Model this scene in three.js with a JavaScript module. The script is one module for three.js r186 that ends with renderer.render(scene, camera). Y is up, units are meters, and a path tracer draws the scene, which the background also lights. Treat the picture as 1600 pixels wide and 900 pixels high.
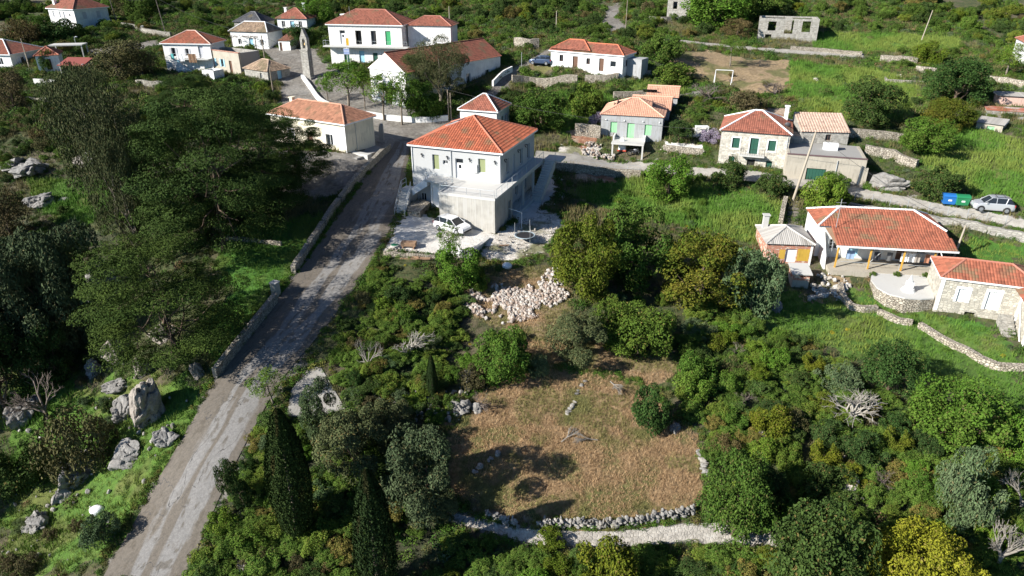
import * as THREE from 'three';
import { mergeGeometries } from 'three/addons/utils/BufferGeometryUtils.js';
import { Sky } from 'three/addons/objects/Sky.js';

// ---------------------------------------------------------------- camera, sky, sun, exposure
const scene = new THREE.Scene();
const camera = new THREE.PerspectiveCamera(44.87, 16 / 9, 0.5, 2500);
camera.position.set(0, 27, 0);
camera.rotation.x = -26 * Math.PI / 180;
const SUN = new THREE.Vector3(-0.906, 0.56, 0.423).normalize();
const sky = new Sky();
sky.name = 'sky'; sky.scale.setScalar(2000);
Object.assign(sky.userData, { kind: 'structure' });
sky.material.uniforms.sunPosition.value.copy(SUN);
sky.material.uniforms.turbidity.value = 2.5;
sky.material.uniforms.rayleigh.value = 1.2;
sky.material.uniforms.mieCoefficient.value = 0.004;
scene.add(sky);
scene.environmentIntensity = 0.1;
const sun = new THREE.DirectionalLight(new THREE.Color(1.0, 0.95, 0.87), 5.0);
sun.position.copy(SUN).multiplyScalar(220).add(new THREE.Vector3(0, 0, -95));
sun.target.position.set(0, 0, -95);
sun.castShadow = true; sun.shadow.mapSize.set(4096, 4096);
Object.assign(sun.shadow.camera, { left: -170, right: 170, top: 150, bottom: -150, near: 1, far: 600 });
scene.add(sun, sun.target);
const renderer = new THREE.WebGLRenderer({ antialias: true });
renderer.toneMapping = THREE.LinearToneMapping;
renderer.toneMappingExposure = 1.9;
renderer.shadowMap.enabled = true;
renderer.setSize(1024, 576);

// ---------------------------------------------------------------- helpers
const RNG = (s) => () => { s = (s + 0x6d2b79f5) | 0; let t = Math.imul(s ^ (s >>> 15), 1 | s); t = (t + Math.imul(t ^ (t >>> 7), 61 | t)) ^ t; return ((t ^ (t >>> 14)) >>> 0) / 4294967296; };
const PI = Math.PI, V3 = (x, y, z) => new THREE.Vector3(x, y, z), clamp = THREE.MathUtils.clamp, lerp = THREE.MathUtils.lerp, sstep = THREE.MathUtils.smoothstep;
const C = (r, g, b) => new THREE.Color().setRGB(r, g, b);
const used = new Map();
function numbered(n) { const k = used.get(n) || 0; used.set(n, k + 1); return k ? n + '_' + String(k).padStart(3, '0') : n; }
function tag(o, label, category, group, kind) {
  if (label) o.userData.label = label;
  if (category) o.userData.category = category;
  if (group) o.userData.group = group;
  if (kind) o.userData.kind = kind;
  return o;
}
function thing(name, label, category, [x, y, z] = [0, 0, 0], turn = 0, group) {
  const o = new THREE.Group(); o.name = numbered(name); scene.add(o);
  o.position.set(x, y, z); o.rotation.y = turn;
  return tag(o, label, category, group);
}
function mk(name, geo, mat, parent, kind) {
  const m = new THREE.Mesh(Array.isArray(geo) ? (geo.length > 1 ? merge(geo) : geo[0]) : geo, mat);
  m.name = parent === scene ? numbered(name) : name; m.castShadow = m.receiveShadow = true;
  parent.add(m);
  if (kind) m.userData.kind = kind;
  return m;
}
function merge(list) {
  const keepColor = list.every((g) => g.attributes.color);
  return mergeGeometries(list.map((g) => {
    const h = g.index ? g.toNonIndexed() : g.clone();
    for (const k of Object.keys(h.attributes)) if (!['position', 'normal', 'uv'].includes(k) && !(k === 'color' && keepColor)) h.deleteAttribute(k);
    return h;
  }));
}
// uv in metres, projected along the face's main axis of the object itself
function boxuv(g) {
  const h = g.index ? g.toNonIndexed() : g, p = h.attributes.position, n = h.attributes.normal, uv = new Float32Array(p.count * 2);
  for (let i = 0; i < p.count; i++) {
    const ax = Math.abs(n.getX(i)), ay = Math.abs(n.getY(i)), az = Math.abs(n.getZ(i)), x = p.getX(i), y = p.getY(i), z = p.getZ(i);
    if (ay > ax && ay > az) { uv[2 * i] = x; uv[2 * i + 1] = z; } else if (ax > az) { uv[2 * i] = z; uv[2 * i + 1] = y; } else { uv[2 * i] = x; uv[2 * i + 1] = y; }
  }
  h.setAttribute('uv', new THREE.BufferAttribute(uv, 2));
  return h;
}
const bx = (x0, x1, y0, y1, z0, z1) => boxuv(new THREE.BoxGeometry(Math.abs(x1 - x0), Math.abs(y1 - y0), Math.abs(z1 - z0)).translate((x0 + x1) / 2, (y0 + y1) / 2, (z0 + z1) / 2));
function bar(a, b, r, seg = 6, r2 = r) {           // round bar between two points
  const d = b.clone().sub(a), g = new THREE.CylinderGeometry(r2, r, d.length(), seg, 1);
  g.applyQuaternion(new THREE.Quaternion().setFromUnitVectors(V3(0, 1, 0), d.clone().normalize()));
  return g.translate((a.x + b.x) / 2, (a.y + b.y) / 2, (a.z + b.z) / 2);
}
function beam(a, b, w, h) {                        // squared timber between two points
  const d = b.clone().sub(a), g = new THREE.BoxGeometry(w, h, d.length());
  g.lookAt(d.clone().normalize());
  return boxuv(g.translate((a.x + b.x) / 2, (a.y + b.y) / 2, (a.z + b.z) / 2));
}
const poly = (pts) => { const s = new THREE.Shape(); pts.forEach(([x, y], i) => (i ? s.lineTo(x, y) : s.moveTo(x, y))); return s; };

// ---------------------------------------------------------------- noise and textures
const NT = 256, ntab = new Float32Array(NT * NT);
{ const r = RNG(77); for (let i = 0; i < NT * NT; i++) ntab[i] = r(); }
function vn(x, y) {                                // tiling value noise, period 256
  const ix = Math.floor(x), iy = Math.floor(y), fx = x - ix, fy = y - iy, u = fx * fx * (3 - 2 * fx), v = fy * fy * (3 - 2 * fy);
  const a = ((iy & 255) << 8), b = (((iy + 1) & 255) << 8), c = ix & 255, d = (ix + 1) & 255;
  return (ntab[a + c] * (1 - u) + ntab[a + d] * u) * (1 - v) + (ntab[b + c] * (1 - u) + ntab[b + d] * u) * v;
}
const fbm = (x, y, o = 4) => { let s = 0, a = 0.5, t = 0; for (let i = 0; i < o; i++) { s += a * vn(x, y); t += a; a *= 0.5; x = x * 2 + 17; y = y * 2 + 31; } return s / t; };
const n3 = (x, y, z) => (vn(x + z * 0.71, y - z * 0.37) + vn(y * 1.03 + 40, z + x * 0.31) + vn(z * 0.97 + 90, x * 1.01 - y * 0.43)) / 3;
const toS = (v) => 255 * Math.pow(clamp(v, 0, 1), 1 / 2.2);
// fn(u, v) in 0..1 gives [r, g, b] linear, or one number for a grey relief map; size = metres that one repeat covers
function tex(w, h, fn, sx, sy = sx) {
  const d = new Uint8Array(w * h * 4); let grey = false;
  for (let j = 0, k = 0; j < h; j++) for (let i = 0; i < w; i++, k += 4) {
    const c = fn(i / w, j / h);
    if (typeof c === 'number') { grey = true; d[k] = d[k + 1] = d[k + 2] = clamp(c, 0, 1) * 255; } else { d[k] = toS(c[0]); d[k + 1] = toS(c[1]); d[k + 2] = toS(c[2]); }
    d[k + 3] = 255;
  }
  const t = new THREE.DataTexture(d, w, h);
  t.wrapS = t.wrapT = THREE.RepeatWrapping; t.magFilter = THREE.LinearFilter; t.minFilter = THREE.LinearMipmapLinearFilter; t.generateMipmaps = true;
  if (!grey) t.colorSpace = THREE.SRGBColorSpace;
  t.repeat.set(1 / sx, 1 / sy); t.needsUpdate = true;
  return t;
}
const pf = (u, v, f, o = 4) => fbm(u * f, v * f, o);   // f = powers of two keep it tiling
const mixc = (a, b, t) => [lerp(a[0], b[0], t), lerp(a[1], b[1], t), lerp(a[2], b[2], t)];
const M = (color, rough = 0.85, more = {}) => new THREE.MeshStandardMaterial({ color, roughness: rough, ...more });

// rubble masonry cells: distance to the nearest and second nearest of jittered points
function cells(u, v, nx, ny, jit = 0.8) {
  const x = u * nx, y = v * ny, ix = Math.floor(x), iy = Math.floor(y); let d1 = 9, d2 = 9, id = 0;
  for (let j = -1; j <= 1; j++) for (let i = -1; i <= 1; i++) {
    const cx = ((ix + i) % nx + nx) % nx, cy = ((iy + j) % ny + ny) % ny, h = ntab[(cy * 31 + cx * 7 + 11) & 65535], k = ntab[(cy * 57 + cx * 13 + 501) & 65535];
    const dx = ix + i + 0.5 + (h - 0.5) * jit - x, dy = iy + j + 0.5 + (k - 0.5) * jit - y, d = Math.max(Math.abs(dx), Math.abs(dy)) * 0.6 + Math.hypot(dx, dy) * 0.4;
    if (d < d1) { d2 = d1; d1 = d; id = h; } else if (d < d2) d2 = d;
  }
  return [d2 - d1, id];
}
const T = {};
T.plaster = tex(512, 512, (u, v) => { const n = pf(u, v, 8, 5), m = pf(u + 0.3, v, 32, 3), s = sstep(fbm(u * 64, v * 4, 3), 0.56, 0.78) * sstep(n, 0.35, 0.6), d = sstep(pf(u + 0.6, v + 0.2, 4, 5), 0.58, 0.7); const k = 0.9 + 0.14 * n + 0.06 * (m - 0.5) - 0.2 * s - 0.1 * d; return [k, k * 0.995, k * 0.985]; }, 5);
T.plasterB = tex(256, 256, (u, v) => pf(u, v, 32, 3), 1.2);
T.grey = tex(512, 512, (u, v) => { const n = pf(u, v, 4, 5), m = pf(u, v, 64, 2); const k = 0.82 + 0.3 * (n - 0.5) + 0.12 * (m - 0.5) + 0.2; return [k, k, k]; }, 6);
T.board = tex(512, 512, (u, v) => { const b = Math.floor(u * 16), h = ntab[b * 91 + 7], g = Math.abs((u * 16) % 1 - 0.5) > 0.46 ? 0.82 : 1; const st = fbm(u * 48 + 3, v * 3, 3), n = pf(u, v, 8, 4); const k = (0.74 + 0.2 * h + 0.35 * (st - 0.5) + 0.3 * (n - 0.5)) * g + 0.12; return [k, k * 0.985, k * 0.95]; }, 4);
T.boardB = tex(512, 512, (u, v) => (Math.abs((u * 16) % 1 - 0.5) > 0.45 ? 0.2 : 0.6) + 0.4 * fbm(u * 48, v * 3, 3), 4);
T.stone = tex(1024, 1024, (u, v) => { const w = 0.012 * (pf(u, v, 16, 2) - 0.5), [e, id] = cells(u + w, v + w, 14, 18), n = pf(u, v, 32, 4); const m = sstep(e, 0.02, 0.12); const s = 0.6 + 0.42 * id + 0.35 * (n - 0.5); return mixc([0.8, 0.77, 0.7], [s, s * 0.965, s * 0.9], m); }, 5, 4.2);
T.stoneB = tex(1024, 1024, (u, v) => { const w = 0.012 * (pf(u, v, 16, 2) - 0.5), [e, id] = cells(u + w, v + w, 14, 18); return 0.8 * sstep(e, 0, 0.2) * (0.7 + 0.3 * id) + 0.2 * pf(u, v, 64, 2); }, 5, 4.2);
T.rubbleW = tex(1024, 1024, (u, v) => { const w = 0.02 * (pf(u, v, 16, 2) - 0.5), [e, id] = cells(u + w, v - w, 20, 26, 0.95), n = pf(u, v, 32, 4); const m = sstep(e, 0.03, 0.16); const s = 0.55 + 0.5 * id + 0.5 * (n - 0.5); return mixc([0.2, 0.18, 0.14], [s, s * 0.96, s * 0.9], m); }, 5, 5);
T.rubbleB = tex(1024, 1024, (u, v) => { const w = 0.02 * (pf(u, v, 16, 2) - 0.5), [e, id] = cells(u + w, v - w, 20, 26, 0.95); return sstep(e, 0, 0.3) * (0.6 + 0.4 * id) * 0.85 + 0.15 * pf(u, v, 64, 2); }, 5, 5);
T.rock = tex(512, 512, (u, v) => { const n = pf(u, v, 4, 5), m = pf(u, v, 32, 4), s = sstep(m, 0.55, 0.75), k = 0.62 + 0.6 * (n - 0.5) + 0.5 * (m - 0.5); return mixc([k, k * 0.97, k * 0.93], [k * 0.55, k * 0.56, k * 0.55], s); }, 3);
T.rockB = tex(512, 512, (u, v) => 0.6 * Math.abs(pf(u, v, 8, 5) - 0.5) * 2 + 0.4 * pf(u, v, 32, 4), 3);
T.bark = tex(256, 256, (u, v) => { const n = fbm(u * 16, v * 4, 4); const k = 0.6 + 0.9 * (n - 0.5) + 0.2; return [k, k * 0.9, k * 0.8]; }, 0.8, 1.6);
T.barkB = tex(256, 256, (u, v) => fbm(u * 32, v * 6, 4), 0.8, 1.6);
T.wood = tex(256, 512, (u, v) => { const n = fbm(u * 32, v * 4, 4); const k = 0.7 + 0.8 * (n - 0.5) + 0.2; return [k, k * 0.92, k * 0.82]; }, 0.6, 2.4);
T.rust = tex(256, 256, (u, v) => { const n = pf(u, v, 8, 5); return mixc([0.42, 0.13, 0.07], [0.5, 0.42, 0.38], sstep(n, 0.5, 0.7)); }, 3);
T.fine = tex(512, 512, (u, v) => 0.5 * pf(u, v, 16, 3) + 0.5 * pf(u, v, 128, 2), 3);
T.brick = tex(512, 512, (u, v) => { const r = Math.floor(v * 20), x = u * 8 + (r & 1) * 0.5, e = Math.min(Math.abs((x % 1) - 0.5), 1), f = Math.abs((v * 20) % 1 - 0.5), id = ntab[(r * 37 + (Math.floor(x) & 7)) & 65535], n = pf(u, v, 8, 4); const mo = Math.max(sstep(e, 0.44, 0.48), sstep(f, 0.38, 0.46)); return mixc(mixc([0.34 + 0.14 * id, 0.13, 0.07], [0.6, 0.5, 0.4], mo), [0.62, 0.52, 0.42], sstep(n, 0.55, 0.68)); }, 2.4, 1.8);
const mat = {
  white: M(C(0.78, 0.78, 0.76), 0.9, { map: T.plaster, bumpMap: T.plasterB, bumpScale: 0.004 }),
  cream: M(C(0.74, 0.68, 0.52), 0.9, { map: T.plaster, bumpMap: T.plasterB, bumpScale: 0.004 }),
  render: M(C(0.43, 0.435, 0.43), 0.92, { map: T.grey, bumpMap: T.plasterB, bumpScale: 0.003 }),
  board: M(C(0.43, 0.415, 0.385), 0.92, { map: T.board, bumpMap: T.boardB, bumpScale: 0.006 }),
  boardGrey: M(C(0.36, 0.37, 0.38), 0.92, { map: T.board, bumpMap: T.boardB, bumpScale: 0.005 }),
  concrete: M(C(0.5, 0.49, 0.46), 0.93, { map: T.grey, bumpMap: T.fine, bumpScale: 0.008 }),
  concreteDark: M(C(0.3, 0.29, 0.27), 0.95, { map: T.grey, bumpMap: T.fine, bumpScale: 0.01 }),
  beige: M(C(0.42, 0.38, 0.31), 0.93, { map: T.plaster, bumpMap: T.plasterB, bumpScale: 0.005 }),
  stone: M(C(0.6, 0.58, 0.52), 0.95, { map: T.stone, bumpMap: T.stoneB, bumpScale: 0.05 }),
  stoneGrey: M(C(0.42, 0.41, 0.39), 0.95, { map: T.stone, bumpMap: T.stoneB, bumpScale: 0.06 }),
  rubble: M(C(0.48, 0.46, 0.41), 0.95, { map: T.rubbleW, bumpMap: T.rubbleB, bumpScale: 0.09 }),
  rubblePale: M(C(0.52, 0.475, 0.405), 0.95, { map: T.rubbleW, bumpMap: T.rubbleB, bumpScale: 0.09 }),
  rock: M(C(0.4, 0.39, 0.375), 0.95, { map: T.rock, bumpMap: T.rockB, bumpScale: 0.06 }),
  rockWarm: M(C(0.44, 0.395, 0.35), 0.95, { map: T.rock, bumpMap: T.rockB, bumpScale: 0.06 }),
  rockPale: M(C(0.68, 0.64, 0.59), 0.95, { map: T.rock, bumpMap: T.rockB, bumpScale: 0.03 }),
  bark: M(C(0.13, 0.1, 0.075), 0.95, { map: T.bark, bumpMap: T.barkB, bumpScale: 0.03 }),
  barkGrey: M(C(0.24, 0.22, 0.19), 0.95, { map: T.bark, bumpMap: T.barkB, bumpScale: 0.02 }),
  twig: M(C(0.22, 0.2, 0.17), 0.95), twigDark: M(C(0.15, 0.12, 0.1), 0.95), twigPale: M(C(0.31, 0.285, 0.245), 0.95),
  pole: M(C(0.27, 0.24, 0.2), 0.95, { map: T.wood }), polePale: M(C(0.4, 0.37, 0.32), 0.95, { map: T.wood }),
  timber: M(C(0.33, 0.22, 0.15), 0.9, { map: T.wood }), yellowWood: M(C(0.6, 0.36, 0.06), 0.8, { map: T.wood }),
  brick: M(C(0.95, 0.95, 0.95), 0.95, { map: T.brick }), rust: M(C(0.9, 0.9, 0.9), 0.9, { map: T.rust }),
  glass: M(C(0.02, 0.025, 0.03), 0.08, { metalness: 0 }), dark: M(C(0.02, 0.02, 0.02), 0.9),
  whitePaint: M(C(0.8, 0.8, 0.79), 0.55), metal: M(C(0.45, 0.46, 0.47), 0.4, { metalness: 0.7 }), galv: M(C(0.5, 0.52, 0.53), 0.5, { metalness: 0.5 }), rail: M(C(0.5, 0.53, 0.54), 0.45, { metalness: 0.3 }), black: M(C(0.02, 0.02, 0.022), 0.7),
  greenShut: M(C(0.02, 0.09, 0.06), 0.6), mint: M(C(0.28, 0.6, 0.3), 0.7), khaki: M(C(0.24, 0.27, 0.13), 0.7), blueShut: M(C(0.3, 0.55, 0.68), 0.65), brightGreen: M(C(0.05, 0.36, 0.14), 0.7), brownDoor: M(C(0.12, 0.06, 0.035), 0.7), greyShut: M(C(0.5, 0.5, 0.52), 0.7),
  stoneWhite: M(C(0.8, 0.79, 0.76), 0.93, { map: T.plaster, bumpMap: T.stoneB, bumpScale: 0.03 }), terrace: M(C(0.54, 0.525, 0.49), 0.93, { map: T.grey, bumpMap: T.fine, bumpScale: 0.006 }), parapet: M(C(0.36, 0.34, 0.3), 0.95, { map: T.rubbleW, bumpMap: T.fine, bumpScale: 0.02 }),
  wire: M(C(0.03, 0.03, 0.03), 0.6),
};
// ---------------------------------------------------------------- terrain: a thin-plate surface through surveyed heights
const CTRL = [-0.47819,-0.65251,-0.52954,-0.6543,-0.42297,-0.65072,-0.46041,-0.78505,-0.42676,-0.93982,-0.39069,-1.0846,-0.34804,-1.2911,-0.32111,-1.4732,-0.303,-1.6882,-0.30606,-1.8859,-0.36643,-1.9917,-0.66782,-0.71401,-0.81433,-0.8589,-0.84552,-1.0442,-0.6962,-0.90412,-0.62905,-0.9398,-1.01,-1.2092,-0.90137,-1.2446,-1.196,-1.5302,-0.99911,-1.5038,-0.7503,-1.2141,-0.53755,-1.0014,-0.5925,-1.31,-1.241,-1.7753,-1.0838,-1.8002,-0.80277,-1.5067,-1.5661,-2.2423,-1.1141,-2.0226,-0.48281,-1.2726,-0.47393,-1.5483,-0.57491,-1.7045,-0.41448,-1.705,-1.1772,-2.5993,-1.2702,-2.6246,-1.9065,-2.7643,-1.7445,-2.8758,-1.897,-3.457,-1.925,-3.2673,-2.1996,-3.1637,-1.0477,-2.4985,-0.83901,-2.4747,-0.83607,-2.6214,-0.73972,-2.3485,-1.0202,-2.9869,-0.99587,-2.9948,-0.72397,-2.5437,-0.67374,-2.6498,-0.99904,-3.3007,-1.1918,-3.1024,-0.45586,-2.2424,-0.31077,-2.137,-0.28263,-2.0607,-0.049318,-2.5372,-0.20559,-2.2845,0.14794,-2.5339,0.39111,-2.4478,0.27437,-2.4756,0.22063,-2.4903,0.32674,-2.4548,0.11146,-2.4965,0.30177,-2.4141,0.52974,-2.4817,0.10257,-2.5848,0.099486,-2.1935,0.19497,-2.1323,0.24785,-2.2951,0.42169,-2.3521,0.68976,-2.4141,0.56692,-2.5745,0.83042,-2.6989,1.0454,-2.9362,1.274,-2.7396,1.3908,-2.6317,1.5444,-2.4903,1.6987,-2.4223,0.5039,-3.152,0.50513,-3.7019,0.82995,-3.2136,0,-2.983,-0.28357,-3.2878,-0.80143,-3.9228,-1.5785,-3.7019,-2.3853,-4.0105,0,-3.4702,0.88619,-3.4702,1.4128,-3.3193,1.9549,-3.2747,2.1222,-3.0757,0.056234,-1.8834,0.13987,-1.8677,0.35146,-1.8687,0.28686,-1.9128,0.35187,-1.9057,0.21004,-1.8651,0.44769,-1.8258,0.42187,-1.9464,0.25626,-1.9818,0.55993,-1.8461,0.70631,-1.7552,0.85684,-1.6658,0.71403,-1.6658,0.90562,-1.57,1.0082,-1.5115,1.0695,-1.469,1.1002,-1.4064,0.63014,-1.9493,0.84973,-1.8288,1.054,-1.9795,1.0793,-1.7796,1.1866,-1.6748,1.2215,-1.6029,1.2876,-1.8626,1.0003,-1.989,0.92621,-2.2961,1.1932,-2.2097,0.84576,-2.1106,0.15682,-1.6326,0.086764,-1.4864,0.31027,-1.6082,0.45734,-1.5737,0.57107,-1.5514,0.56302,-1.4221,0.60488,-1.3375,0.56254,-1.2571,0.66167,-1.4846,0.71336,-1.3387,0.79067,-1.3311,0.87017,-1.3224,0.94011,-1.3694,1.0477,-1.3929,1.0913,-1.3783,0.97457,-1.4669,0.80085,-1.1714,0.89827,-1.131,0.72502,-1.1749,0.7146,-1.2529,0.62929,-1.222,0.58808,-1.1162,0.75437,-1.0963,0.85721,-1.0418,0.73811,-0.96369,0.47746,-1.1432,0.58533,-0.97264,0.78329,-0.88444,0.47543,-0.82734,0.63308,-0.76708,0.36563,-0.95474,0.49442,-0.62569,0.36445,-0.64078,0.65665,-0.66857,-0.039098,-1.3717,-0.1581,-1.4485,-0.25667,-1.291,0.013401,-1.3569,0.057165,-1.4659,-0.082585,-1.2726,-0.082421,-1.2617,-0.012642,-1.2552,0,-1.1593,-0.12371,-1.2174,-0.21884,-1.1964,0.061855,-1.2174,0.13365,-1.1876,-0.11392,-1.0811,-0.2234,-1.06,-0.30103,-1.0014,-0.33503,-0.96143,0,-1.0143,0.16335,-1.0143,0.17829,-1.1488,0.35329,-1.1828,0.3088,-1.0273,0.060315,-0.9011,0.20167,-0.90386,-0.039486,-0.87621,0.2522,-0.85248,0,-0.78274,0.13772,-0.78274,0.24803,-0.73968,0.13932,-0.71948,0.043538,-0.71948,0.13747,-0.69862,0.25635,-0.69294,0,-0.70437,0.32295,-0.68731,-0.061837,-0.72991,0,-0.64357,0.16359,-0.64178,-0.16542,-0.64893,-0.30243,-0.70259,-0.18243,-0.76967,-0.28697,-0.83229,-0.37965,-0.89557,-0.39753,-0.72991,-0.15961,-0.88986,-0.094101,-0.81052,0,-0.1,-1.2,-0.1,1.2,-0.1,-2.8,-1.2,2.8,-1.2,-3.2,-3,3.2,-3,0,-6,-4,-6,4,-6,-5.2,-0.4,5.2,-0.4,0,-4.6,0,-10.4,-8,-9,8,-9,0,1.2,-6,1.2,6,1.2], CW = [-19.066328,47.815093,-12.533092,28.352275,13.205542,-5.0300839,-44.730976,2.6169135,-26.543952,-2.3905062,-16.417147,-32.485535,1.6708495,6.8917185,-36.68506,12.988074,15.522778,-29.0449,0.56693211,2.5895329,0.46860306,22.984016,7.2588769,0.43149867,-9.71379,5.8091073,0.5405881,8.1153158,16.439002,-14.845554,-2.339003,48.449234,10.021813,-5.1724342,-4.6408674,2.9122062,-16.8696,11.387307,1.6822881,-6.7518053,14.980822,-2.179121,-9.3762275,-11.554556,8.9774014,-15.504534,12.733507,4.8912749,-5.5523272,-1.3105691,6.293747,7.3437749,36.79925,-3.8917249,87.553722,32.278846,-9.4836976,40.002933,39.468438,-155.2391,-72.13046,-51.635289,6.073406,26.757608,-52.724081,33.670746,-5.6559154,1.3284602,33.297674,-8.5973541,5.6340597,-8.0796323,3.3901759,-3.4127272,2.0433166,-4.4214236,-12.3777,-5.8963466,-9.6795542,-8.8897164,-5.5871022,9.1187077,-0.39403439,17.657656,9.6567045,1.5910806,4.6008495,-5.0785372,-0.67484903,1.2285522,41.203972,-91.585043,-70.852176,17.387864,-25.156836,59.689502,87.293983,8.2594933,-35.83783,-40.283031,31.584281,23.232276,18.740155,-1.314855,169.24932,1.6061618,29.996681,-64.569777,6.4590779,-10.110231,-16.605384,14.443771,60.642401,12.159529,2.5304411,-22.900434,-6.0646288,13.034151,7.0803728,-8.8597978,19.662599,-3.7450189,8.0034678,-6.8388073,-6.9340636,-19.692773,-13.130387,-24.290823,43.554124,-71.500626,-106.28239,-26.40433,11.610911,4.2478855,-17.568129,64.943336,-27.460314,4.750313,-19.162948,3.7915334,8.0494296,0.96896948,-7.7128136,3.9446488,-3.1994247,6.5502583,28.373114,0.40087902,37.884141,-10.696515,21.867025,-20.026823,39.713794,-9.1536793,-12.205884,155.67715,-113.28793,-21.036651,16.353409,-45.654125,11.102966,-6.1025713,19.117601,-23.521961,23.047713,-2.7987188,-15.864413,0.34021358,8.4248269,-10.875679,11.333698,-27.895172,-3.5204367,-4.931759,3.5401396,-6.1412296,9.1873588,-18.099229,39.887398,71.683828,47.605322,-71.318343,-23.303105,-33.437091,-43.327736,-3.2224601,1.1461505,-4.4098559,-7.1383259,6.5400634,6.1207593,-8.1876236,-8.4977552,-8.348723,3.9952904,-6.8555926,3.8356003,2.0252266,-0.61323043,0.83099839,0.92693105,0.23359608,-0.52873068,-0.12289447,-0.0056376841,-0.069949234,-0.15478726,0.079349992,2.4023384,-0.13175298,0.11284565,0.11056726,-0.30356122,-0.064376106,-0.15907516], CA = [-35.9439,0.4477,-9.9034];
function Hbase(x, z) {
  x /= 50; z /= 50; let h = CA[0] + CA[1] * x + CA[2] * z;
  for (let i = 0; i < CTRL.length; i += 2) { const dx = x - CTRL[i], dz = z - CTRL[i + 1], r = dx * dx + dz * dz; if (r > 1e-9) h += CW[i >> 1] * 0.5 * r * Math.log(r); }
  return h;
}
const inPoly = (p, x, z) => { let c = false; for (let i = 0, j = p.length - 1; i < p.length; j = i++) { const a = p[i], b = p[j]; if ((a[1] > z) !== (b[1] > z) && x < (b[0] - a[0]) * (z - a[1]) / (b[1] - a[1]) + a[0]) c = !c; } return c; };
// what the ground is made of: 0 scrub, 1 meadow, 2 mown dry field, 3 tan soil, 4 leaf litter, 5 dusty asphalt, 6 concrete, 7 white gravel, 8 red soil, 9 lush
const ZX0 = -130, ZX1 = 110, ZZ0 = -200, ZZ1 = -5, ZW = 1200, ZH = 975, zone = new Uint8Array(ZW * ZH);
const roads = {
  main: [[[-26.57,-32.39],[-25.91,-37.43],[-24.67,-43.79],[-23.87,-47.61],[-22.33,-53.17],[-20.69,-60.44],[-19.68,-67.64],[-18.44,-76.11],[-17.11,-84.51],[-16.17,-90.33],[-16,-94.91]], [[-21.07,-32.11],[-20.54,-36.92],[-19.53,-43.56],[-18.63,-47.74],[-16.37,-53.4],[-14.26,-60.42],[-13.06,-67.2],[-12.94,-77.33],[-13.37,-86.58],[-13.65,-91.54],[-14.05,-95.4]]],
  right: [[[3.36,-95],[8.86,-94.85],[17.73,-94.49],[22.52,-92.06],[27.93,-89.82],[33.22,-87.91],[36.43,-85.35],[41.91,-82.94],[45.76,-79.57],[50.03,-76.24],[53.18,-74.18],[56.1,-70.98]], [[2.77,-92.28],[8.18,-91.56],[17.36,-91.98],[22.12,-89.9],[27.3,-87.2],[32.24,-84.72],[35.36,-82.26],[40.87,-80.35],[44.84,-77.43],[49.22,-74.46],[52.42,-72.63],[55.48,-69.75]]],
  upper: [[[32.96,-145.74],[39.99,-143.3],[46.91,-141.3],[54.81,-139.14],[66.07,-136.97]], [[32.12,-142.93],[39.16,-140.94],[46.03,-139.04],[53.81,-136.89],[64.71,-134.26]]],
  path: [[[-4.94,-37.5],[-3.75,-36.38],[-1.75,-35.78],[0,-35.21],[2.14,-34.8],[6.85,-34.78],[10.77,-35.21],[13.82,-35.32],[16.64,-34.67],[18.03,-33.82]], [[-5.57,-36.95],[-4.37,-35.85],[-1.72,-35.07],[0,-34.42],[2.1,-33.8],[6.73,-33.76],[10.55,-33.95],[13.49,-33.89],[16.34,-33.64],[17.57,-33.04]]],
  apron: [[[-17.68,-46.57],[-16.98,-48.66],[-15.95,-49.24]], [[-17.44,-44.16],[-14.94,-44.42],[-13.07,-45.06]]],
};
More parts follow.
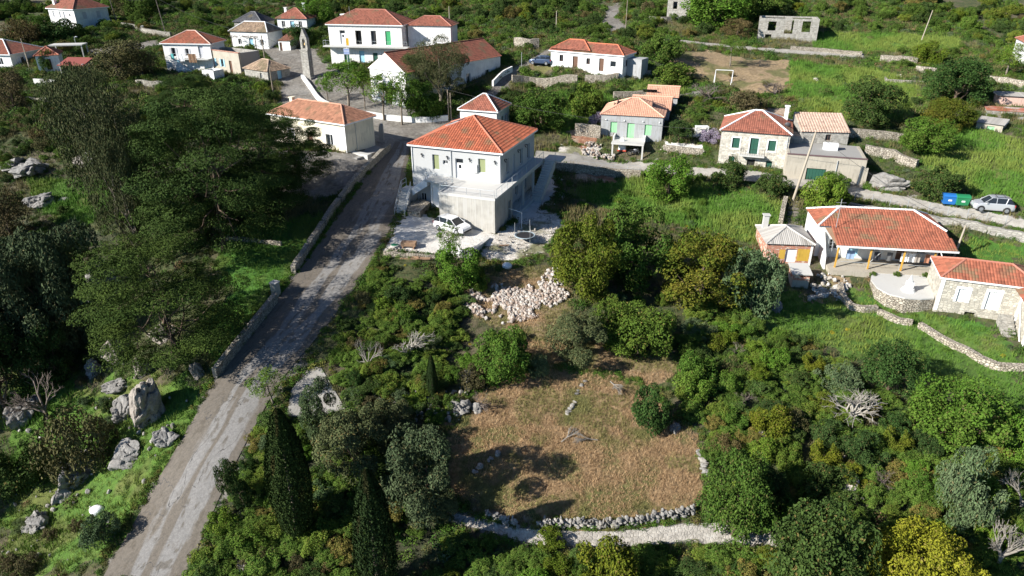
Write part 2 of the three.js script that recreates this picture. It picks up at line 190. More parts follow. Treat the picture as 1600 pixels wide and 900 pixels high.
const zpoly = [
  [1, [[6.38,-83.38],[17.25,-91.23],[30.04,-82.65],[32.46,-79.24],[31.62,-74.92],[27.25,-70.43],[18.25,-74.66],[12.08,-77.96]]], [1, [[27.14,-62.41],[34.91,-60.52],[39.37,-58.28],[44.14,-51.08],[38.35,-41.66],[36.49,-47.41],[33.12,-51.18],[28.44,-53.36],[22.94,-54.17],[21.27,-58.75]]],
  [9, [[48.87,-70.79],[54.74,-68.77],[53.2,-65.85],[47.33,-67.72]]], [1, [[59.17,-101.32],[67.12,-89.9],[57.35,-73.7],[53.64,-77.72],[51.97,-86.5]]], [1, [[47.45,-133.01],[63.88,-126.59],[64.98,-113.27],[57.56,-101.74],[46.09,-98.64],[42.73,-113.06]]], [1, [[60.77,-149.34],[87.81,-144.45],[83.38,-136.01],[66.37,-137.69],[57.39,-139.53]]],
  [1, [[-63.01,-87.48],[-50.83,-86.61],[-43.98,-74.56],[-49.83,-74.94],[-56.38,-78.58]]], [9, [[-30.99,-66.47],[-22.32,-71.69],[-19.39,-72.62],[-20.31,-60.9],[-22.49,-53.73],[-23.95,-48.69],[-27.33,-51.28],[-27.08,-58.96]]], [1, [[-47.4,-54.93],[-24.36,-47.48],[-24.25,-42.62],[-27.42,-33.2],[-36.25,-35.55]]], [1, [[5.26,-116.99],[16.87,-117.63],[15.06,-102.5],[7.35,-99.45],[4.71,-102.69]]],
  [9, [[39.44,-57.8],[44.75,-56.27],[43.13,-52.54],[40.75,-55.25]]], [9, [[34.08,-63.14],[35.33,-62.36],[35.85,-59.09],[33.22,-59.33]]], [1, [[19.35,-120.61],[32.42,-121.02],[31.12,-115.28],[18.96,-117.48]]],
  [2, [[-2.83,-46.77],[0,-48.5],[3.75,-49.54],[8.55,-49.28],[10.49,-47.94],[12.48,-44.52],[14.15,-42.58],[13.54,-38.07],[12.45,-36.05],[6.92,-35.45],[1.3,-35.33],[-2.64,-36.33],[-4.54,-38.21],[-5.02,-41.6],[-3.99,-44.49]]],
  [3, [[1.15,-55],[5.84,-56.1],[9.31,-55.71],[13.48,-52.8],[14.16,-49.18],[10.96,-47.6],[3.74,-49.32],[0,-48.35],[-1.36,-50.76]]], [3, [[-4.87,-59.54],[-1.88,-62.14],[5.46,-63.98],[5.61,-57.11],[2.28,-54.4],[-2.6,-55.22]]], [3, [[25.47,-132.11],[37.64,-138.76],[43.71,-134.27],[50.92,-132.91],[44.66,-115.32],[38.84,-113.48],[36.04,-118.41],[28.38,-125.53]]], [3, [[41.86,-79.07],[49.57,-76.76],[49.15,-75.85],[42.04,-79.51]]],
  [8, [[36.05,-108.89],[42.5,-108.55],[42.08,-103.34],[37.46,-105.37]]], [8, [[8.46,-102.31],[12.52,-100.69],[12.6,-96.51],[8.07,-96.37]]], [8, [[8.56,-90.76],[14.29,-91.67],[13.41,-88.19],[8.34,-87.88]]],
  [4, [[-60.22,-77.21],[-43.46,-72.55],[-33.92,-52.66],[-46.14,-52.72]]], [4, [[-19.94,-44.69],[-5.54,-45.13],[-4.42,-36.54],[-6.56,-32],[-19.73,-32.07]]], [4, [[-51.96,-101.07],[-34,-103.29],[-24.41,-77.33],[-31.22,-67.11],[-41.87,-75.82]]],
  [5, [[-53.47,-153.01],[-39.68,-147.35],[-35.85,-135.67],[-15.9,-109.75],[-9.45,-103.37],[-6.49,-110.21],[-1.12,-126.04],[7.34,-135.5],[12.76,-138.22],[13.17,-134.68],[7.62,-131.72],[1.69,-127.55],[-2.08,-115.45],[-5.69,-103.75],[-9.11,-98.84],[-12.83,-93.23],[-16.25,-89.76],[-20.68,-91.37],[-24.9,-103.15],[-36.23,-111.03],[-42.53,-131.99]]], [5, [[22.89,-181.05],[26.7,-189.07],[25.53,-175.44],[23.48,-168.79],[24.79,-159.58],[23.46,-150.4],[18.63,-149.3],[19.3,-162.37]]], [5, [[-29.74,-88.73],[-21,-86.58],[-17.34,-93.48],[-15.93,-90.98],[-18.17,-79.46],[-21.19,-76.09],[-27.34,-77.26]]], [5, [[-86.26,-149.35],[-75.91,-158.69],[-73.89,-153.87],[-83.52,-143.95]]], [5, [[24.9,-115.27],[31.12,-115.28],[31.8,-118.24]]],
  [6, [[-12.96,-64.46],[-12.22,-71.63],[-11.39,-74.44],[-7.77,-72.52],[-1.62,-68.45],[-2.52,-67.15],[-3.94,-63.53],[-6.39,-64.01]]], [7, [[-1.62,-68.45],[0,-71.28],[3.34,-76.65],[5.28,-75.57],[5.69,-72.82],[2.95,-65.72],[0,-63.52],[-3.07,-63.98],[-2.52,-67.15]]], [6, [[0,-75.68],[3.67,-85.79],[5.28,-90.52],[5.57,-83.19],[3.1,-76.19],[0.84,-71.49]]], [7, [[6.3,-96.86],[12.66,-97.23],[13.85,-95.37],[6.15,-93.94]]], [6, [[21.22,-97.48],[26.73,-96.03],[26.29,-93.94],[21.37,-95.59]]], [6, [[25.03,-100.96],[28.34,-101.29],[28,-97.79],[24.46,-98.08]]],
  [5, [[35.31,-85.57],[43.58,-83.25],[42.82,-81.4],[34.3,-82.57]]], [3, [[31.26,-64.09],[34.81,-64.92],[33.64,-61.18],[28.9,-61]]], [6, [[46.09,-80.32],[46.03,-80.17],[45.96,-80.19]]], [3, [[3.42,-129.16],[7.97,-129.46],[7.82,-126.15],[3.38,-127.15]]],
];
for (const k of ['main', 'right', 'upper', 'path', 'apron']) zpoly.push([5, [...roads[k][0], ...roads[k][1].slice().reverse()]]);
for (const [id, p] of zpoly) {
  const xs = p.map((q) => q[0]), zs = p.map((q) => q[1]), sx = (ZX1 - ZX0) / ZW, sz = (ZZ1 - ZZ0) / ZH;
  const i0 = Math.max(0, Math.floor((Math.min(...xs) - ZX0) / sx)), i1 = Math.min(ZW - 1, Math.ceil((Math.max(...xs) - ZX0) / sx)), j0 = Math.max(0, Math.floor((Math.min(...zs) - ZZ0) / sz)), j1 = Math.min(ZH - 1, Math.ceil((Math.max(...zs) - ZZ0) / sz));
  for (let j = j0; j <= j1; j++) for (let i = i0; i <= i1; i++) if (inPoly(p, ZX0 + (i + 0.5) * sx, ZZ0 + (j + 0.5) * sz)) zone[j * ZW + i] = id;
}
const zoneAt = (x, z) => { const i = Math.floor((x - ZX0) / (ZX1 - ZX0) * ZW), j = Math.floor((z - ZZ0) / (ZZ1 - ZZ0) * ZH); return i < 0 || j < 0 || i >= ZW || j >= ZH ? 0 : zone[j * ZW + i]; };
const AX = (a, b, step, out, grow) => { const r = []; for (let x = a; x <= b; x += step) r.push(x); let s = step, x = b; while (x < out[1]) { s *= grow; x += s; r.push(x); } s = step; x = a; while (x > out[0]) { s *= grow; x -= s; r.unshift(x); } return r; };
const gx = AX(-100, 92, 0.8, [-700, 700], 1.14), gz = AX(-186, -12, 0.8, [-900, 140], 1.14), GN = gx.length, GM = gz.length, gh = new Float32Array(GN * GM);
for (let j = 0; j < GM; j++) for (let i = 0; i < GN; i++) {
  const x = gx[i], z = gz[j]; let rough = 1;
  for (const [a, b] of [[0, 0], [1.6, 0], [-1.6, 0], [0, 1.6], [0, -1.6]]) { const k = zoneAt(x + a, z + b); if (k === 5 || k === 6) rough = Math.min(rough, 0.05); else if (k === 2 || k === 7) rough = Math.min(rough, 0.35); }
  gh[j * GN + i] = Hbase(x, z) + rough * (0.55 * (fbm(x * 0.22 + 9, z * 0.22, 3) - 0.5) + 0.28 * (vn(x * 0.9, z * 0.9 + 50) - 0.5));
}
const cellOf = (a, v) => { let lo = 0, hi = a.length - 2; while (lo < hi) { const m = (lo + hi + 1) >> 1; if (a[m] <= v) lo = m; else hi = m - 1; } return lo; };
function Hg(x, z) {
  const i = cellOf(gx, x), j = cellOf(gz, z), u = (x - gx[i]) / (gx[i + 1] - gx[i]), v = (z - gz[j]) / (gz[j + 1] - gz[j]), k = j * GN + i;
  const a = gh[k], b = gh[k + 1], c = gh[k + GN], d = gh[k + GN + 1];
  return u + v < 1 ? a + (b - a) * u + (c - a) * v : d + (c - d) * (1 - u) + (b - d) * (1 - v);
}
// colours of the ground (albedo), worked out at about 12 cm
const PAL = {
  0: [[0.05, 0.075, 0.018], [0.1, 0.1, 0.035], [0.13, 0.105, 0.06]], 1: [[0.075, 0.165, 0.014], [0.105, 0.2, 0.02], [0.14, 0.16, 0.035]], 2: [[0.27, 0.175, 0.085], [0.36, 0.245, 0.13], [0.13, 0.14, 0.035]],
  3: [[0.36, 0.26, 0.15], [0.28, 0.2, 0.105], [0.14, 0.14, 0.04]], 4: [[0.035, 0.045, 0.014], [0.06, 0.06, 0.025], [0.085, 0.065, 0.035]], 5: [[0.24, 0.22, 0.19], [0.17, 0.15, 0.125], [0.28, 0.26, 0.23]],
  6: [[0.74, 0.71, 0.66], [0.8, 0.77, 0.72], [0.66, 0.61, 0.54]], 7: [[0.78, 0.73, 0.66], [0.68, 0.62, 0.54], [0.2, 0.2, 0.08]], 8: [[0.3, 0.13, 0.07], [0.4, 0.22, 0.14], [0.45, 0.35, 0.26]], 9: [[0.05, 0.15, 0.01], [0.07, 0.19, 0.012], [0.1, 0.17, 0.02]],
};
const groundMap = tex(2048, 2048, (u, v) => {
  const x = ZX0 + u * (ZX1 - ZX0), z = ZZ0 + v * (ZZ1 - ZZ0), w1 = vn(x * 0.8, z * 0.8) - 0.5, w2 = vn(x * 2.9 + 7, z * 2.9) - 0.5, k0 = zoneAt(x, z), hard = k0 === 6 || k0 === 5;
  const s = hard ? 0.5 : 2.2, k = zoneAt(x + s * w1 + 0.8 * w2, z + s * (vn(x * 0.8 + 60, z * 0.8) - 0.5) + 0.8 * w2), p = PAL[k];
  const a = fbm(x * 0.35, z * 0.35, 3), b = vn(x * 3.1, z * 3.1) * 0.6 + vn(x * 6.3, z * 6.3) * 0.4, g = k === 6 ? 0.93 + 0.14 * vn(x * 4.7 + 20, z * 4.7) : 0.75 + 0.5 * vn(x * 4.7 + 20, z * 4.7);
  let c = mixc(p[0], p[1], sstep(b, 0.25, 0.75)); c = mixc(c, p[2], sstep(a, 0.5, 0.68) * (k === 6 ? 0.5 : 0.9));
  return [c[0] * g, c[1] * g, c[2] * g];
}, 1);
groundMap.wrapS = groundMap.wrapT = THREE.MirroredRepeatWrapping;
{
  const pos = new Float32Array(GN * GM * 3), uv = new Float32Array(GN * GM * 2), uv1 = new Float32Array(GN * GM * 2), idx = [];
  for (let j = 0; j < GM; j++) for (let i = 0; i < GN; i++) { const k = j * GN + i; pos.set([gx[i], gh[k], gz[j]], k * 3); uv.set([(gx[i] - ZX0) / (ZX1 - ZX0), (gz[j] - ZZ0) / (ZZ1 - ZZ0)], k * 2); uv1.set([gx[i], gz[j]], k * 2); }
  for (let j = 0; j < GM - 1; j++) for (let i = 0; i < GN - 1; i++) { const a = j * GN + i, b = a + 1, c = a + GN, d = c + 1; idx.push(a, c, b, b, c, d); }
  const g = new THREE.BufferGeometry();
  g.setAttribute('position', new THREE.BufferAttribute(pos, 3)); g.setAttribute('uv', new THREE.BufferAttribute(uv, 2)); g.setAttribute('uv1', new THREE.BufferAttribute(uv1, 2)); g.setIndex(idx); g.computeVertexNormals();
  const b = T.fine.clone(); b.channel = 1; b.repeat.set(1 / 2, 1 / 2); b.needsUpdate = true;
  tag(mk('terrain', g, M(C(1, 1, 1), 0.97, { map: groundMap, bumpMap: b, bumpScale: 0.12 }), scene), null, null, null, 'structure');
}
const at = (x, z, dy = 0) => [x, Hg(x, z) + dy, z];
// a strip between two edge lines, laid on the ground
const along = (pts) => { const c = new THREE.CatmullRomCurve3(pts.map(([x, z]) => V3(x, 0, z)), false, 'centripetal'); return (t) => c.getPoint(t); };
function ribbon(name, [L, R], material, off, step = 1, across = 8) {
  const a = along(L), b = along(R), len = L.reduce((s, p, i) => (i ? s + Math.hypot(p[0] - L[i - 1][0], p[1] - L[i - 1][1]) : 0), 0), n = Math.max(2, Math.round(len / step)), pos = [], uv = [], idx = [];
  for (let i = 0; i <= n; i++) { const p = a(i / n), q = b(i / n), w = p.distanceTo(q); for (let k = 0; k <= across; k++) { const t = k / across, x = lerp(p.x, q.x, t), z = lerp(p.z, q.z, t); pos.push(x, Hg(x, z) + off, z); uv.push(t * (material.userData.unit ? 1 : w), i / n * len); } }
  for (let i = 0; i < n; i++) for (let k = 0; k < across; k++) { const s = i * (across + 1) + k; idx.push(s, s + 1, s + across + 1, s + 1, s + across + 2, s + across + 1); }
  const g = new THREE.BufferGeometry(); g.setAttribute('position', new THREE.Float32BufferAttribute(pos, 3)); g.setAttribute('uv', new THREE.Float32BufferAttribute(uv, 2)); g.setIndex(idx); g.computeVertexNormals();
  return tag(mk(name, g, material, scene), null, null, null, 'structure');
}
// worn asphalt: two bare wheel lanes, brown dust between them and at the edges, patches and cracks
const asphalt = tex(512, 2048, (u, v) => {
  const y = v * 64, x = u + 0.05 * (vn(u * 4, y * 0.35) - 0.5), lane = Math.max(1 - Math.abs(x - 0.42) / 0.13, 1 - Math.abs(x - 0.72) / 0.17), br = fbm(u * 8, y * 0.22 + 9, 4), wear = sstep(lane + 1.7 * (br - 0.5), 0.12, 0.45), grit = 0.7 + 0.6 * (0.6 * vn(u * 120, y * 16) + 0.4 * vn(u * 40, y * 6)), pat = fbm(u * 16 + 5, y * 1.1, 4);
  let c = mixc([0.135, 0.115, 0.092], [0.21, 0.2, 0.188], wear); c = mixc(c, [0.1, 0.083, 0.062], sstep(pat, 0.58, 0.75) * 0.7);
  const cr = Math.abs(fbm(u * 4 + 3, y * 0.45 + 5, 4) - 0.5) < 0.006 && vn(u * 4, y * 0.3) > 0.5; if (cr) c = [0.07, 0.065, 0.06];
  return [c[0] * grit, c[1] * grit, c[2] * grit];
}, 1, 64);
const asphaltM = M(C(1, 1, 1), 0.92, { map: asphalt, bumpMap: T.fine, bumpScale: 0.01 }); asphaltM.userData.unit = true;
const pave = tex(512, 512, (u, v) => { const n = pf(u, v, 8, 4), m = pf(u, v, 64, 2), e = Math.abs(pf(u + 0.2, v, 8, 3) - 0.5) < 0.008 ? 0.6 : 1, k = (0.72 + 0.5 * (n - 0.5) + 0.3 * (m - 0.5)) * e + 0.16; return [k, k * 0.97, k * 0.92]; }, 6);
const paveM = M(C(0.36, 0.345, 0.32), 0.93, { map: pave, bumpMap: T.fine, bumpScale: 0.012 }), slabM = M(C(0.34, 0.33, 0.31), 0.93, { map: pave, bumpMap: T.fine, bumpScale: 0.012 });
const flag = tex(1024, 1024, (u, v) => { const [e, id] = cells(u + 0.02 * (pf(u, v, 16, 3) - 0.5), v, 14, 14, 0.95), n = pf(u, v, 32, 4), m = clamp(sstep(e, 0.0, 0.06) + 0.9 * sstep(pf(u, v, 8, 3), 0.42, 0.56), 0, 1), s = 0.78 + 0.12 * id + 0.7 * (n - 0.5); return mixc([0.36, 0.34, 0.28], [s, s * 0.97, s * 0.92], m); }, 7);
const flagM = M(C(0.44, 0.42, 0.39), 0.95, { map: flag, bumpMap: T.rubbleB, bumpScale: 0.03 });
ribbon('road', roads.main, asphaltM, 0.05, 0.8, 12);
ribbon('lane', roads.right, paveM, 0.05, 0.8, 8);
ribbon('upper_road', roads.upper, paveM, 0.06, 0.8, 5);
ribbon('path', roads.path, flagM, 0.05, 0.6, 8);
ribbon('concrete_apron', roads.apron, slabM, 0.06, 0.6, 6);
// ---------------------------------------------------------------- building kit
const potted = [];
const BLD = {main: {x: -4.35, z: -81.14, w: 11.43, d: 11.8, yaw: -0.354, y: -0.3, h: 7.42}, garage: {x: -3.7, z: -72.27, w: 6.36, d: 5.63, yaw: -0.381, y: -0.2, h: 3.93}, yellow: {x: -25.15, z: -92.46, w: 13.55, d: 6.07, yaw: -0.516, y: 3.4, h: 3.9}, small: {x: -3.88, z: -101.04, w: 5.99, d: 5.85, yaw: -0.325, y: 3.2, h: 3.4}, hall: {x: -12.19, z: -120.16, w: 8.26, d: 23.47, yaw: -0.655, y: 4.6, h: 5.46}, two: {x: -25.6, z: -135.29, w: 14.28, d: 8, yaw: -0.169, y: 7.6, h: 7.15}, laundry: {x: -58.97, z: -135.97, w: 9.68, d: 5.94, yaw: -0.107, y: 6.2, h: 5.2}, laundryruin: {x: -51.0, z: -133.23, w: 9.51, d: 4.43, yaw: -0.598, y: 6.4, h: 3.9}, hut: {x: -43.2, z: -127.4, w: 6.83, d: 5.05, yaw: -0.615, y: 5.9, h: 2.0}, arbour: {x: -53.36, z: -154.23, w: 9.18, d: 6, yaw: -0.266, y: 8.1, h: 3.4}, rusty: {x: -45.21, z: -151.49, w: 2.92, d: 9.09, yaw: -0.258, y: 8.2, h: 2.0}, chimney: {x: -48.36, z: -167.05, w: 7.45, d: 5.22, yaw: -0.167, y: 10.2, h: 2.7}, slate: {x: -58.33, z: -168.42, w: 6.51, d: 6, yaw: 0.768, y: 9.8, h: 2.4}, topleft: {x: -100.08, z: -172.93, w: 7.26, d: 9, yaw: 1.009, y: 9.8, h: 4.8}, topleftB: {x: -100.54, z: -173.55, w: 9.44, d: 9, yaw: -0.443, y: 9.8, h: 4.8}, botleft: {x: -99.01, z: -142.76, w: 10.0, d: 9.58, yaw: -0.124, y: 6.3, h: 2.6}, redtwo: {x: -86.67, z: -136.34, w: 4.05, d: 5.69, yaw: 0.43, y: 6.6, h: 2.6}, canopyshed: {x: -102.3, z: -163.72, w: 5.54, d: 4, yaw: 0.231, y: 7.6, h: 2.5}, long: {x: 14.16, z: -125.69, w: 14.06, d: 4.01, yaw: -0.552, y: 8.1, h: 2.85}, green: {x: 18.45, z: -104.88, w: 8.95, d: 12.38, yaw: -0.254, y: -0.2, h: 5.91}, greenback: {x: 18.99, z: -100.35, w: 9.58, d: 5, yaw: 0.964, y: 2, h: 5.0}, stone: {x: 33.02, z: -94.11, w: 8.96, d: 8.92, yaw: -0.339, y: 0.5, h: 4.95}, annex: {x: 41.34, z: -93.78, w: 4.53, d: 5, yaw: -0.189, y: 3, h: 2.3}, cgar: {x: 39.95, z: -87.95, w: 9.17, d: 7, yaw: -0.289, y: 0.3, h: 3.45}, porchmain: {x: 38.75, z: -70.36, w: 12.58, d: 5.34, yaw: -0.143, y: -2.7, h: 3.5}, porch: {x: 38.62, z: -66.29, w: 11.65, d: 3, yaw: -0.129, y: -2.7, h: 2.55}, shed: {x: 29.23, z: -69.68, w: 4.99, d: 5.31, yaw: -0.098, y: -3.1, h: 2.4}, brickhut: {x: 29.11, z: -64.14, w: 1.85, d: 2.21, yaw: -0.132, y: -4, h: 1.8}, low: {x: 43.23, z: -59.91, w: 5.65, d: 4.96, yaw: -0.329, y: -4.2, h: 3.78}, ruin: {x: 54.05, z: -143.47, w: 12.01, d: 7, yaw: -1.097, y: 10.6, h: 4.3}, shedA: {x: 73.77, z: -104.97, w: 4.19, d: 3, yaw: -0.793, y: 5.6, h: 2.3}, shedB: {x: 71.94, z: -101.73, w: 5.98, d: 3, yaw: -1.394, y: 5.2, h: 1.5}, shedC: {x: 65.52, z: -93.55, w: 4.61, d: 3.02, yaw: -1.699, y: 4.2, h: 1.8}};
const tileM = {};
function tileMat(key) {
  if (!tileM[key]) tileM[key] = new THREE.MeshStandardMaterial({ color: 0xffffff, vertexColors: true, roughness: 0.85 });
  return tileM[key];
}
const TILES = {   // albedo, spread, share of mossy or dark tiles
  orange: [[0.42, 0.12, 0.058], 0.2, 0.06], red: [[0.29, 0.102, 0.064], 0.2, 0.12], brown: [[0.3, 0.13, 0.08], 0.25, 0.2], salmon: [[0.55, 0.3, 0.2], 0.12, 0.02], terracotta: [[0.39, 0.185, 0.11], 0.22, 0.06], clay: [[0.34, 0.24, 0.16], 0.35, 0.25], bright: [[0.31, 0.1, 0.055], 0.22, 0.08], cement: [[0.36, 0.34, 0.31], 0.15, 0.1], slate: [[0.09, 0.09, 0.095], 0.3, 0.1], pale: [[0.54, 0.38, 0.29], 0.14, 0.04],
};
// half-round tiles in rows on a slope given by eave left, eave right, top right, top left (seen from outside)
function tiledSlope(eL, eR, tR, tL, style, seed, o = {}) {
  const P = o.pitch || 0.26, R = o.row || 0.4, A = o.amp || 0.05, [base, spread, moss] = TILES[style], rnd = RNG(seed);
  const U = eR.clone().sub(eL), W = U.length(); U.normalize();
  const w = tL.clone().sub(eL), V = w.clone().addScaledVector(U, -w.dot(U)), Hh = V.length(); V.normalize();
  const N = U.clone().cross(V), uL = w.dot(U), uR = tR.clone().sub(eL).dot(U), pos = [], col = [], idx = [], nu = Math.max(2, Math.round(W / P)), p = W / nu;
  const top = (u) => Math.min(Hh, uL > 0.01 ? Hh * u / uL : Hh, uR < W - 0.01 ? Hh * (W - u) / (W - uR) : Hh);
  const su = [-0.5, -0.3, 0, 0.3, 0.5], sh = [0, 0.75, 1, 0.75, 0], q = V3();
  for (let i = 0; i < nu; i++) {
    const u = (i + 0.5) * p, vt = top(u);
    for (let j = 0; j * R < vt - 0.03; j++) {
      const v0 = j * R, v1 = Math.min((j + 1) * R + 0.05, vt + 0.05), k = pos.length / 3;
      let c = 1 + spread * (rnd() * 2 - 1), mx = eL.x + U.x * u + V.x * v0, my = eL.z + U.z * u + V.z * v0, mo = sstep(fbm(mx * 0.7 + seed, my * 0.7, 3), 0.66 - moss * 0.6, 0.85 - moss * 0.4) * (moss > 0.05 ? 0.75 : 0.2), d = rnd() < moss ? 0.72 : 1;
      const cc = [lerp(base[0] * c * d, 0.16, mo), lerp(base[1] * c * d, 0.13, mo), lerp(base[2] * c * d, 0.07, mo)];
      for (let e = 0; e < 2; e++) for (let s = 0; s < 5; s++) {
        const v = e ? v1 : v0 - (j ? 0 : 0.06), h = sh[s] * A * (e ? 0.9 : 1) + (e ? 0 : 0.028) + 0.02;
        q.copy(eL).addScaledVector(U, u + su[s] * p).addScaledVector(V, v).addScaledVector(N, h); pos.push(q.x, q.y, q.z); col.push(...cc);
      }
      for (let s = 0; s < 4; s++) { const a = k + s; idx.push(a, a + 1, a + 5, a + 1, a + 6, a + 5); }
    }
  }
  const g = new THREE.BufferGeometry(); g.setAttribute('position', new THREE.Float32BufferAttribute(pos, 3)); g.setAttribute('color', new THREE.Float32BufferAttribute(col, 3)); g.setIndex(idx); g.computeVertexNormals();
  return g;
}
const quadGeo = (a, b, c, d) => { const g = new THREE.BufferGeometry(); g.setAttribute('position', new THREE.Float32BufferAttribute([a, b, c, a, c, d].flatMap((p) => [p.x, p.y, p.z]), 3)); g.computeVertexNormals(); return boxuv(g); };
function caps(lines, r = 0.12) {                    // ridge tiles, one short half pipe after another
  const out = [];
  for (const [a, b] of lines) {
    const L = a.distanceTo(b), n = Math.max(1, Math.round(L / 0.42)); if (L < 0.1) continue;
    for (let i = 0; i < n; i++) { const p = a.clone().lerp(b, i / n), q = a.clone().lerp(b, (i + 1.12) / n); p.y += 0.05; q.y += 0.05; out.push(bar(p, q, r, 8, r * 0.82)); }
  }
  return merge(out);
}
// a roof in the house's own frame; y0 = eave height, over = overhang beyond w x d
function roofShape(w, d, y0, rise, type, o = {}) {
  const a = w / 2, b = d / 2, e = [V3(-a, y0, b), V3(a, y0, b), V3(a, y0, -b), V3(-a, y0, -b)], y1 = y0 + rise;
  if (type === 'hip') {
    const alongX = o.axis ? o.axis === 'x' : w >= d, rl = o.ridge !== undefined ? o.ridge : Math.abs(w - d), t = alongX ? [V3(-rl / 2, y1, 0), V3(rl / 2, y1, 0)] : [V3(0, y1, rl / 2), V3(0, y1, -rl / 2)];
    return alongX ? { slopes: [[e[0], e[1], t[1], t[0]], [e[1], e[2], t[1], t[1]], [e[2], e[3], t[0], t[1]], [e[3], e[0], t[0], t[0]]], lines: [[t[0], t[1]], [e[0], t[0]], [e[1], t[1]], [e[2], t[1]], [e[3], t[0]]], eave: e }
      : { slopes: [[e[0], e[1], t[0], t[0]], [e[1], e[2], t[1], t[0]], [e[2], e[3], t[1], t[1]], [e[3], e[0], t[0], t[1]]], lines: [[t[0], t[1]], [e[0], t[0]], [e[1], t[0]], [e[2], t[1]], [e[3], t[1]]], eave: e };
  }
  if (type === 'gablez') { const t = [V3(0, y1, b), V3(0, y1, -b)]; return { slopes: [[e[1], e[2], t[1], t[0]], [e[3], e[0], t[0], t[1]]], lines: [[t[0], t[1]]], eave: e, gables: [[e[0], e[1], t[0]], [e[2], e[3], t[1]]] }; }
  if (type === 'gablex') { const t = [V3(-a, y1, 0), V3(a, y1, 0)]; return { slopes: [[e[0], e[1], t[1], t[0]], [e[2], e[3], t[0], t[1]]], lines: [[t[0], t[1]]], eave: e, gables: [[e[1], e[2], t[1]], [e[3], e[0], t[0]]] }; }
  const t = [V3(-a, y1, -b), V3(a, y1, -b)]; return { slopes: [[e[0], e[1], t[1], t[0]]], lines: [], eave: e, gables: [[e[1], e[2], t[1]], [e[3], e[0], t[0]]], back: [e[2], e[3], t[0], t[1]] };   // single pitch
}
let roofSeed = 5;
function addRoof(g, w, d, y0, rise, type, style, o = {}) {
  const s = roofShape(w, d, y0, rise, type, o);
  const deck = [];
  for (const q of s.slopes) { const n = q.map((p) => p.clone().add(V3(0, 0.01, 0))); deck.push(quadGeo(n[0], n[1], n[2], n[3])); }
  deck.push(quadGeo(...s.eave.slice().reverse().map((p) => p.clone().add(V3(0, -0.02, 0)))));
  const roof = mk('roof', deck, o.deck || mat.concreteDark, g);
  s.slopes.forEach((q) => mk('tile_field', tiledSlope(...q, style, roofSeed++, o), tileMat(style), roof, 'stuff'));
  if (s.lines.length) mk('ridge_tiles', caps(s.lines, o.cap || 0.12), o.capMat || M(C(...TILES[style][0].map((v) => Math.min(0.8, v * 1.15 + 0.05))), 0.9), roof);
  if (s.gables) for (const q of s.gables) mk('gable', quadGeo(q[0], q[1], q[2], q[2]), o.gableMat || mat.white, g);
  if (s.back) mk('gable', quadGeo(...s.back), o.gableMat || mat.white, g);
  if (o.fascia) { const f = [], e = s.eave, a = w / 2, b = d / 2, t = 0.07; f.push(bx(-a - t, a + t, y0 - 0.14, y0 + 0.03, b, b + t), bx(-a - t, a + t, y0 - 0.14, y0 + 0.03, -b - t, -b), bx(-a - t, -a, y0 - 0.14, y0 + 0.03, -b, b), bx(a, a + t, y0 - 0.14, y0 + 0.03, -b, b)); mk('gutter', f, o.fascia, roof); }
  return roof;
}
// frames of the four walls: origin at the left lower outer corner seen from outside
function wallFrame(w, d, side) {
  const a = w / 2, b = d / 2, m = new THREE.Matrix4();
  const f = { F: [V3(1, 0, 0), V3(0, 0, 1), V3(-a, 0, b)], R: [V3(0, 0, -1), V3(1, 0, 0), V3(a, 0, b)], K: [V3(-1, 0, 0), V3(0, 0, -1), V3(a, 0, -b)], L: [V3(0, 0, 1), V3(-1, 0, 0), V3(-a, 0, -b)] }[side];
  m.makeBasis(f[0], V3(0, 1, 0), f[1]); m.setPosition(f[2]); return m;
}
const TH = 0.35;
function wallGeo(w, y0, y1, holes, inset, t = TH) {
  const s = poly([[inset, y0], [w - inset, y0], [w - inset, y1], [inset, y1]]);
  for (const h of holes) s.holes.push(poly([[h[1], h[2]], [h[1], h[2] + h[4]], [h[1] + h[3], h[2] + h[4]], [h[1] + h[3], h[2]]]));
  return boxuv(new THREE.ExtrudeGeometry(s, { depth: t, bevelEnabled: false }).translate(0, 0, -t));
}
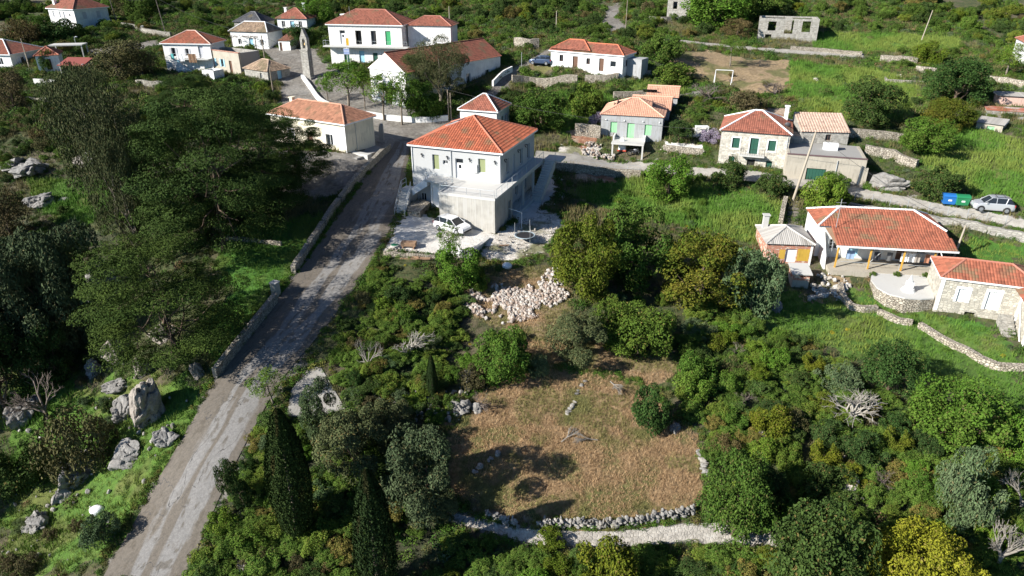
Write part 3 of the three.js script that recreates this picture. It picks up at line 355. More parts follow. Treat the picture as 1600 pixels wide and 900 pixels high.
// an opening [kind, x, y, w, h, options] filled with its joinery; everything is set back in the wall's thickness
function fill(g, mtx, [kind, x, y, w, h, o = {}]) {
  const put = (name, list, m, p) => mk(name, (Array.isArray(list) ? merge(list) : list).applyMatrix4(mtx), m, p), z = -0.16;
  const fr = (t, z0, z1) => [bx(x, x + t, y, y + h, z0, z1), bx(x + w - t, x + w, y, y + h, z0, z1), bx(x + t, x + w - t, y + h - t, y + h, z0, z1), bx(x + t, x + w - t, y, y + t, z0, z1)];
  const fm = o.frame || mat.whitePaint;
  let root = null;
  if (kind === 'win') {
    root = put('window', [...fr(0.06, z - 0.06, z), bx(x + w / 2 - 0.025, x + w / 2 + 0.025, y + 0.06, y + h - 0.06, z - 0.05, z - 0.005)], fm, g);
    for (const k of [0, 1]) { const a = x + 0.06 + k * (w / 2 - 0.035); put('pane', bx(a, a + w / 2 - 0.085, y + 0.06, y + h - 0.06, z - 0.035, z - 0.025), mat.glass, root); }
  } else if (kind === 'shut') {
    root = put('window', fr(0.05, z - 0.02, z + 0.04), o.shut || fm, g);
    for (const k of [0, 1]) {
      const a = x + 0.05 + k * (w / 2 - 0.045), b = a + w / 2 - 0.06, lf = [bx(a, b, y + 0.05, y + h - 0.05, z - 0.005, z + 0.02)];
      if (o.slats !== false) for (let v = y + 0.14; v < y + h - 0.15; v += 0.1) lf.push(bx(a + 0.06, b - 0.06, v, v + 0.06, z + 0.02, z + 0.035));
      put('shutter', lf, o.shut || fm, root);
    }
  } else if (kind === 'door') {
    root = put('door', [...fr(0.06, z - 0.06, z + 0.02), bx(x + 0.06, x + w - 0.06, y + 0.06, y + h * (o.light ? 0.8 : 1) - 0.06, z - 0.05, z - 0.01)], o.shut || fm, g);
    if (o.light) put('pane', bx(x + 0.06, x + w - 0.06, y + h * 0.8, y + h - 0.06, z - 0.04, z - 0.03), mat.glass, root);
    if (o.pane) put('pane', bx(x + w * 0.35, x + w * 0.7, y + h * 0.5, y + h * 0.68, z - 0.012, z - 0.004), mat.glass, root);
    put('handle', bx(x + w - 0.2, x + w - 0.09, y + h * 0.42, y + h * 0.42 + 0.03, z - 0.01, z + 0.04), mat.metal, root);
  } else if (kind === 'open') {                     // opening with its leaves folded back on the wall
    root = put('window', fr(0.05, z - 0.04, z), o.shut || fm, g);
    for (const k of [-1, 1]) { const a = k < 0 ? x - w / 2 - 0.02 : x + w + 0.02; put('shutter', bx(a, a + w / 2, y, y + h, 0.012, 0.05), o.shut || fm, root); }
    if (o.pane !== false) put('pane', bx(x + 0.05, x + w - 0.05, y + 0.05, y + h - 0.05, z - 0.05, z - 0.04), mat.glass, root);
  } else if (kind === 'half') {                     // roller half let down
    root = put('window', fr(0.05, z - 0.04, z), fm, g);
    put('blind', bx(x + 0.05 + (o.l || 0) * w, x + w - 0.05, y + 0.05, y + h - 0.05, z - 0.035, z - 0.015), o.shut, root); put('pane', bx(x + 0.05, x + w - 0.05, y + 0.05, y + h - 0.05, z - 0.07, z - 0.06), mat.glass, root);
  } else return;
  if (o.sur) { const t = o.surw || 0.14; put('surround', [bx(x - t, x, y - (o.sill || 0), y + h + t, 0.004, 0.035), bx(x + w, x + w + t, y - (o.sill || 0), y + h + t, 0.004, 0.035), bx(x, x + w, y + h, y + h + t, 0.004, 0.035), ...(o.sill ? [bx(x - t - 0.04, x + w + t + 0.04, y - o.sill - 0.08, y - o.sill, 0.004, 0.09)] : [])], o.sur, root); }
  return root;
}
// a whole house: walls with real openings, joinery, roof
function house(name, label, key, o) {
  const b = typeof key === 'string' ? BLD[key] : key; if (b.xz) [b.x, b.z] = b.xz;
  const g = thing(name, label, o.category || 'house', [b.x, b.y, b.z], b.yaw, o.group);
  const ov = o.over === undefined ? 0.3 : o.over, w = b.w - 2 * ov, d = b.d - 2 * ov, foot = o.foot === undefined ? -1.2 : o.foot;
  for (const s of ['F', 'R', 'K', 'L']) {
    const list = (o.open && o.open[s]) || [], W = s === 'F' || s === 'K' ? w : d, m = wallFrame(w, d, s);
    mk('wall', wallGeo(W, foot, b.h - 0.02, list, s === 'F' || s === 'K' ? 0 : TH).applyMatrix4(m), (o.mats && o.mats[s]) || o.wall, g);
    for (const q of list) fill(g, m, q);
  }
  if (o.roof !== null) addRoof(g, b.w, b.d, b.h, o.rise, o.type || 'hip', o.style, o);
  g.userData.size = undefined; delete g.userData.size;
  return Object.assign(g, { dims: { w, d, h: b.h, F: wallFrame(w, d, 'F'), R: wallFrame(w, d, 'R'), L: wallFrame(w, d, 'L'), K: wallFrame(w, d, 'K') } });
}
// posts with rails between points given in the frame of the parent
function railing(parent, pts, h = 0.95, gap = 1.1, m = mat.rail, r = 0.022, mid = 1, wires = false) {
  const out = [];
  for (let i = 0; i < pts.length - 1; i++) {
    const a = pts[i], b = pts[i + 1], n = Math.max(1, Math.round(a.distanceTo(b) / gap));
    for (let k = i ? 1 : 0; k <= n; k++) { const p = a.clone().lerp(b, k / n); out.push(bar(p, p.clone().add(V3(0, h, 0)), r)); }
    for (let k = 0; k <= mid; k++) { const y = h - k * h / (mid + 1); out.push(bar(a.clone().add(V3(0, y, 0)), b.clone().add(V3(0, y, 0)), wires && k ? 0.008 : r)); }
  }
  return mk('railing', out, m, parent);
}
function stairs(parent, a, b, width, n, m, name = 'stair_flight') {   // from the bottom a to the top b, solid below
  const d = b.clone().sub(a); d.y = 0; const L = d.length(), u = d.clone().normalize(), rise = (b.y - a.y) / n, run = L / n, pts = [[0, -0.7]];
  for (let i = 0; i < n; i++) pts.push([i * run, i ? i * rise : 0], [i * run, (i + 1) * rise]);
  pts.push([L, n * rise], [L, n * rise - 0.9]);
  const clean = pts.filter((p, i) => !i || p[0] !== pts[i - 1][0] || p[1] !== pts[i - 1][1]), g = new THREE.ExtrudeGeometry(poly(clean), { depth: width, bevelEnabled: false }).translate(0, 0, -width / 2);
  const mm = new THREE.Matrix4().makeBasis(u, V3(0, 1, 0), u.clone().cross(V3(0, 1, 0))); mm.setPosition(a);
  return mk(name, boxuv(g).applyMatrix4(mm), m, parent);
}
// a wall that follows the ground from point to point
function groundWall(name, label, pts, height, thick, m, o = {}) {
  const g = tag(thing(name, label, o.category || 'wall', at(...pts[0]), 0, o.group), null, null, null, 'thing'), ox = g.position.x, oy = g.position.y, oz = g.position.z;
  const c = along(pts), len = pts.reduce((s, p, i) => (i ? s + Math.hypot(p[0] - pts[i - 1][0], p[1] - pts[i - 1][1]) : 0), 0), n = Math.max(1, Math.ceil(len / (o.step || 1.2))), rnd = RNG(Math.round(len * 100)), list = [], cap = [];
  const hv = (t) => (typeof height === 'function' ? height(t) : height), pos = [], idx = [], jag = o.jag || 0;
  const S = [];
  for (let i = 0; i <= n; i++) { const t = i / n, p = c(t), q = c(Math.min(1, t + 0.01)), q0 = c(Math.max(0, t - 0.01)), dx = q.x - q0.x, dz = q.z - q0.z, l = Math.hypot(dx, dz), nx = -dz / l * thick / 2, nz = dx / l * thick / 2; let top = o.level !== undefined ? o.level : Hg(p.x, p.z) + hv(t); top += jag * (rnd() - 0.5); S.push([p.x - ox, p.z - oz, nx, nz, Math.min(Hg(p.x + nx, p.z + nz), Hg(p.x - nx, p.z - nz)) - 0.7 - oy, top - oy]); }
  const P = (x, y, z) => pos.push(x, y, z);
  for (let i = 0; i < n; i++) {
    const A = S[i], B = S[i + 1], k = [[A, -1, 4], [A, -1, 5], [A, 1, 5], [A, 1, 4], [B, -1, 4], [B, -1, 5], [B, 1, 5], [B, 1, 4]].map(([s, e, y]) => V3(s[0] + e * s[2], s[y], s[1] + e * s[3]));
    const qd = (a, b, cc, d) => list.push(quadGeo(k[a], k[b], k[cc], k[d]));
    qd(3, 7, 6, 2); qd(4, 0, 1, 5); qd(2, 6, 5, 1); if (!i) qd(0, 3, 2, 1); if (i === n - 1) qd(7, 4, 5, 6);
    if (o.cap) { const e = 1.12, hh = 0.07, y = (s) => s[5] + 0.003, kk = (s, sg, up) => V3(s[0] + sg * e * s[2], y(s) + up, s[1] + sg * e * s[3]); cap.push(quadGeo(kk(A, 1, 0), kk(B, 1, 0), kk(B, 1, hh), kk(A, 1, hh)), quadGeo(kk(B, -1, 0), kk(A, -1, 0), kk(A, -1, hh), kk(B, -1, hh)), quadGeo(kk(A, 1, hh), kk(B, 1, hh), kk(B, -1, hh), kk(A, -1, hh))); if (!i) cap.push(quadGeo(kk(A, -1, 0), kk(A, 1, 0), kk(A, 1, hh), kk(A, -1, hh))); }
  }
  mk('wall_body', list, m, g); if (cap.length) mk('coping', cap, o.cap, g);
  g.S = S;
  return g;
}
// loose stones: a few shapes shared by all
const stoneGeo = [];
for (let k = 0; k < 7; k++) {
  const g = new THREE.IcosahedronGeometry(0.5, 1), p = g.attributes.position, r = RNG(900 + k), o = [r() * 20, r() * 20, r() * 20];
  for (let i = 0; i < p.count; i++) { const v = V3().fromBufferAttribute(p, i), s = 0.72 + 0.6 * n3(v.x * 2.3 + o[0], v.y * 2.3 + o[1], v.z * 2.3 + o[2]); v.set(clamp(v.x * s, -0.42, 0.42), clamp(v.y * s, -0.36, 0.36), clamp(v.z * s, -0.42, 0.42)); p.setXYZ(i, v.x, v.y, v.z); }
  g.computeVertexNormals(); stoneGeo.push(boxuv(g));
}
const stoneMats = [[0.5, 0.49, 0.47], [0.42, 0.41, 0.39], [0.58, 0.55, 0.5], [0.36, 0.35, 0.33]].map((c) => M(C(...c), 0.95, { map: T.rock, bumpMap: T.rockB, bumpScale: 0.03 }));
function dryWall(name, label, pts, courses, size, o = {}) {      // every stone a mesh of its own
  const g = tag(thing(name, label, 'stone wall', at(...pts[0]), 0, o.group), null, null, null, 'thing'), c = along(pts), len = pts.reduce((s, p, i) => (i ? s + Math.hypot(p[0] - pts[i - 1][0], p[1] - pts[i - 1][1]) : 0), 0), rnd = RNG(Math.round(len * 77 + size * 1000));
  for (let k = 0; k < courses; k++) for (let s = (k % 2) * size * 0.5; s < len; ) {
    const w = size * (0.45 + 1.5 * rnd() * rnd()) * (1 - 0.1 * k), t = clamp((s + w / 2) / len, 0, 1), p = c(t), h = w * (0.5 + 0.4 * rnd());
    if (k < courses - 1 || rnd() < 0.72) {
      const m = mk('stone', stoneGeo[Math.floor(rnd() * 7)], stoneMats[Math.floor(rnd() * 4)], g);
      m.position.set(p.x - g.position.x + (rnd() - 0.5) * 0.28, Hg(p.x, p.z) - g.position.y + (k + 0.35 + 0.3 * rnd()) * size * 0.6, p.z - g.position.z + (rnd() - 0.5) * 0.34);
      m.scale.set(w * 1.25, h * 1.35, size * (0.9 + 0.5 * rnd()) * 1.3); const q = c(Math.min(1, t + 0.02)), e = c(Math.max(0, t - 0.02)); m.rotation.set((rnd() - 0.5) * 1.2, -Math.atan2(q.z - e.z, q.x - e.x) + (rnd() - 0.5) * 1.2, (rnd() - 0.5) * 1.2);
    }
    s += w * 0.95;
  }
  return g;
}
// ---------------------------------------------------------------- the grey house with the big tiled roof, its garage, terrace and stairs
{
  const g = house('grey_villa', 'large grey rendered two-storey house with orange pyramid roof above a concrete garage', 'main', {
    wall: mat.render, over: 0.26, rise: 2.4, ridge: 0.4, style: 'orange', fascia: mat.whitePaint, foot: -1.5, cap: 0.13, pitch: 0.3, amp: 0.075,
    open: {
      F: [['half', 2.62, 4.75, 0.82, 1.75, { shut: mat.khaki, l: 0.18, frame: mat.whitePaint }], ['win', 3.92, 5.5, 0.6, 0.46, {}], ['door', 5.45, 4.06, 0.95, 2.25, { light: 1, pane: 1 }], ['half', 8.2, 4.95, 0.86, 1.6, { shut: mat.khaki, l: 0.1 }], ['win', 0.9, 0.9, 0.7, 0.9, {}]],
      R: [['win', 1.7, 4.6, 0.8, 1.7, {}], ['door', 3.6, 4.06, 0.85, 2.2, { shut: mat.greyShut }], ['win', 6.2, 4.4, 0.85, 1.9, {}], ['win', 8.7, 4.4, 0.85, 1.9, {}], ['door', 1.0, 0.5, 0.9, 2.1, { shut: mat.greyShut }], ['win', 4.6, 1.1, 0.8, 1.2, {}], ['win', 7.6, 1.1, 0.8, 1.2, {}]],
      L: [['win', 3, 4.8, 0.8, 1.4, {}], ['win', 7, 4.8, 0.8, 1.4, {}]],
    },
  });
  const y = 4.03, d = g.dims;
  const gar = mk('garage_block', wallGeo(6.36, -1.5, y - 0.2, [], 0).applyMatrix4(new THREE.Matrix4().makeTranslation(0.43, 0, 10.97)), mat.board, g);
  mk('side_wall', wallGeo(4.93, -1.5, y - 0.2, [['door', 3.6, 0.4, 0.9, 2.1]], 0, 0.3).applyMatrix4(new THREE.Matrix4().makeBasis(V3(0, 0, -1), V3(0, 1, 0), V3(1, 0, 0)).setPosition(6.79, 0, 10.62)), mat.board, gar);
  mk('side_wall', wallGeo(4.93, -1.5, y - 0.2, [], 0, 0.3).applyMatrix4(new THREE.Matrix4().makeBasis(V3(0, 0, 1), V3(0, 1, 0), V3(-1, 0, 0)).setPosition(0.43, 0, 5.69)), mat.board, gar);
  const ter = mk('terrace_slab', [bx(0.38, 6.84, y - 0.2, y, 5.66, 11.02)], mat.terrace, g);
  mk('terrace_kerb', [bx(0.38, 6.84, y, y + 0.1, 10.8, 11.02), bx(0.38, 0.56, y, y + 0.1, 7.6, 10.8)], mat.concrete, ter);
  mk('balcony', [bx(-3, 0.375, y - 0.2, y, 5.66, 7.5), bx(5.46, 6.82, y - 0.2, y, -5.6, 5.655)], mat.terrace, g);
  mk('balcony_beam', [bx(6.62, 6.8, y - 0.5, y - 0.205, -5.6, 5.6)], mat.concrete, g);
  for (const z of [-5.4, -1.8, 1.8]) mk('pillar', bx(6.6, 6.82, -1.4, y - 0.505, z, z + 0.22), mat.concrete, g);
  mk('undercroft_wall', [bx(-2.8, -2.62, -1, y - 0.21, 6.3, 6.5), bx(-1.86, 0.42, -1, y - 0.21, 6.3, 6.5), bx(-2.62, -1.86, 3.0, y - 0.21, 6.3, 6.5)], mat.white, g);
  const dr = mk('door', bx(-2.6, -1.88, 0.6, 2.98, 6.36, 6.42), mat.whitePaint, g); mk('handle', bx(-2.02, -1.95, 1.7, 1.75, 6.42, 6.46), mat.metal, dr);
  railing(g, [V3(0.5, y + 0.1, 7.5), V3(0.5, y + 0.1, 10.9), V3(6.7, y + 0.1, 10.9)], 0.75, 1.6, mat.rail, 0.026, 1, true);
  railing(g, [V3(6.74, y, 10.4), V3(6.74, y, -5.5)], 0.85, 1.6, mat.rail, 0.026, 1, true);
  railing(g, [V3(-2.9, y, 6.95), V3(-2.9, y, 7.42), V3(0.35, y, 7.42)], 0.85, 1.1, mat.rail, 0.028, 1, true);
  // stairs at the road side: a flight to the landing, a second one along the front
  stairs(g, V3(-4.75, 0.45, 10.4), V3(-5.7, 2.5, 6.9), 1.15, 11, mat.concrete);
  mk('landing', bx(-6.35, -5.0, 0.4, 2.5, 5.66, 6.88), mat.concrete, g);
  stairs(g, V3(-4.98, 2.5, 6.3), V3(-3.02, y, 6.3), 1.1, 8, mat.whitePaint);
  railing(g, [V3(-5.35, 0.45, 10.5), V3(-6.3, 2.5, 6.9), V3(-6.3, 2.5, 5.75)], 0.95, 1.3, mat.rail, 0.03, 1); railing(g, [V3(-4.2, 0.5, 10.3), V3(-5.1, 2.5, 6.9)], 0.95, 1.3, mat.rail, 0.03, 1);
  mk('stone_platform', new THREE.ExtrudeGeometry(poly([[-4, -10], [-2.5, -9.9], [-2.9, -6.6], [-4.6, -6.3], [-4.9, -8]]), { depth: 2.0, bevelEnabled: false }).rotateX(-PI / 2).translate(0, -0.8, 0), mat.rubblePale, g);
  // stairs and walkway on the right side
  stairs(g, V3(7.45, 0.5, -0.7), V3(7.7, y, -5.4), 1.25, 16, mat.concrete); mk('upper_walkway', bx(6.83, 9.0, y - 0.22, y, -7.6, -5.42), mat.concrete, g);
  railing(g, [V3(8.05, 0.5, -0.7), V3(8.3, y, -5.4)], 0.95, 1.4, mat.rail, 0.02, 1); mk('lower_walkway', bx(5.46, 7.2, -1, 0.5, -5.5, 5.6), mat.concrete, g);
  railing(g, [V3(7.12, 0.5, -0.6), V3(7.12, 0.5, 5.5)], 0.9, 1.5, mat.rail, 0.018, 1);
  // fittings
  for (const [a, b] of [['F', 1.35], ['F', 4.5], ['F', 7.2], ['F', 10.2], ['R', 1.0], ['R', 5.3], ['R', 7.8]]) mk('wall_lamp', merge([bx(b - 0.05, b + 0.05, 6.3, 6.5, 0.01, 0.06), bar(V3(b, 6.45, 0.03), V3(b, 6.55, 0.2), 0.02), new THREE.ConeGeometry(0.09, 0.14, 8).translate(b, 6.48, 0.22), bar(V3(b, 6.3, 0.05), V3(b + 0.1, 6.1, 0.15), 0.05)]).applyMatrix4(d[a]), mat.black, g);
  mk('downpipe', bar(V3(4.98, 4.03, 0.06), V3(4.98, 7.3, 0.06), 0.045).applyMatrix4(d.F), mat.galv, g);
  for (const x of [0.12, 10.8]) mk('downpipe', bar(V3(x, 4.05, 0.06), V3(x, 7.3, 0.06), 0.05).applyMatrix4(d.F), mat.whitePaint, g);
  const ac = mk('wall_box', bx(7.72, 8.1, 4.95, 5.85, 0.01, 0.16).applyMatrix4(d.F), mat.whitePaint, g);
  // solar panels on the road-side slope
  const sl = Math.atan2(2.4, 5.7);
  for (let k = 0; k < 2; k++) { const p = mk('solar_panel', new THREE.BoxGeometry(1.05, 0.05, 1.9), mat.glass, g); p.rotation.z = sl; p.position.set(-2.0 - 0.9 * k, 7.42 + 2.4 * (1 - (2.0 + 0.9 * k) / 5.7) + 0.2, 0.2 - 0.5 * k); const f = mk('panel_frame', merge([bx(-0.54, 0.54, -0.04, 0.04, 0.95, 1.0), bx(-0.54, 0.54, -0.04, 0.04, -1.0, -0.95), bx(-0.56, -0.53, -0.04, 0.04, -0.95, 0.95), bx(0.53, 0.56, -0.04, 0.04, -0.95, 0.95)]), mat.galv, p); }
}
// yard wall holding the forecourt
groundWall('yard_retaining_wall', 'concrete retaining wall along the forecourt below the white car', [[-2.39,-67.31],[-3.12,-65.59],[-4.07,-63.52]], 0.4, 0.35, mat.concrete, { level: 0.06 });
groundWall('yard_edge_wall', 'low pale block wall edge beside the timber beams at the forecourt', [[-12.72,-63.78],[-10.15,-63.51],[-7,-63.63]], 0.35, 0.4, mat.rubblePale, { jag: 0.12 });

// ---------------------------------------------------------------- houses along the street and the square
{
  const g = house('cream_house', 'cream house with terracotta hipped roof behind the big pine', 'yellow', { wall: mat.cream, over: 0.3, rise: 1.6, style: 'terracotta', fascia: mat.whitePaint,
    open: { F: [['win', 3, 0.9, 1, 1.3, { sur: mat.whitePaint }], ['win', 9.6, 0.9, 1.2, 1.4, { sur: mat.whitePaint }], ['door', 6.3, 0.05, 1, 2.2, { shut: mat.brownDoor }]] } });
  mk('chimney', [bx(-5.3, -4.8, 4.2, 5.6, -0.4, 0.1), bx(-5.4, -4.7, 5.6, 5.7, -0.5, 0.2)], mat.cream, g);
  mk('pipe', bar(V3(1.9, 0.3, 0.06), V3(1.9, 3.7, 0.06), 0.04).applyMatrix4(g.dims.R), mat.galv, g);
  mk('corner_band', [bx(12.75, 12.96, 0, 3.8, 0.004, 0.03)].map((q) => q.applyMatrix4(g.dims.F)), mat.whitePaint, g);
  mk('paved_step', bx(6.3, 8.6, -1.2, -0.02, -2.6, 3.4), mat.concreteDark, g);
  mk('ledge', bx(6.5, 9.3, -1.2, 0.22, 1.4, 2.2), mat.concrete, g);
}
house('white_cottage', 'small white cottage with red pyramid roof just behind the large grey house', 'small', { wall: mat.white, over: 0.25, rise: 1.75, ridge: 0.5, style: 'red', fascia: mat.whitePaint, capMat: mat.whitePaint,
  open: { F: [['win', 1.1, 1, 1, 1.2, {}], ['door', 3.3, 0.1, 1.6, 2.2, { shut: mat.cream }]], R: [['door', 2, 0.1, 0.9, 2.2, { shut: mat.greenShut }], ['win', 3.7, 1, 0.8, 1.2, {}]] } });
{
  const g = house('gabled_hall', 'long white gabled hall with weathered tile roof behind the square trees', 'hall', { wall: mat.white, over: 0.2, rise: 2.6, type: 'gablez', style: 'red', capMat: M(C(0.25, 0.1, 0.06), 0.9),
    open: { F: [['door', 3.1, 0.3, 1.5, 2.6, { shut: mat.brownDoor }]], R: [['win', 4, 2, 1, 1.6, {}], ['win', 9, 2, 1, 1.6, {}], ['win', 14, 2, 1, 1.6, {}], ['win', 19, 2, 1, 1.6, {}]] } });
}
{
  const g = house('two_storey_house', 'whitewashed stone two-storey house with balcony and red hipped roof on the square', 'two', { wall: mat.white, over: 0.3, rise: 2.2, ridge: 5.6, style: 'red', fascia: mat.whitePaint,
    open: { F: [['door', 2.1, 3.75, 1.0, 2.4, { light: 1, pane: 1 }], ['none', 5, 3.75, 1.15, 2.4], ['half', 7.9, 3.75, 1, 2.4, { shut: mat.dark, l: 0.5 }], ['shut', 10.6, 3.75, 1, 2.4, { shut: mat.brightGreen }], ['door', 2.5, 0.2, 1, 2.3, { shut: mat.greenShut }], ['door', 5.4, 0.4, 1, 2.3, { shut: mat.blueShut }], ['shut', 8, 0.8, 0.9, 1.6, { shut: mat.greenShut }], ['shut', 10.8, 0.8, 0.9, 1.6, { shut: mat.greenShut }]] } });
  g.children.filter((c) => c.name === 'wall').forEach((c) => { c.material = mat.stoneWhite; });
  mk('balcony', bx(-7.6, 8.2, 3.4, 3.6, 3.72, 5.1), mat.concrete, g);
  railing(g, [V3(-7.5, 3.6, 3.9), V3(-7.5, 3.6, 5), V3(8.1, 3.6, 5)], 0.9, 1.8, mat.rail, 0.02, 1, true);
  mk('dark_doorway', bx(-1.65, -0.55, 3.78, 6.1, 2.9, 2.95), mat.dark, g);
  const w = mk('solar_water_heater', merge([bar(V3(-5.6, 8.35, 0.5), V3(-4.4, 8.45, 0.5), 0.26, 10)]), mat.whitePaint, g); mk('collector', new THREE.BoxGeometry(1.2, 0.08, 1.6).rotateX(0.6).translate(-5, 8.0, 1.3), mat.glass, w);
  mk('antenna', [bar(V3(-3.4, 7.6, 1.5), V3(-3.4, 10, 1.5), 0.025)], mat.metal, g);
}
house('stone_annex', 'low whitewashed annex with red tile roof joined to the two-storey house', { x: BLD.two.x + 11.2, z: BLD.two.z + 0.6, w: 8.4, d: 5.5, yaw: -0.169, y: 9.2, h: 5.3 }, { wall: mat.white, over: 0.25, rise: 1.4, style: 'red' });
{
  const g = house('laundry_house', 'white two-storey house with red hipped roof and laundry on its balcony', 'laundry', { wall: mat.white, over: 0.3, rise: 1.9, ridge: 1.6, style: 'bright', fascia: mat.whitePaint, capMat: M(C(0.6, 0.42, 0.34), 0.9),
    open: { F: [['open', 1.5, 2.9, 0.75, 1.5, { shut: mat.greyShut }], ['open', 4.2, 3.1, 0.6, 1.2, { shut: mat.greyShut }], ['door', 6.7, 2.7, 0.95, 2.2, { shut: mat.greyShut }], ['door', 1.7, 0.1, 1, 2.2, { shut: mat.blueShut }]] } });
  mk('balcony', bx(-2.2, 4.4, 2.5, 2.66, 2.68, 3.9), mat.concrete, g); railing(g, [V3(-2.1, 2.66, 3.8), V3(4.3, 2.66, 3.8)], 0.9, 1.1);
  mk('stair_wall', new THREE.ExtrudeGeometry(poly([[-2.2, -1], [1.2, -1], [1.2, 0.3], [-2.2, 2.5]]), { depth: 0.15, bevelEnabled: false }).translate(0, 0, 3.7), mat.white, g);
  for (const [k, a, b, c, m] of [[0, -1.4, -0.1, 1.3, mat.whitePaint], [1, 0.7, 2.2, 1.5, M(C(0.2, 0.12, 0.07), 0.95)], [2, -2.6, -2, 1.0, M(C(0.1, 0.4, 0.4), 0.95)]]) { const t = new THREE.PlaneGeometry(b - a, c, 8, 6), p = t.attributes.position; for (let i = 0; i < p.count; i++) p.setZ(i, 0.06 * Math.sin(p.getX(i) * 9 + p.getY(i))); t.computeVertexNormals(); const l = thing('laundry_cloth', ['white sheet hung over the balcony of the white two-storey house', 'brown blanket hung over the balcony of the white two-storey house', 'teal towel hung beside the balcony of the white two-storey house'][k], 'laundry', [g.position.x + Math.cos(BLD.laundry.yaw) * (a + b) / 2 + Math.sin(BLD.laundry.yaw) * 3.95, g.position.y + 3.55 - c / 2, g.position.z - Math.sin(BLD.laundry.yaw) * (a + b) / 2 + Math.cos(BLD.laundry.yaw) * 3.95], BLD.laundry.yaw, 'laundry on the balcony'); m.side = THREE.DoubleSide; mk('cloth', t, m, l); }
}
{
  const b = BLD.laundryruin, g = house('roofless_house', 'roofless stone house with pale blue shutters beside the laundry house', 'laundryruin', { wall: mat.stoneGrey, over: 0, roof: null, category: 'ruin',
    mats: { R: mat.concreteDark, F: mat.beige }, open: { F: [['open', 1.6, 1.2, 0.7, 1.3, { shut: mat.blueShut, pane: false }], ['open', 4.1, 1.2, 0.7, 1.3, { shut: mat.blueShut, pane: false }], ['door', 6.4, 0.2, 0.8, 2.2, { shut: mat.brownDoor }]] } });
  mk('wall_coping', [bx(-b.w / 2 - 0.1, b.w / 2 + 0.1, b.h - 0.01, b.h + 0.08, b.d / 2 - 0.4, b.d / 2 + 0.1)], mat.brick, g);
}
house('lean_white_gable', 'narrow white roofless hut with one dark doorway above the pines', { xz: [-52.33,-126.28], w: 2.6, d: 2.4, yaw: -0.4, y: 6.0, h: 1.9 }, { wall: mat.white, over: 0, roof: null, category: 'hut', open: { F: [['none', 0.9, 0.2, 0.7, 1.2]] } });
house('stone_hut', 'stone hut with mossy clay tile hip roof beside the street pole', 'hut', { wall: mat.stoneGrey, over: 0.2, rise: 1.5, style: 'clay', category: 'hut', open: { F: [['win', 4.2, 0.7, 0.6, 0.9, {}]], R: [['door', 2, 0.1, 0.9, 1.8, { shut: mat.blueShut }]] } });
{
  const g = house('arbour_house', 'white house with clay tile roof and bare vine arbour on the square', 'arbour', { wall: mat.white, over: 0.25, rise: 1.7, ridge: 4.8, style: 'clay', capMat: mat.whitePaint, open: { F: [['door', 4.2, 0.1, 1, 2.1, { shut: mat.blueShut }], ['win', 1.6, 0.9, 0.8, 1.1, {}], ['win', 6.8, 0.9, 0.8, 1.1, {}]] } });
  const r = RNG(3), v = []; for (const x of [-2.9, 2.6]) v.push(bar(V3(x, -0.5, 4.6), V3(x, 2.6, 4.6), 0.09)); for (let k = 0; k < 60; k++) { const a = V3(-3.2 + 6.4 * r(), 2.4 + 0.4 * r(), 2.9 + 2.2 * r()); v.push(bar(a, a.clone().add(V3((r() - 0.5) * 1.8, (r() - 0.5) * 0.5, (r() - 0.5) * 1.4)), 0.035, 4)); }
  mk('vine_arbour', v, mat.twigDark, g);
}
house('rusty_roof_shed', 'small white shed with rusty streaked tile roof at the edge of the square', { ...BLD.rusty, d: 5 , z: BLD.rusty.z + 1.6 }, { wall: mat.white, over: 0.15, rise: 1.1, type: 'shed', style: 'brown', category: 'shed', open: { F: [['door', 0.2, 0.1, 0.6, 1.6, { shut: mat.brownDoor }]] } });
{
  const g = house('chimney_house', 'white house with hip roof and tall white chimney above the square', 'chimney', { wall: mat.white, over: 0.25, rise: 2.0, ridge: 0.6, style: 'red', open: { F: [['win', 1, 0.9, 0.8, 1.3, {}], ['door', 3, 0.1, 1, 2.1, { shut: mat.blueShut }], ['win', 5, 0.9, 0.8, 1.3, {}]] } });
  for (const x of [0.9, -3.6]) mk('chimney', [bx(x, x + 0.55, 2.8, x > 0 ? 5.6 : 4.6, -2.4, -1.9), bx(x - 0.1, x + 0.65, x > 0 ? 5.6 : 4.6, x > 0 ? 5.7 : 4.7, -2.5, -1.8)], mat.whitePaint, g);
}
house('slate_house', 'old house with dark grey weathered roof above the square', { x: -57.5, z: -166, w: 7, d: 6, yaw: -0.2, y: 9.6, h: 2.7 }, { wall: mat.stoneGrey, over: 0.2, rise: 1.9, style: 'slate', open: { F: [['win', 1.4, 0.9, 0.8, 1.1, {}]] } });
{
  const g = house('corner_house', 'white two-storey house with shaded blue-white side in the upper left corner', 'topleftB', { wall: mat.white, over: 0.3, rise: 2.6, ridge: 1, style: 'red', fascia: mat.whitePaint,
    open: { F: [['shut', 1.3, 2.9, 0.8, 1.3, { shut: mat.greyShut }], ['shut', 3.6, 2.9, 0.8, 1.3, { shut: mat.greyShut }], ['shut', 5, 2.2, 0.7, 2, { shut: mat.greyShut }], ['win', 6.9, 3.2, 0.6, 0.6, {}]], R: [['shut', 1.9, 2.6, 1, 1.5, { shut: mat.greyShut }], ['shut', 5.4, 2.6, 1, 1.5, { shut: mat.greyShut }], ['shut', 6.2, 0.1, 1, 1.8, { shut: mat.greyShut }]] } });
  mk('chimney', [bx(-3.4, -2.8, 4.9, 6.4, 2.8, 3.4), bx(-3.5, -2.7, 6.4, 6.5, 2.7, 3.5)], mat.whitePaint, g);
}
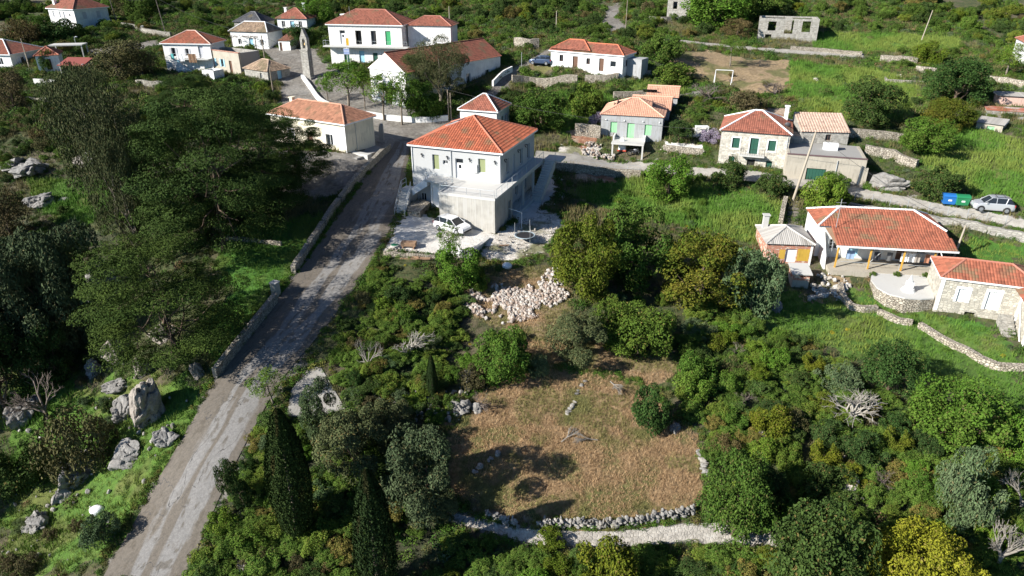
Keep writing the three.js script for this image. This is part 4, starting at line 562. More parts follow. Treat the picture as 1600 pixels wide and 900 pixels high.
{
  const g = house('edge_house', 'white house with striped red tile roof cut by the left picture edge', 'botleft', { wall: mat.white, over: 0.3, rise: 2.1, ridge: 0.5, style: 'red', capMat: mat.whitePaint, fascia: mat.whitePaint, open: { F: [['win', 6.4, 0.7, 1.2, 1.2, {}]], R: [['win', 2.4, 0.6, 1, 1.2, {}], ['win', 5.8, 0.6, 1, 1.2, {}]] } });
}
house('red_roof_outhouse', 'outhouse with orange tile roof beside the small flat concrete canopy', 'redtwo', { wall: mat.white, over: 0.2, rise: 1.3, ridge: 1.2, style: 'bright', category: 'outhouse', open: { F: [['door', 1.4, 0.1, 0.9, 1.9, { shut: mat.brownDoor }]] } });
{ const [x, z] = [-86.92,-143.59], g = thing('flat_canopy', 'flat pale concrete canopy on posts behind the dark red shed', 'canopy', at(x, z), 0.2); mk('canopy_slab', bx(-3, 3, 2.3, 2.5, -1.6, 1.6), mat.concrete, g); for (const [a, b] of [[-2.8, -1.4], [2.8, -1.4], [-2.8, 1.4], [2.8, 1.4]]) mk('post', bx(a - 0.1, a + 0.1, -0.8, 2.3, b - 0.1, b + 0.1), mat.concrete, g); }
{ const [x, z] = [-79.82,-132.68], g = thing('red_awning_shed', 'dark shed with sloping dark red metal roof near the left houses', 'shed', at(x, z), -0.1); mk('roof_sheet', new THREE.BoxGeometry(5, 0.08, 3.6).rotateX(0.28).translate(0, 2.3, 0), M(C(0.24, 0.06, 0.045), 0.7), g); mk('wall', [bx(-2.3, 2.3, -0.8, 2.2, -1.6, -1.4), bx(-2.3, -2.1, -0.8, 2.1, -1.4, 1.4), bx(2.1, 2.3, -0.8, 2.1, -1.4, 1.4)], mat.concreteDark, g); }
{ const g = thing('white_shelter', 'white open-fronted shelter with flat concrete sides near the upper left house', 'shelter', [BLD.canopyshed.x, 7.4, BLD.canopyshed.z + 1.2], 0.1); mk('side_wall', [bx(-2.9, -1.6, -0.8, 3.0, -1.6, 1.6)], mat.white, g); mk('side_wall', new THREE.ExtrudeGeometry(poly([[-1.6, -0.8], [1.6, -0.8], [1.6, 1.2], [-1.6, 3]]), { depth: 1.1, bevelEnabled: false }).rotateY(-PI / 2).translate(2.8, 0, 0), mat.white, g); mk('back_wall', bx(-1.6, 1.7, -0.8, 2.7, -1.6, -1.3), mat.white, g); mk('bin', bx(0.6, 1.3, -0.8, 1.0, 0.4, 1.1), mat.beige, g); }
// ---------------------------------------------------------------- long white house on the bank
{
  const b = BLD.long, g = house('long_white_house', 'long low white house with red roof on a stone terrace above the bank', { ...b, d: 5.2, x: b.x - 0.3, z: b.z - 0.5 }, { wall: mat.white, over: 0.22, rise: 1.3, ridge: 9.4, style: 'red', fascia: mat.whitePaint, capMat: M(C(0.5, 0.16, 0.08), 0.9),
    open: { F: [['win', 1.7, 1.1, 0.75, 1.1, { frame: mat.brownDoor }], ['door', 4.3, 0.05, 1.0, 2.1, { shut: mat.brownDoor }], ['win', 6.9, 1.0, 0.7, 1.0, { frame: mat.brownDoor }], ['door', 9.3, 0.05, 0.9, 2.1, { shut: mat.brownDoor }], ['open', 11.4, 0.9, 1.0, 0.95, { shut: mat.whitePaint }]], R: [['open', 1.3, 0.9, 1.1, 1.1, { shut: mat.greyShut }]] } });
  addRoof(g, 7.6, 5.0, b.h + 0.32, 1.36, 'hip', 'red', { ridge: 2.8, capMat: M(C(0.5, 0.16, 0.08), 0.9) }).position.x = -3.0;
  mk('annex', [bx(b.w / 2 - 0.2, b.w / 2 + 2.4, -1, 2.2, -2.3, 0.6)], mat.boardGrey, g);
}
// ---------------------------------------------------------------- grey house with mint shutters, its porch and rear wings
{
  const b = BLD.green, g = house('mint_shutter_house', 'grey board-marked house with mint green shutters and pale salmon roof', { ...b, d: 7.6, x: b.x - Math.sin(b.yaw) * -2.4 * 1, z: b.z + Math.cos(b.yaw) * 2.4 }, { wall: mat.boardGrey, over: 0.15, rise: 1.75, ridge: 1.1, style: 'salmon', deck: mat.concrete,
    open: { F: [['shut', 1.35, 3.4, 0.95, 1.5, { shut: mat.mint, slats: false }], ['shut', 3.75, 2.75, 1.0, 2.1, { shut: mat.mint, slats: false }], ['shut', 6.2, 3.3, 0.95, 1.5, { shut: mat.mint, slats: false }]], R: [['shut', 4.6, 2.6, 1, 2, { shut: mat.greenShut, slats: false }]] } });
  const porch = mk('porch_slab', [bx(-2.3, 2.2, 2.6, 2.8, 3.66, 7.2)], mat.terrace, g); for (const x of [-2.2, 1.95]) for (const z of [3.7, 6.95]) mk('porch_post', bx(x, x + 0.22, -1, 2.595, z, z + 0.22), mat.concrete, g);
  mk('porch_parapet', [bx(-2.3, -2.12, 2.8, 3.3, 3.7, 5.4), bx(2.02, 2.2, 2.8, 3.3, 3.7, 5.4)], mat.white, g);
  for (const x of [-3.6, -1, 1.6, 3.9]) mk('wall_lamp', new THREE.SphereGeometry(0.09, 8, 6).translate(x, 5.2, 3.75), mat.whitePaint, g);
  addRoof(g, 6.0, 6.4, b.h - 0.35, 1.5, 'gablex', 'salmon', { gableMat: mat.concrete }).position.set(2.1, 0, -5.4); mk('rear_wing', [bx(-0.7, 4.9, 0, b.h - 0.36, -8.4, -2.4)], mat.boardGrey, g);
  addRoof(g, 5.0, 4.6, b.h + 0.5, 1.3, 'gablex', 'salmon', { gableMat: mat.concrete }).position.set(3.4, 0, -10.8); mk('rear_wing', [bx(1.1, 5.7, 0, b.h + 0.49, -12.9, -8.7)], mat.boardGrey, g);
  mk('solar_panel', new THREE.BoxGeometry(2.2, 0.06, 1.4).rotateX(-0.45).translate(1.4, b.h + 1.25, -9.3), mat.glass, g);
}
// ---------------------------------------------------------------- stone house with green shutters and the buildings beside it
{
  const b = BLD.stone, s = { sur: mat.whitePaint, sill: 0.12, shut: mat.greenShut }, g = house('green_shutter_house', 'whitewashed stone house with dark green shutters and small balcony', b, { wall: M(C(0.66, 0.635, 0.58), 0.95, { map: T.stone, bumpMap: T.stoneB, bumpScale: 0.05 }), over: 0.22, rise: 2.0, ridge: 0.9, style: 'red', capMat: mat.whitePaint, cap: 0.14,
    open: { F: [['shut', 1.5, 2.75, 0.95, 1.35, s], ['shut', 3.75, 2.15, 1.05, 2.1, { ...s, sill: 0 }], ['shut', 6.0, 2.75, 0.95, 1.35, s], ['shut', 1.35, 0.8, 0.7, 0.8, { shut: mat.greenShut }], ['door', 3.7, -0.1, 1.0, 1.5, { shut: mat.dark }], ['shut', 6.1, 0.5, 0.75, 0.9, { shut: mat.greenShut }]] } });
  mk('balcony', bx(-1.6, 1.5, 1.95, 2.12, 4.28, 5.2), mat.concrete, g); railing(g, [V3(-1.5, 2.12, 4.3), V3(-1.5, 2.12, 5.15), V3(1.45, 2.12, 5.15), V3(1.45, 2.12, 4.3)], 0.85, 0.3, mat.black, 0.012, 0);
  mk('chimney', [bx(3.3, 3.8, 5, 7.2, -3.2, -2.7), bx(3.2, 3.9, 7.2, 7.3, -3.3, -2.6)], mat.white, g);
  mk('drainpipe', bar(V3(8.3, 0, 0.06), V3(8.3, 4.8, 0.06), 0.05).applyMatrix4(g.dims.F), mat.galv, g);
  mk('side_addition', [bx(4.3, 6.0, 0, 4.1, -4.2, 1.0)], mat.stoneGrey, g);
}
house('stone_barn', 'small stone barn with pale striped single-pitch tile roof behind the concrete garage', { ...BLD.annex, w: 6.3, x: BLD.annex.x + 0.2, h: 2.2, yaw: -0.12 }, { wall: mat.stoneGrey, over: 0.15, rise: 1.5, type: 'shed', style: 'pale', category: 'barn', pitch: 0.36, amp: 0.07, gableMat: mat.stoneGrey, open: { F: [['win', 3.1, 1.1, 0.7, 0.8, { frame: mat.brownDoor }]] } });
{
  const b = BLD.cgar, g = thing('concrete_garage', 'beige concrete garage with flat roof terrace beside the stone house', 'garage', [b.x, b.y, b.z], b.yaw), m = wallFrame(b.w, b.d, 'F');
  const op = [['door', 2.5, 0, 2.3, 1.9, { shut: mat.greenShut }]];
  mk('wall', wallGeo(b.w, -1.2, b.h, op, 0).applyMatrix4(m), mat.beige, g); const dd = mk('garage_door', [bx(2.53, 4.77, 0, 1.88, -0.2, -0.16)].map((q) => q.applyMatrix4(m)), mat.greenShut, g); for (let k = 0; k < 6; k++) mk('plank', bx(2.56 + k * 0.37, 2.9 + k * 0.37, 0.02, 1.86, -0.159, -0.13).applyMatrix4(m), mat.greenShut, dd);
  mk('wall', wallGeo(b.d, -1.2, b.h, [], TH).applyMatrix4(wallFrame(b.w, b.d, 'R')), mat.beige, g); mk('wall', wallGeo(b.d, -1.2, b.h, [], TH).applyMatrix4(wallFrame(b.w, b.d, 'L')), mat.beige, g);
  mk('roof_terrace', bx(-b.w / 2 + 0.01, b.w / 2 - 0.01, b.h - 0.25, b.h - 0.05, -b.d / 2, b.d / 2 - TH), mat.concreteDark, g); mk('roof_edge', bx(-b.w / 2 - 0.05, b.w / 2 + 0.05, b.h, b.h + 0.07, b.d / 2 - 0.4, b.d / 2 + 0.06), M(C(0.13, 0.08, 0.08), 0.9), g);
  mk('drainpipe', bar(V3(5.9, 0, 0.07), V3(5.9, 3.1, 0.07), 0.06).applyMatrix4(m), mat.galv, g); mk('drainpipe', bar(V3(8.7, 0, 0.07), V3(8.7, 2.3, 0.07), 0.07).applyMatrix4(m), mat.galv, g);
  mk('gate_pillar', bx(b.w / 2 + 0.02, b.w / 2 + 0.35, -1, 2.4, b.d / 2 - 0.4, b.d / 2), mat.beige, g); mk('iron_gate', Array.from({ length: 9 }, (_, k) => bar(V3(b.w / 2 + 0.45 + k * 0.13, 0, b.d / 2 - 0.2), V3(b.w / 2 + 0.45 + k * 0.13, 1.9, b.d / 2 - 0.2), 0.014)), mat.black, g);
  const tk = thing('covered_tank', 'white covered tank on the flat garage roof', 'tank', [b.x + 0.9, b.y + b.h - 0.05, b.z - 0.4], b.yaw); mk('cover', bx(-0.85, 0.85, 0, 0.75, -0.45, 0.45), M(C(0.72, 0.75, 0.76), 0.7), tk); mk('lid', bx(-0.9, 0.9, 0.75, 0.8, -0.5, 0.5), mat.whitePaint, tk);
  const dish = thing('satellite_dish', 'black satellite dish on a mast behind the stone house ridge', 'satellite dish', [b.x - 3.6, b.y + 3.2, b.z - 4.2], b.yaw); mk('mast', bar(V3(0, -3, 0), V3(0, 2.6, 0), 0.03), mat.metal, dish); mk('reflector', new THREE.SphereGeometry(0.55, 16, 8, 0, PI * 2, 0, 0.9).rotateX(1.9).translate(0, 2.6, -0.2), Object.assign(M(C(0.06, 0.06, 0.065), 0.6), { side: THREE.DoubleSide }), dish);
}
// ---------------------------------------------------------------- porch house, sheds and the low white house on the right
{
  const b = BLD.porchmain, p = BLD.porch, g = house('porch_house', 'white house with bright tile roof and yellow-posted porch below the lane', b, { wall: mat.white, over: 0.15, rise: 1.25, ridge: 7.4, style: 'bright', capMat: mat.whitePaint, cap: 0.13,
    open: { F: [['win', 1.4, 0.9, 0.9, 1.1, {}], ['door', 3.4, 0.1, 1, 2.1, { shut: mat.blueShut }], ['win', 5.6, 0.9, 0.9, 1.1, {}], ['door', 8.2, 0.1, 1, 2.1, { shut: mat.brownDoor }], ['win', 10.2, 0.9, 0.9, 1.1, {}]] } });
  const zf = 2.67, zp = 5.6, yA = b.h - 0.02, yB = b.h - 0.95, pr = mk('porch_roof', quadGeo(V3(-5.0, yB - 0.1, zp), V3(6.5, yB - 0.1, zp), V3(6.3, yA - 0.12, zf), V3(-5.6, yA - 0.12, zf)), mat.timber, g);
  mk('tile_field', tiledSlope(V3(-5.0, yB, zp), V3(6.5, yB, zp), V3(6.3, yA, zf), V3(-5.6, yA, zf), 'bright', 71), tileMat('bright'), pr, 'stuff'); mk('porch_fascia', bx(-5.05, 6.55, yB - 0.16, yB + 0.02, zp + 0.05, zp + 0.12), mat.whitePaint, pr);
  for (const x of [-4.7, -1.5, 1.7, 4.6]) mk('porch_post', bx(x - 0.07, x + 0.07, -0.2, yB - 0.15, zp - 0.35, zp - 0.21), mat.yellowWood, g);
  mk('porch_floor', bx(-5.4, 6.4, -1.2, 0.02, zf - 0.1, zp + 0.5), mat.beige, g); railing(g, [V3(-4.7, 0, zp - 0.28), V3(4.6, 0, zp - 0.28)], 0.7, 3.1, mat.rail, 0.02, 0);
  mk('wing_wall', new THREE.ExtrudeGeometry(poly([[2.6, -0.6], [5.0, -0.6], [4.6, 0.9], [2.6, 2.9]]), { depth: 0.2, bevelEnabled: false }).rotateY(-PI / 2).translate(-5.5, 0, 0), mat.white, g);
  const an = mk('antenna', [bar(V3(-4.6, 1.5, 2.9), V3(-4.6, 6.6, 2.9), 0.03), ...[0, 0.3, 0.6].map((k) => bar(V3(-5.1, 5.6 + k, 2.9), V3(-4.1, 5.6 + k, 2.9), 0.015))], mat.galv, g);
  mk('eave_strut', [beam(V3(-0.3, yB - 0.2, zp - 0.2), V3(-1.0, 0.3, zp - 1.4), 0.07, 0.07)], mat.galv, g); mk('eave_strut', [beam(V3(4.9, yB - 0.2, zp), V3(6.0, 0.3, zp + 0.2), 0.09, 0.09)], mat.whitePaint, g);
  const cy = Math.cos(b.yaw), sy = Math.sin(b.yaw), W = (x, z) => [b.x + x * cy + z * sy, b.z - x * sy + z * cy];
  const cl = [[-3.2, 0.8, [0.25, 0.35, 0.5], 'blue patterned cloth'], [2.0, 0.6, [0.75, 0.75, 0.74], 'white towel'], [2.7, 0.6, [0.75, 0.75, 0.74], 'second white towel'], [3.3, 0.5, [0.3, 0.27, 0.24], 'grey shirt'], [0.6, 0.6, [0.1, 0.1, 0.1], 'dark trousers'], [-0.6, 0.7, [0.05, 0.05, 0.06], 'black sheet'], [4.2, 0.45, [0.35, 0.16, 0.1], 'rust coloured cloth']];
  for (const [x, w, c, n] of cl) { const [X, Z] = W(x, zp - 0.9), l = thing('hanging_cloth', n + ' hanging on the line in the yellow-posted porch', 'laundry', [X, b.y + 1.25, Z], b.yaw, 'laundry in the porch'), q = new THREE.PlaneGeometry(w, 0.95, 6, 5), pp = q.attributes.position; for (let i = 0; i < pp.count; i++) pp.setZ(i, 0.05 * Math.sin(pp.getX(i) * 14 + x)); q.computeVertexNormals(); mk('cloth', q, M(C(...c), 0.95, { side: THREE.DoubleSide }), l); }
  mk('clothes_line', bar(V3(-4.7, 1.74, zp - 0.9), V3(4.6, 1.74, zp - 0.9), 0.01), mat.rail, g);
  for (const [x, z, n] of [[-1.2, zp + 0.9, 'first'], [1.1, zp + 0.75, 'second'], [3.9, zp + 0.6, 'third']]) { const [X, Z] = W(x, z), t = thing('potted_plant', n + ' black tub with a green plant from the left before the yellow-posted porch', 'plant pot', [X, Hg(X, Z) - 0.05, Z], 0, 'tubs before the porch'); mk('tub', new THREE.LatheGeometry([[0, 0], [0.26, 0], [0.38, 0.5], [0.34, 0.5], [0.3, 0.42], [0, 0.42]].map((q) => new THREE.Vector2(...q)), 12), mat.black, t); t.tub = 1; t.userData.plant = undefined; delete t.userData.plant; potted.push(t); }
}
{
  const b = BLD.shed, g = house('corrugated_roof_shed', 'brick shed with grey corrugated hip roof, white shutter and ochre patches', b, { wall: mat.brick, over: 0.15, rise: 1.05, ridge: 0.3, style: 'cement', pitch: 0.2, row: 2.4, amp: 0.035, category: 'shed', open: { F: [['shut', 2.0, 0.35, 1.1, 1.5, { shut: mat.whitePaint, slats: false }]] } });
  for (const q of [bx(1.35, 1.95, 0.7, 1.75, 0.003, 0.012), bx(3.2, 4.4, 0.55, 1.9, 0.003, 0.012)]) mk('plaster_patch', q.applyMatrix4(g.dims.F), mat.ochre || (mat.ochre = M(C(0.55, 0.35, 0.05), 0.9, { map: T.plaster })), g);
  mk('corner_band', [bx(4.45, 4.68, -0.5, 2.3, 0.004, 0.02)].map((q) => q.applyMatrix4(g.dims.F)), mat.white, g);
  mk('chimney', [bx(-2.1, -1.55, 2.3, 4.1, -1.7, -1.2), bx(-2.2, -1.45, 4.1, 4.2, -1.8, -1.1)], mat.concrete, g);
}
{ const b = BLD.brickhut, g = thing('brick_hut', 'tiny brick hut with sloping concrete slab below the corrugated shed', 'hut', [b.x, b.y, b.z], b.yaw); mk('wall', [bx(-0.8, 0.8, -0.8, 1.0, -0.9, 0.9)], mat.beige, g); mk('wall', [bx(-0.8, -0.2, 1.003, 1.7, -0.9, 0.9), bx(0.3, 0.8, 1.003, 1.7, -0.9, 0.9), bx(-0.2, 0.3, 1.003, 1.35, -0.9, 0.9)], mat.brick, g); mk('roof_slab', new THREE.BoxGeometry(1.95, 0.1, 2.3).rotateX(0.12).translate(0, 1.86, 0), mat.concrete, g); }
{
  const b = BLD.low, st = M(C(0.56, 0.535, 0.48), 0.95, { map: T.stone, bumpMap: T.stoneB, bumpScale: 0.05 }), g = house('low_stone_house', 'white-trimmed stone house with orange roof at the right edge below the lane', { ...b, w: b.w + 2.6, x: b.x + 1.3 * Math.cos(b.yaw), z: b.z - 1.3 * Math.sin(b.yaw) }, { wall: st, over: 0.12, rise: 1.1, ridge: 3.8, style: 'bright', fascia: mat.whitePaint,
    open: { F: [['shut', 1.6, 1.5, 0.85, 1.35, { shut: mat.whitePaint, sur: mat.whitePaint, surw: 0.22 }], ['shut', 4.0, 1.1, 0.95, 1.85, { shut: mat.whitePaint, sur: mat.whitePaint, surw: 0.22 }], ['none', 2.6, -0.2, 0.9, 0.8]] } });
  mk('corner_pilaster', [bx(0.005, 0.32, 0.4, 3.6, 0.004, 0.05)].map((q) => q.applyMatrix4(g.dims.F)), mat.whitePaint, g);
  const wz = 6.2; mk('wing', [bx(2.5, 6.8, -1, 3.3, 2.2, wz)], st, g); const wr = addRoof(g, 5.2, 6.2, 3.5, 1.0, 'gablez', 'bright', { gableMat: st }); wr.position.set(4.5, 0, 3.4); g.children.filter((c) => c.name === 'gable').forEach((c) => c.position.set(4.5, 0, 3.4));
  mk('wing_trim', [bx(2.44, 2.52, -0.6, 3.3, 5.9, wz + 0.06), bx(2.44, 2.497, -0.6, 3.3, 2.7, 3.1)], mat.whitePaint, g);
  stairs(g, V3(1.9, -0.9, 5.6), V3(1.7, 1.05, 2.75), 1.1, 8, mat.stoneGrey); mk('drain_pipe', [bar(V3(2.38, 3.2, 2.6), V3(2.38, -0.5, 5.9), 0.05), bar(V3(2.38, -0.5, 5.9), V3(0.6, -0.75, 6.6), 0.05)], mat.whitePaint, g);
}
// rounded terrace in front of it
{
  const g = thing('round_terrace', 'rounded stone-walled concrete terrace with a small white shrine on it', 'terrace', [0, 0, 0]), pts = [[43.05,-65.19], [36.72,-64.72], [35.8,-62.89], [35.56,-61.14], [36,-59.74], [37.15,-58.86], [38.61,-58.66], [39.89,-58.79]];
  mk('terrace_floor', new THREE.ExtrudeGeometry(poly(pts.map(([x, z]) => [x, -z])), { depth: 0.12, bevelEnabled: false }).rotateX(-PI / 2).translate(0, -2.87, 0), mat.concrete, g);
  const w = []; for (let i = 1; i < pts.length - 1; i++) { const [a, b] = [pts[i], pts[i + 1]], q = (p, y) => V3(p[0], y, p[1]); w.push(quadGeo(q(a, -5.4), q(b, -5.4), q(b, -2.88), q(a, -2.88))); } mk('terrace_wall', w, mat.rubblePale, g);
  const [x, z] = [38.25,-60.43], s = thing('white_shrine', 'small white masonry shrine standing on the rounded terrace', 'shrine', [x, -2.75, z], -0.3); mk('plinth', new THREE.CylinderGeometry(0.5, 0.65, 0.3, 10).translate(0, 0.15, 0), mat.white, s); mk('body', bx(-0.3, 0.3, 0.3, 0.95, -0.25, 0.25), mat.white, s); mk('gable_top', new THREE.ConeGeometry(0.28, 0.8, 4).rotateY(PI / 4).translate(0, 1.35, 0), mat.white, s);
}
// ---------------------------------------------------------------- far right sheds, ruins on the hill
house('upper_right_house', 'white house cut by the upper right picture edge', { x: 93, z: -128, w: 8, d: 7, yaw: -0.4, y: 7.6, h: 4.8 }, { wall: mat.white, over: 0.25, rise: 1.6, style: 'red', open: { F: [['shut', 1.2, 2.4, 1, 1.6, { shut: mat.greyShut }], ['door', 1.2, 0.1, 1, 2, { shut: mat.brownDoor }]] } });
house('flat_shed', 'long shed with grey sheet roof and pink wall near the right edge', { x: 74.5, z: -104.5, w: 6, d: 2.6, yaw: -0.3, y: 5.5, h: 2.0 }, { wall: M(C(0.6, 0.4, 0.33), 0.9, { map: T.plaster }), over: 0.2, rise: 0.25, type: 'shed', style: 'cement', row: 3, amp: 0.02, category: 'shed' });
{ const g = thing('rusty_sheet_roof', 'rust-red metal sheet roof over stone walls near the right edge', 'shed', [70.5, 4.9, -100.8], -0.35); mk('roof_sheet', new THREE.BoxGeometry(5, 0.06, 2).rotateX(0.12).translate(0, 1.4, 0), mat.rust, g); mk('wall', bx(-2.3, 2.3, -1, 1.25, -0.9, 0.9), mat.stoneGrey, g); mk('roof_sheet', new THREE.BoxGeometry(6, 0.06, 1.8).rotateX(0.1).translate(0.4, 0.7, 1.9), mat.concreteDark, g); mk('wall', bx(-2.4, 3, -1.5, 0.55, 1.1, 2.7), mat.stoneGrey, g); }
house('tin_shed', 'leaning shed with bluish tin roof and green door near the right edge', { x: 65.5, z: -95.4, w: 3.4, d: 2.8, yaw: -0.75, y: 3.9, h: 1.7 }, { wall: mat.beige, over: 0.15, rise: 0.4, type: 'shed', style: 'cement', row: 3, amp: 0.02, category: 'shed', open: { F: [['door', 1.3, 0, 0.9, 1.4, { shut: mat.mint }]] } });
house('edge_white_cottage', 'white cottage corner with red roof cut by the right picture edge', { x: 73.5, z: -94.5, w: 6, d: 5, yaw: -0.5, y: 3.6, h: 2.6 }, { wall: mat.white, over: 0.2, rise: 1.2, style: 'bright' });
house('stone_ruin', 'roofless stone ruin with empty window openings on the hillside', { x: 55, z: -148, w: 11, d: 6, yaw: -0.3, y: 10.4, h: 4.2 }, { wall: mat.stoneGrey, over: 0, roof: null, category: 'ruin', open: { F: [['none', 1.7, 1.9, 1.5, 1.7], ['none', 4.8, 1.4, 1.6, 2.5], ['none', 8, 1.8, 1.6, 2.0], ['none', 1.4, 0, 1.2, 1.2]], K: [['none', 1, 1.0, 3.6, 2.9], ['none', 6, 1.0, 3.6, 2.9]] } });
house('hill_ruin', 'tall stone house ruin under the big tree at the top of the frame', { x: 37.5, z: -166, w: 5, d: 6, yaw: -0.4, y: 12.4, h: 5 }, { wall: mat.stoneGrey, over: 0, roof: null, category: 'ruin', open: { F: [['none', 1.2, 2.6, 0.9, 1.5]] } });
house('stone_cabin_ruin', 'low collapsed stone hut in the green meadow', { xz: [65.02,-118.9], w: 6.2, d: 4, yaw: -0.35, y: 6.1, h: 1.5 }, { wall: mat.rubble, over: 0, roof: null, category: 'ruin' });
// ---------------------------------------------------------------- vegetation: crowns of many small leaf faces on branching limbs
class Leaves {
  constructor() { this.p = []; this.c = []; }
  add(x, y, z, n, t, len, wid, col) {               // a leaf: a slightly folded diamond of two triangles
    const b = n.clone().cross(t).normalize().multiplyScalar(wid / 2), tx = t.x * len / 2, ty = t.y * len / 2, tz = t.z * len / 2, f = wid * 0.18;
    const A = [x - tx, y - ty, z - tz], B = [x + b.x + n.x * f, y + b.y + n.y * f, z + b.z + n.z * f], D = [x + tx, y + ty, z + tz], E = [x - b.x + n.x * f, y - b.y + n.y * f, z - b.z + n.z * f];
    this.p.push(...A, ...B, ...D, ...A, ...D, ...E); for (let i = 0; i < 6; i++) this.c.push(...col);
  }
  build() { const g = new THREE.BufferGeometry(); g.setAttribute('position', new THREE.Float32BufferAttribute(this.p, 3)); g.setAttribute('color', new THREE.Float32BufferAttribute(this.c, 3)); g.computeVertexNormals(); return g; }
}
const sphere = (r) => { const z = r() * 2 - 1, a = r() * 2 * PI, s = Math.sqrt(1 - z * z); return V3(s * Math.cos(a), z, s * Math.sin(a)); };
function limb(out, a, b, r0, r1, rnd, wob = 0.12) {  // a bent tapering branch
  const L = a.distanceTo(b), m1 = a.clone().lerp(b, 0.35).add(sphere(rnd).multiplyScalar(L * wob)), m2 = a.clone().lerp(b, 0.7).add(sphere(rnd).multiplyScalar(L * wob)), pts = [a, m1, m2, b];
  for (let i = 0; i < 3; i++) out.push(bar(pts[i], pts[i + 1].clone().lerp(pts[i], -0.03), lerp(r0, r1, i / 3), 6, lerp(r0, r1, (i + 1) / 3)));
}
const HUE = { // albedo pairs that leaves of one plant vary between (a young and an old leaf)
  broad: [[0.046, 0.09, 0.014], [0.09, 0.138, 0.022]], lime: [[0.065, 0.095, 0.01], [0.12, 0.135, 0.014]], dark: [[0.028, 0.055, 0.014], [0.05, 0.085, 0.022]], olive: [[0.055, 0.075, 0.035], [0.1, 0.122, 0.06]], pine: [[0.026, 0.052, 0.011], [0.056, 0.088, 0.018]], euc: [[0.06, 0.075, 0.028], [0.11, 0.108, 0.05]], cypress: [[0.02, 0.04, 0.012], [0.042, 0.068, 0.02]], fresh: [[0.064, 0.128, 0.014], [0.115, 0.175, 0.026]], brown: [[0.075, 0.07, 0.03], [0.13, 0.1, 0.05]], yellow: [[0.15, 0.165, 0.012], [0.225, 0.215, 0.02]], grey: [[0.07, 0.11, 0.045], [0.115, 0.155, 0.075]], lilac: [[0.28, 0.2, 0.3], [0.36, 0.3, 0.38]], rust: [[0.065, 0.098, 0.01], [0.135, 0.118, 0.016]],
};
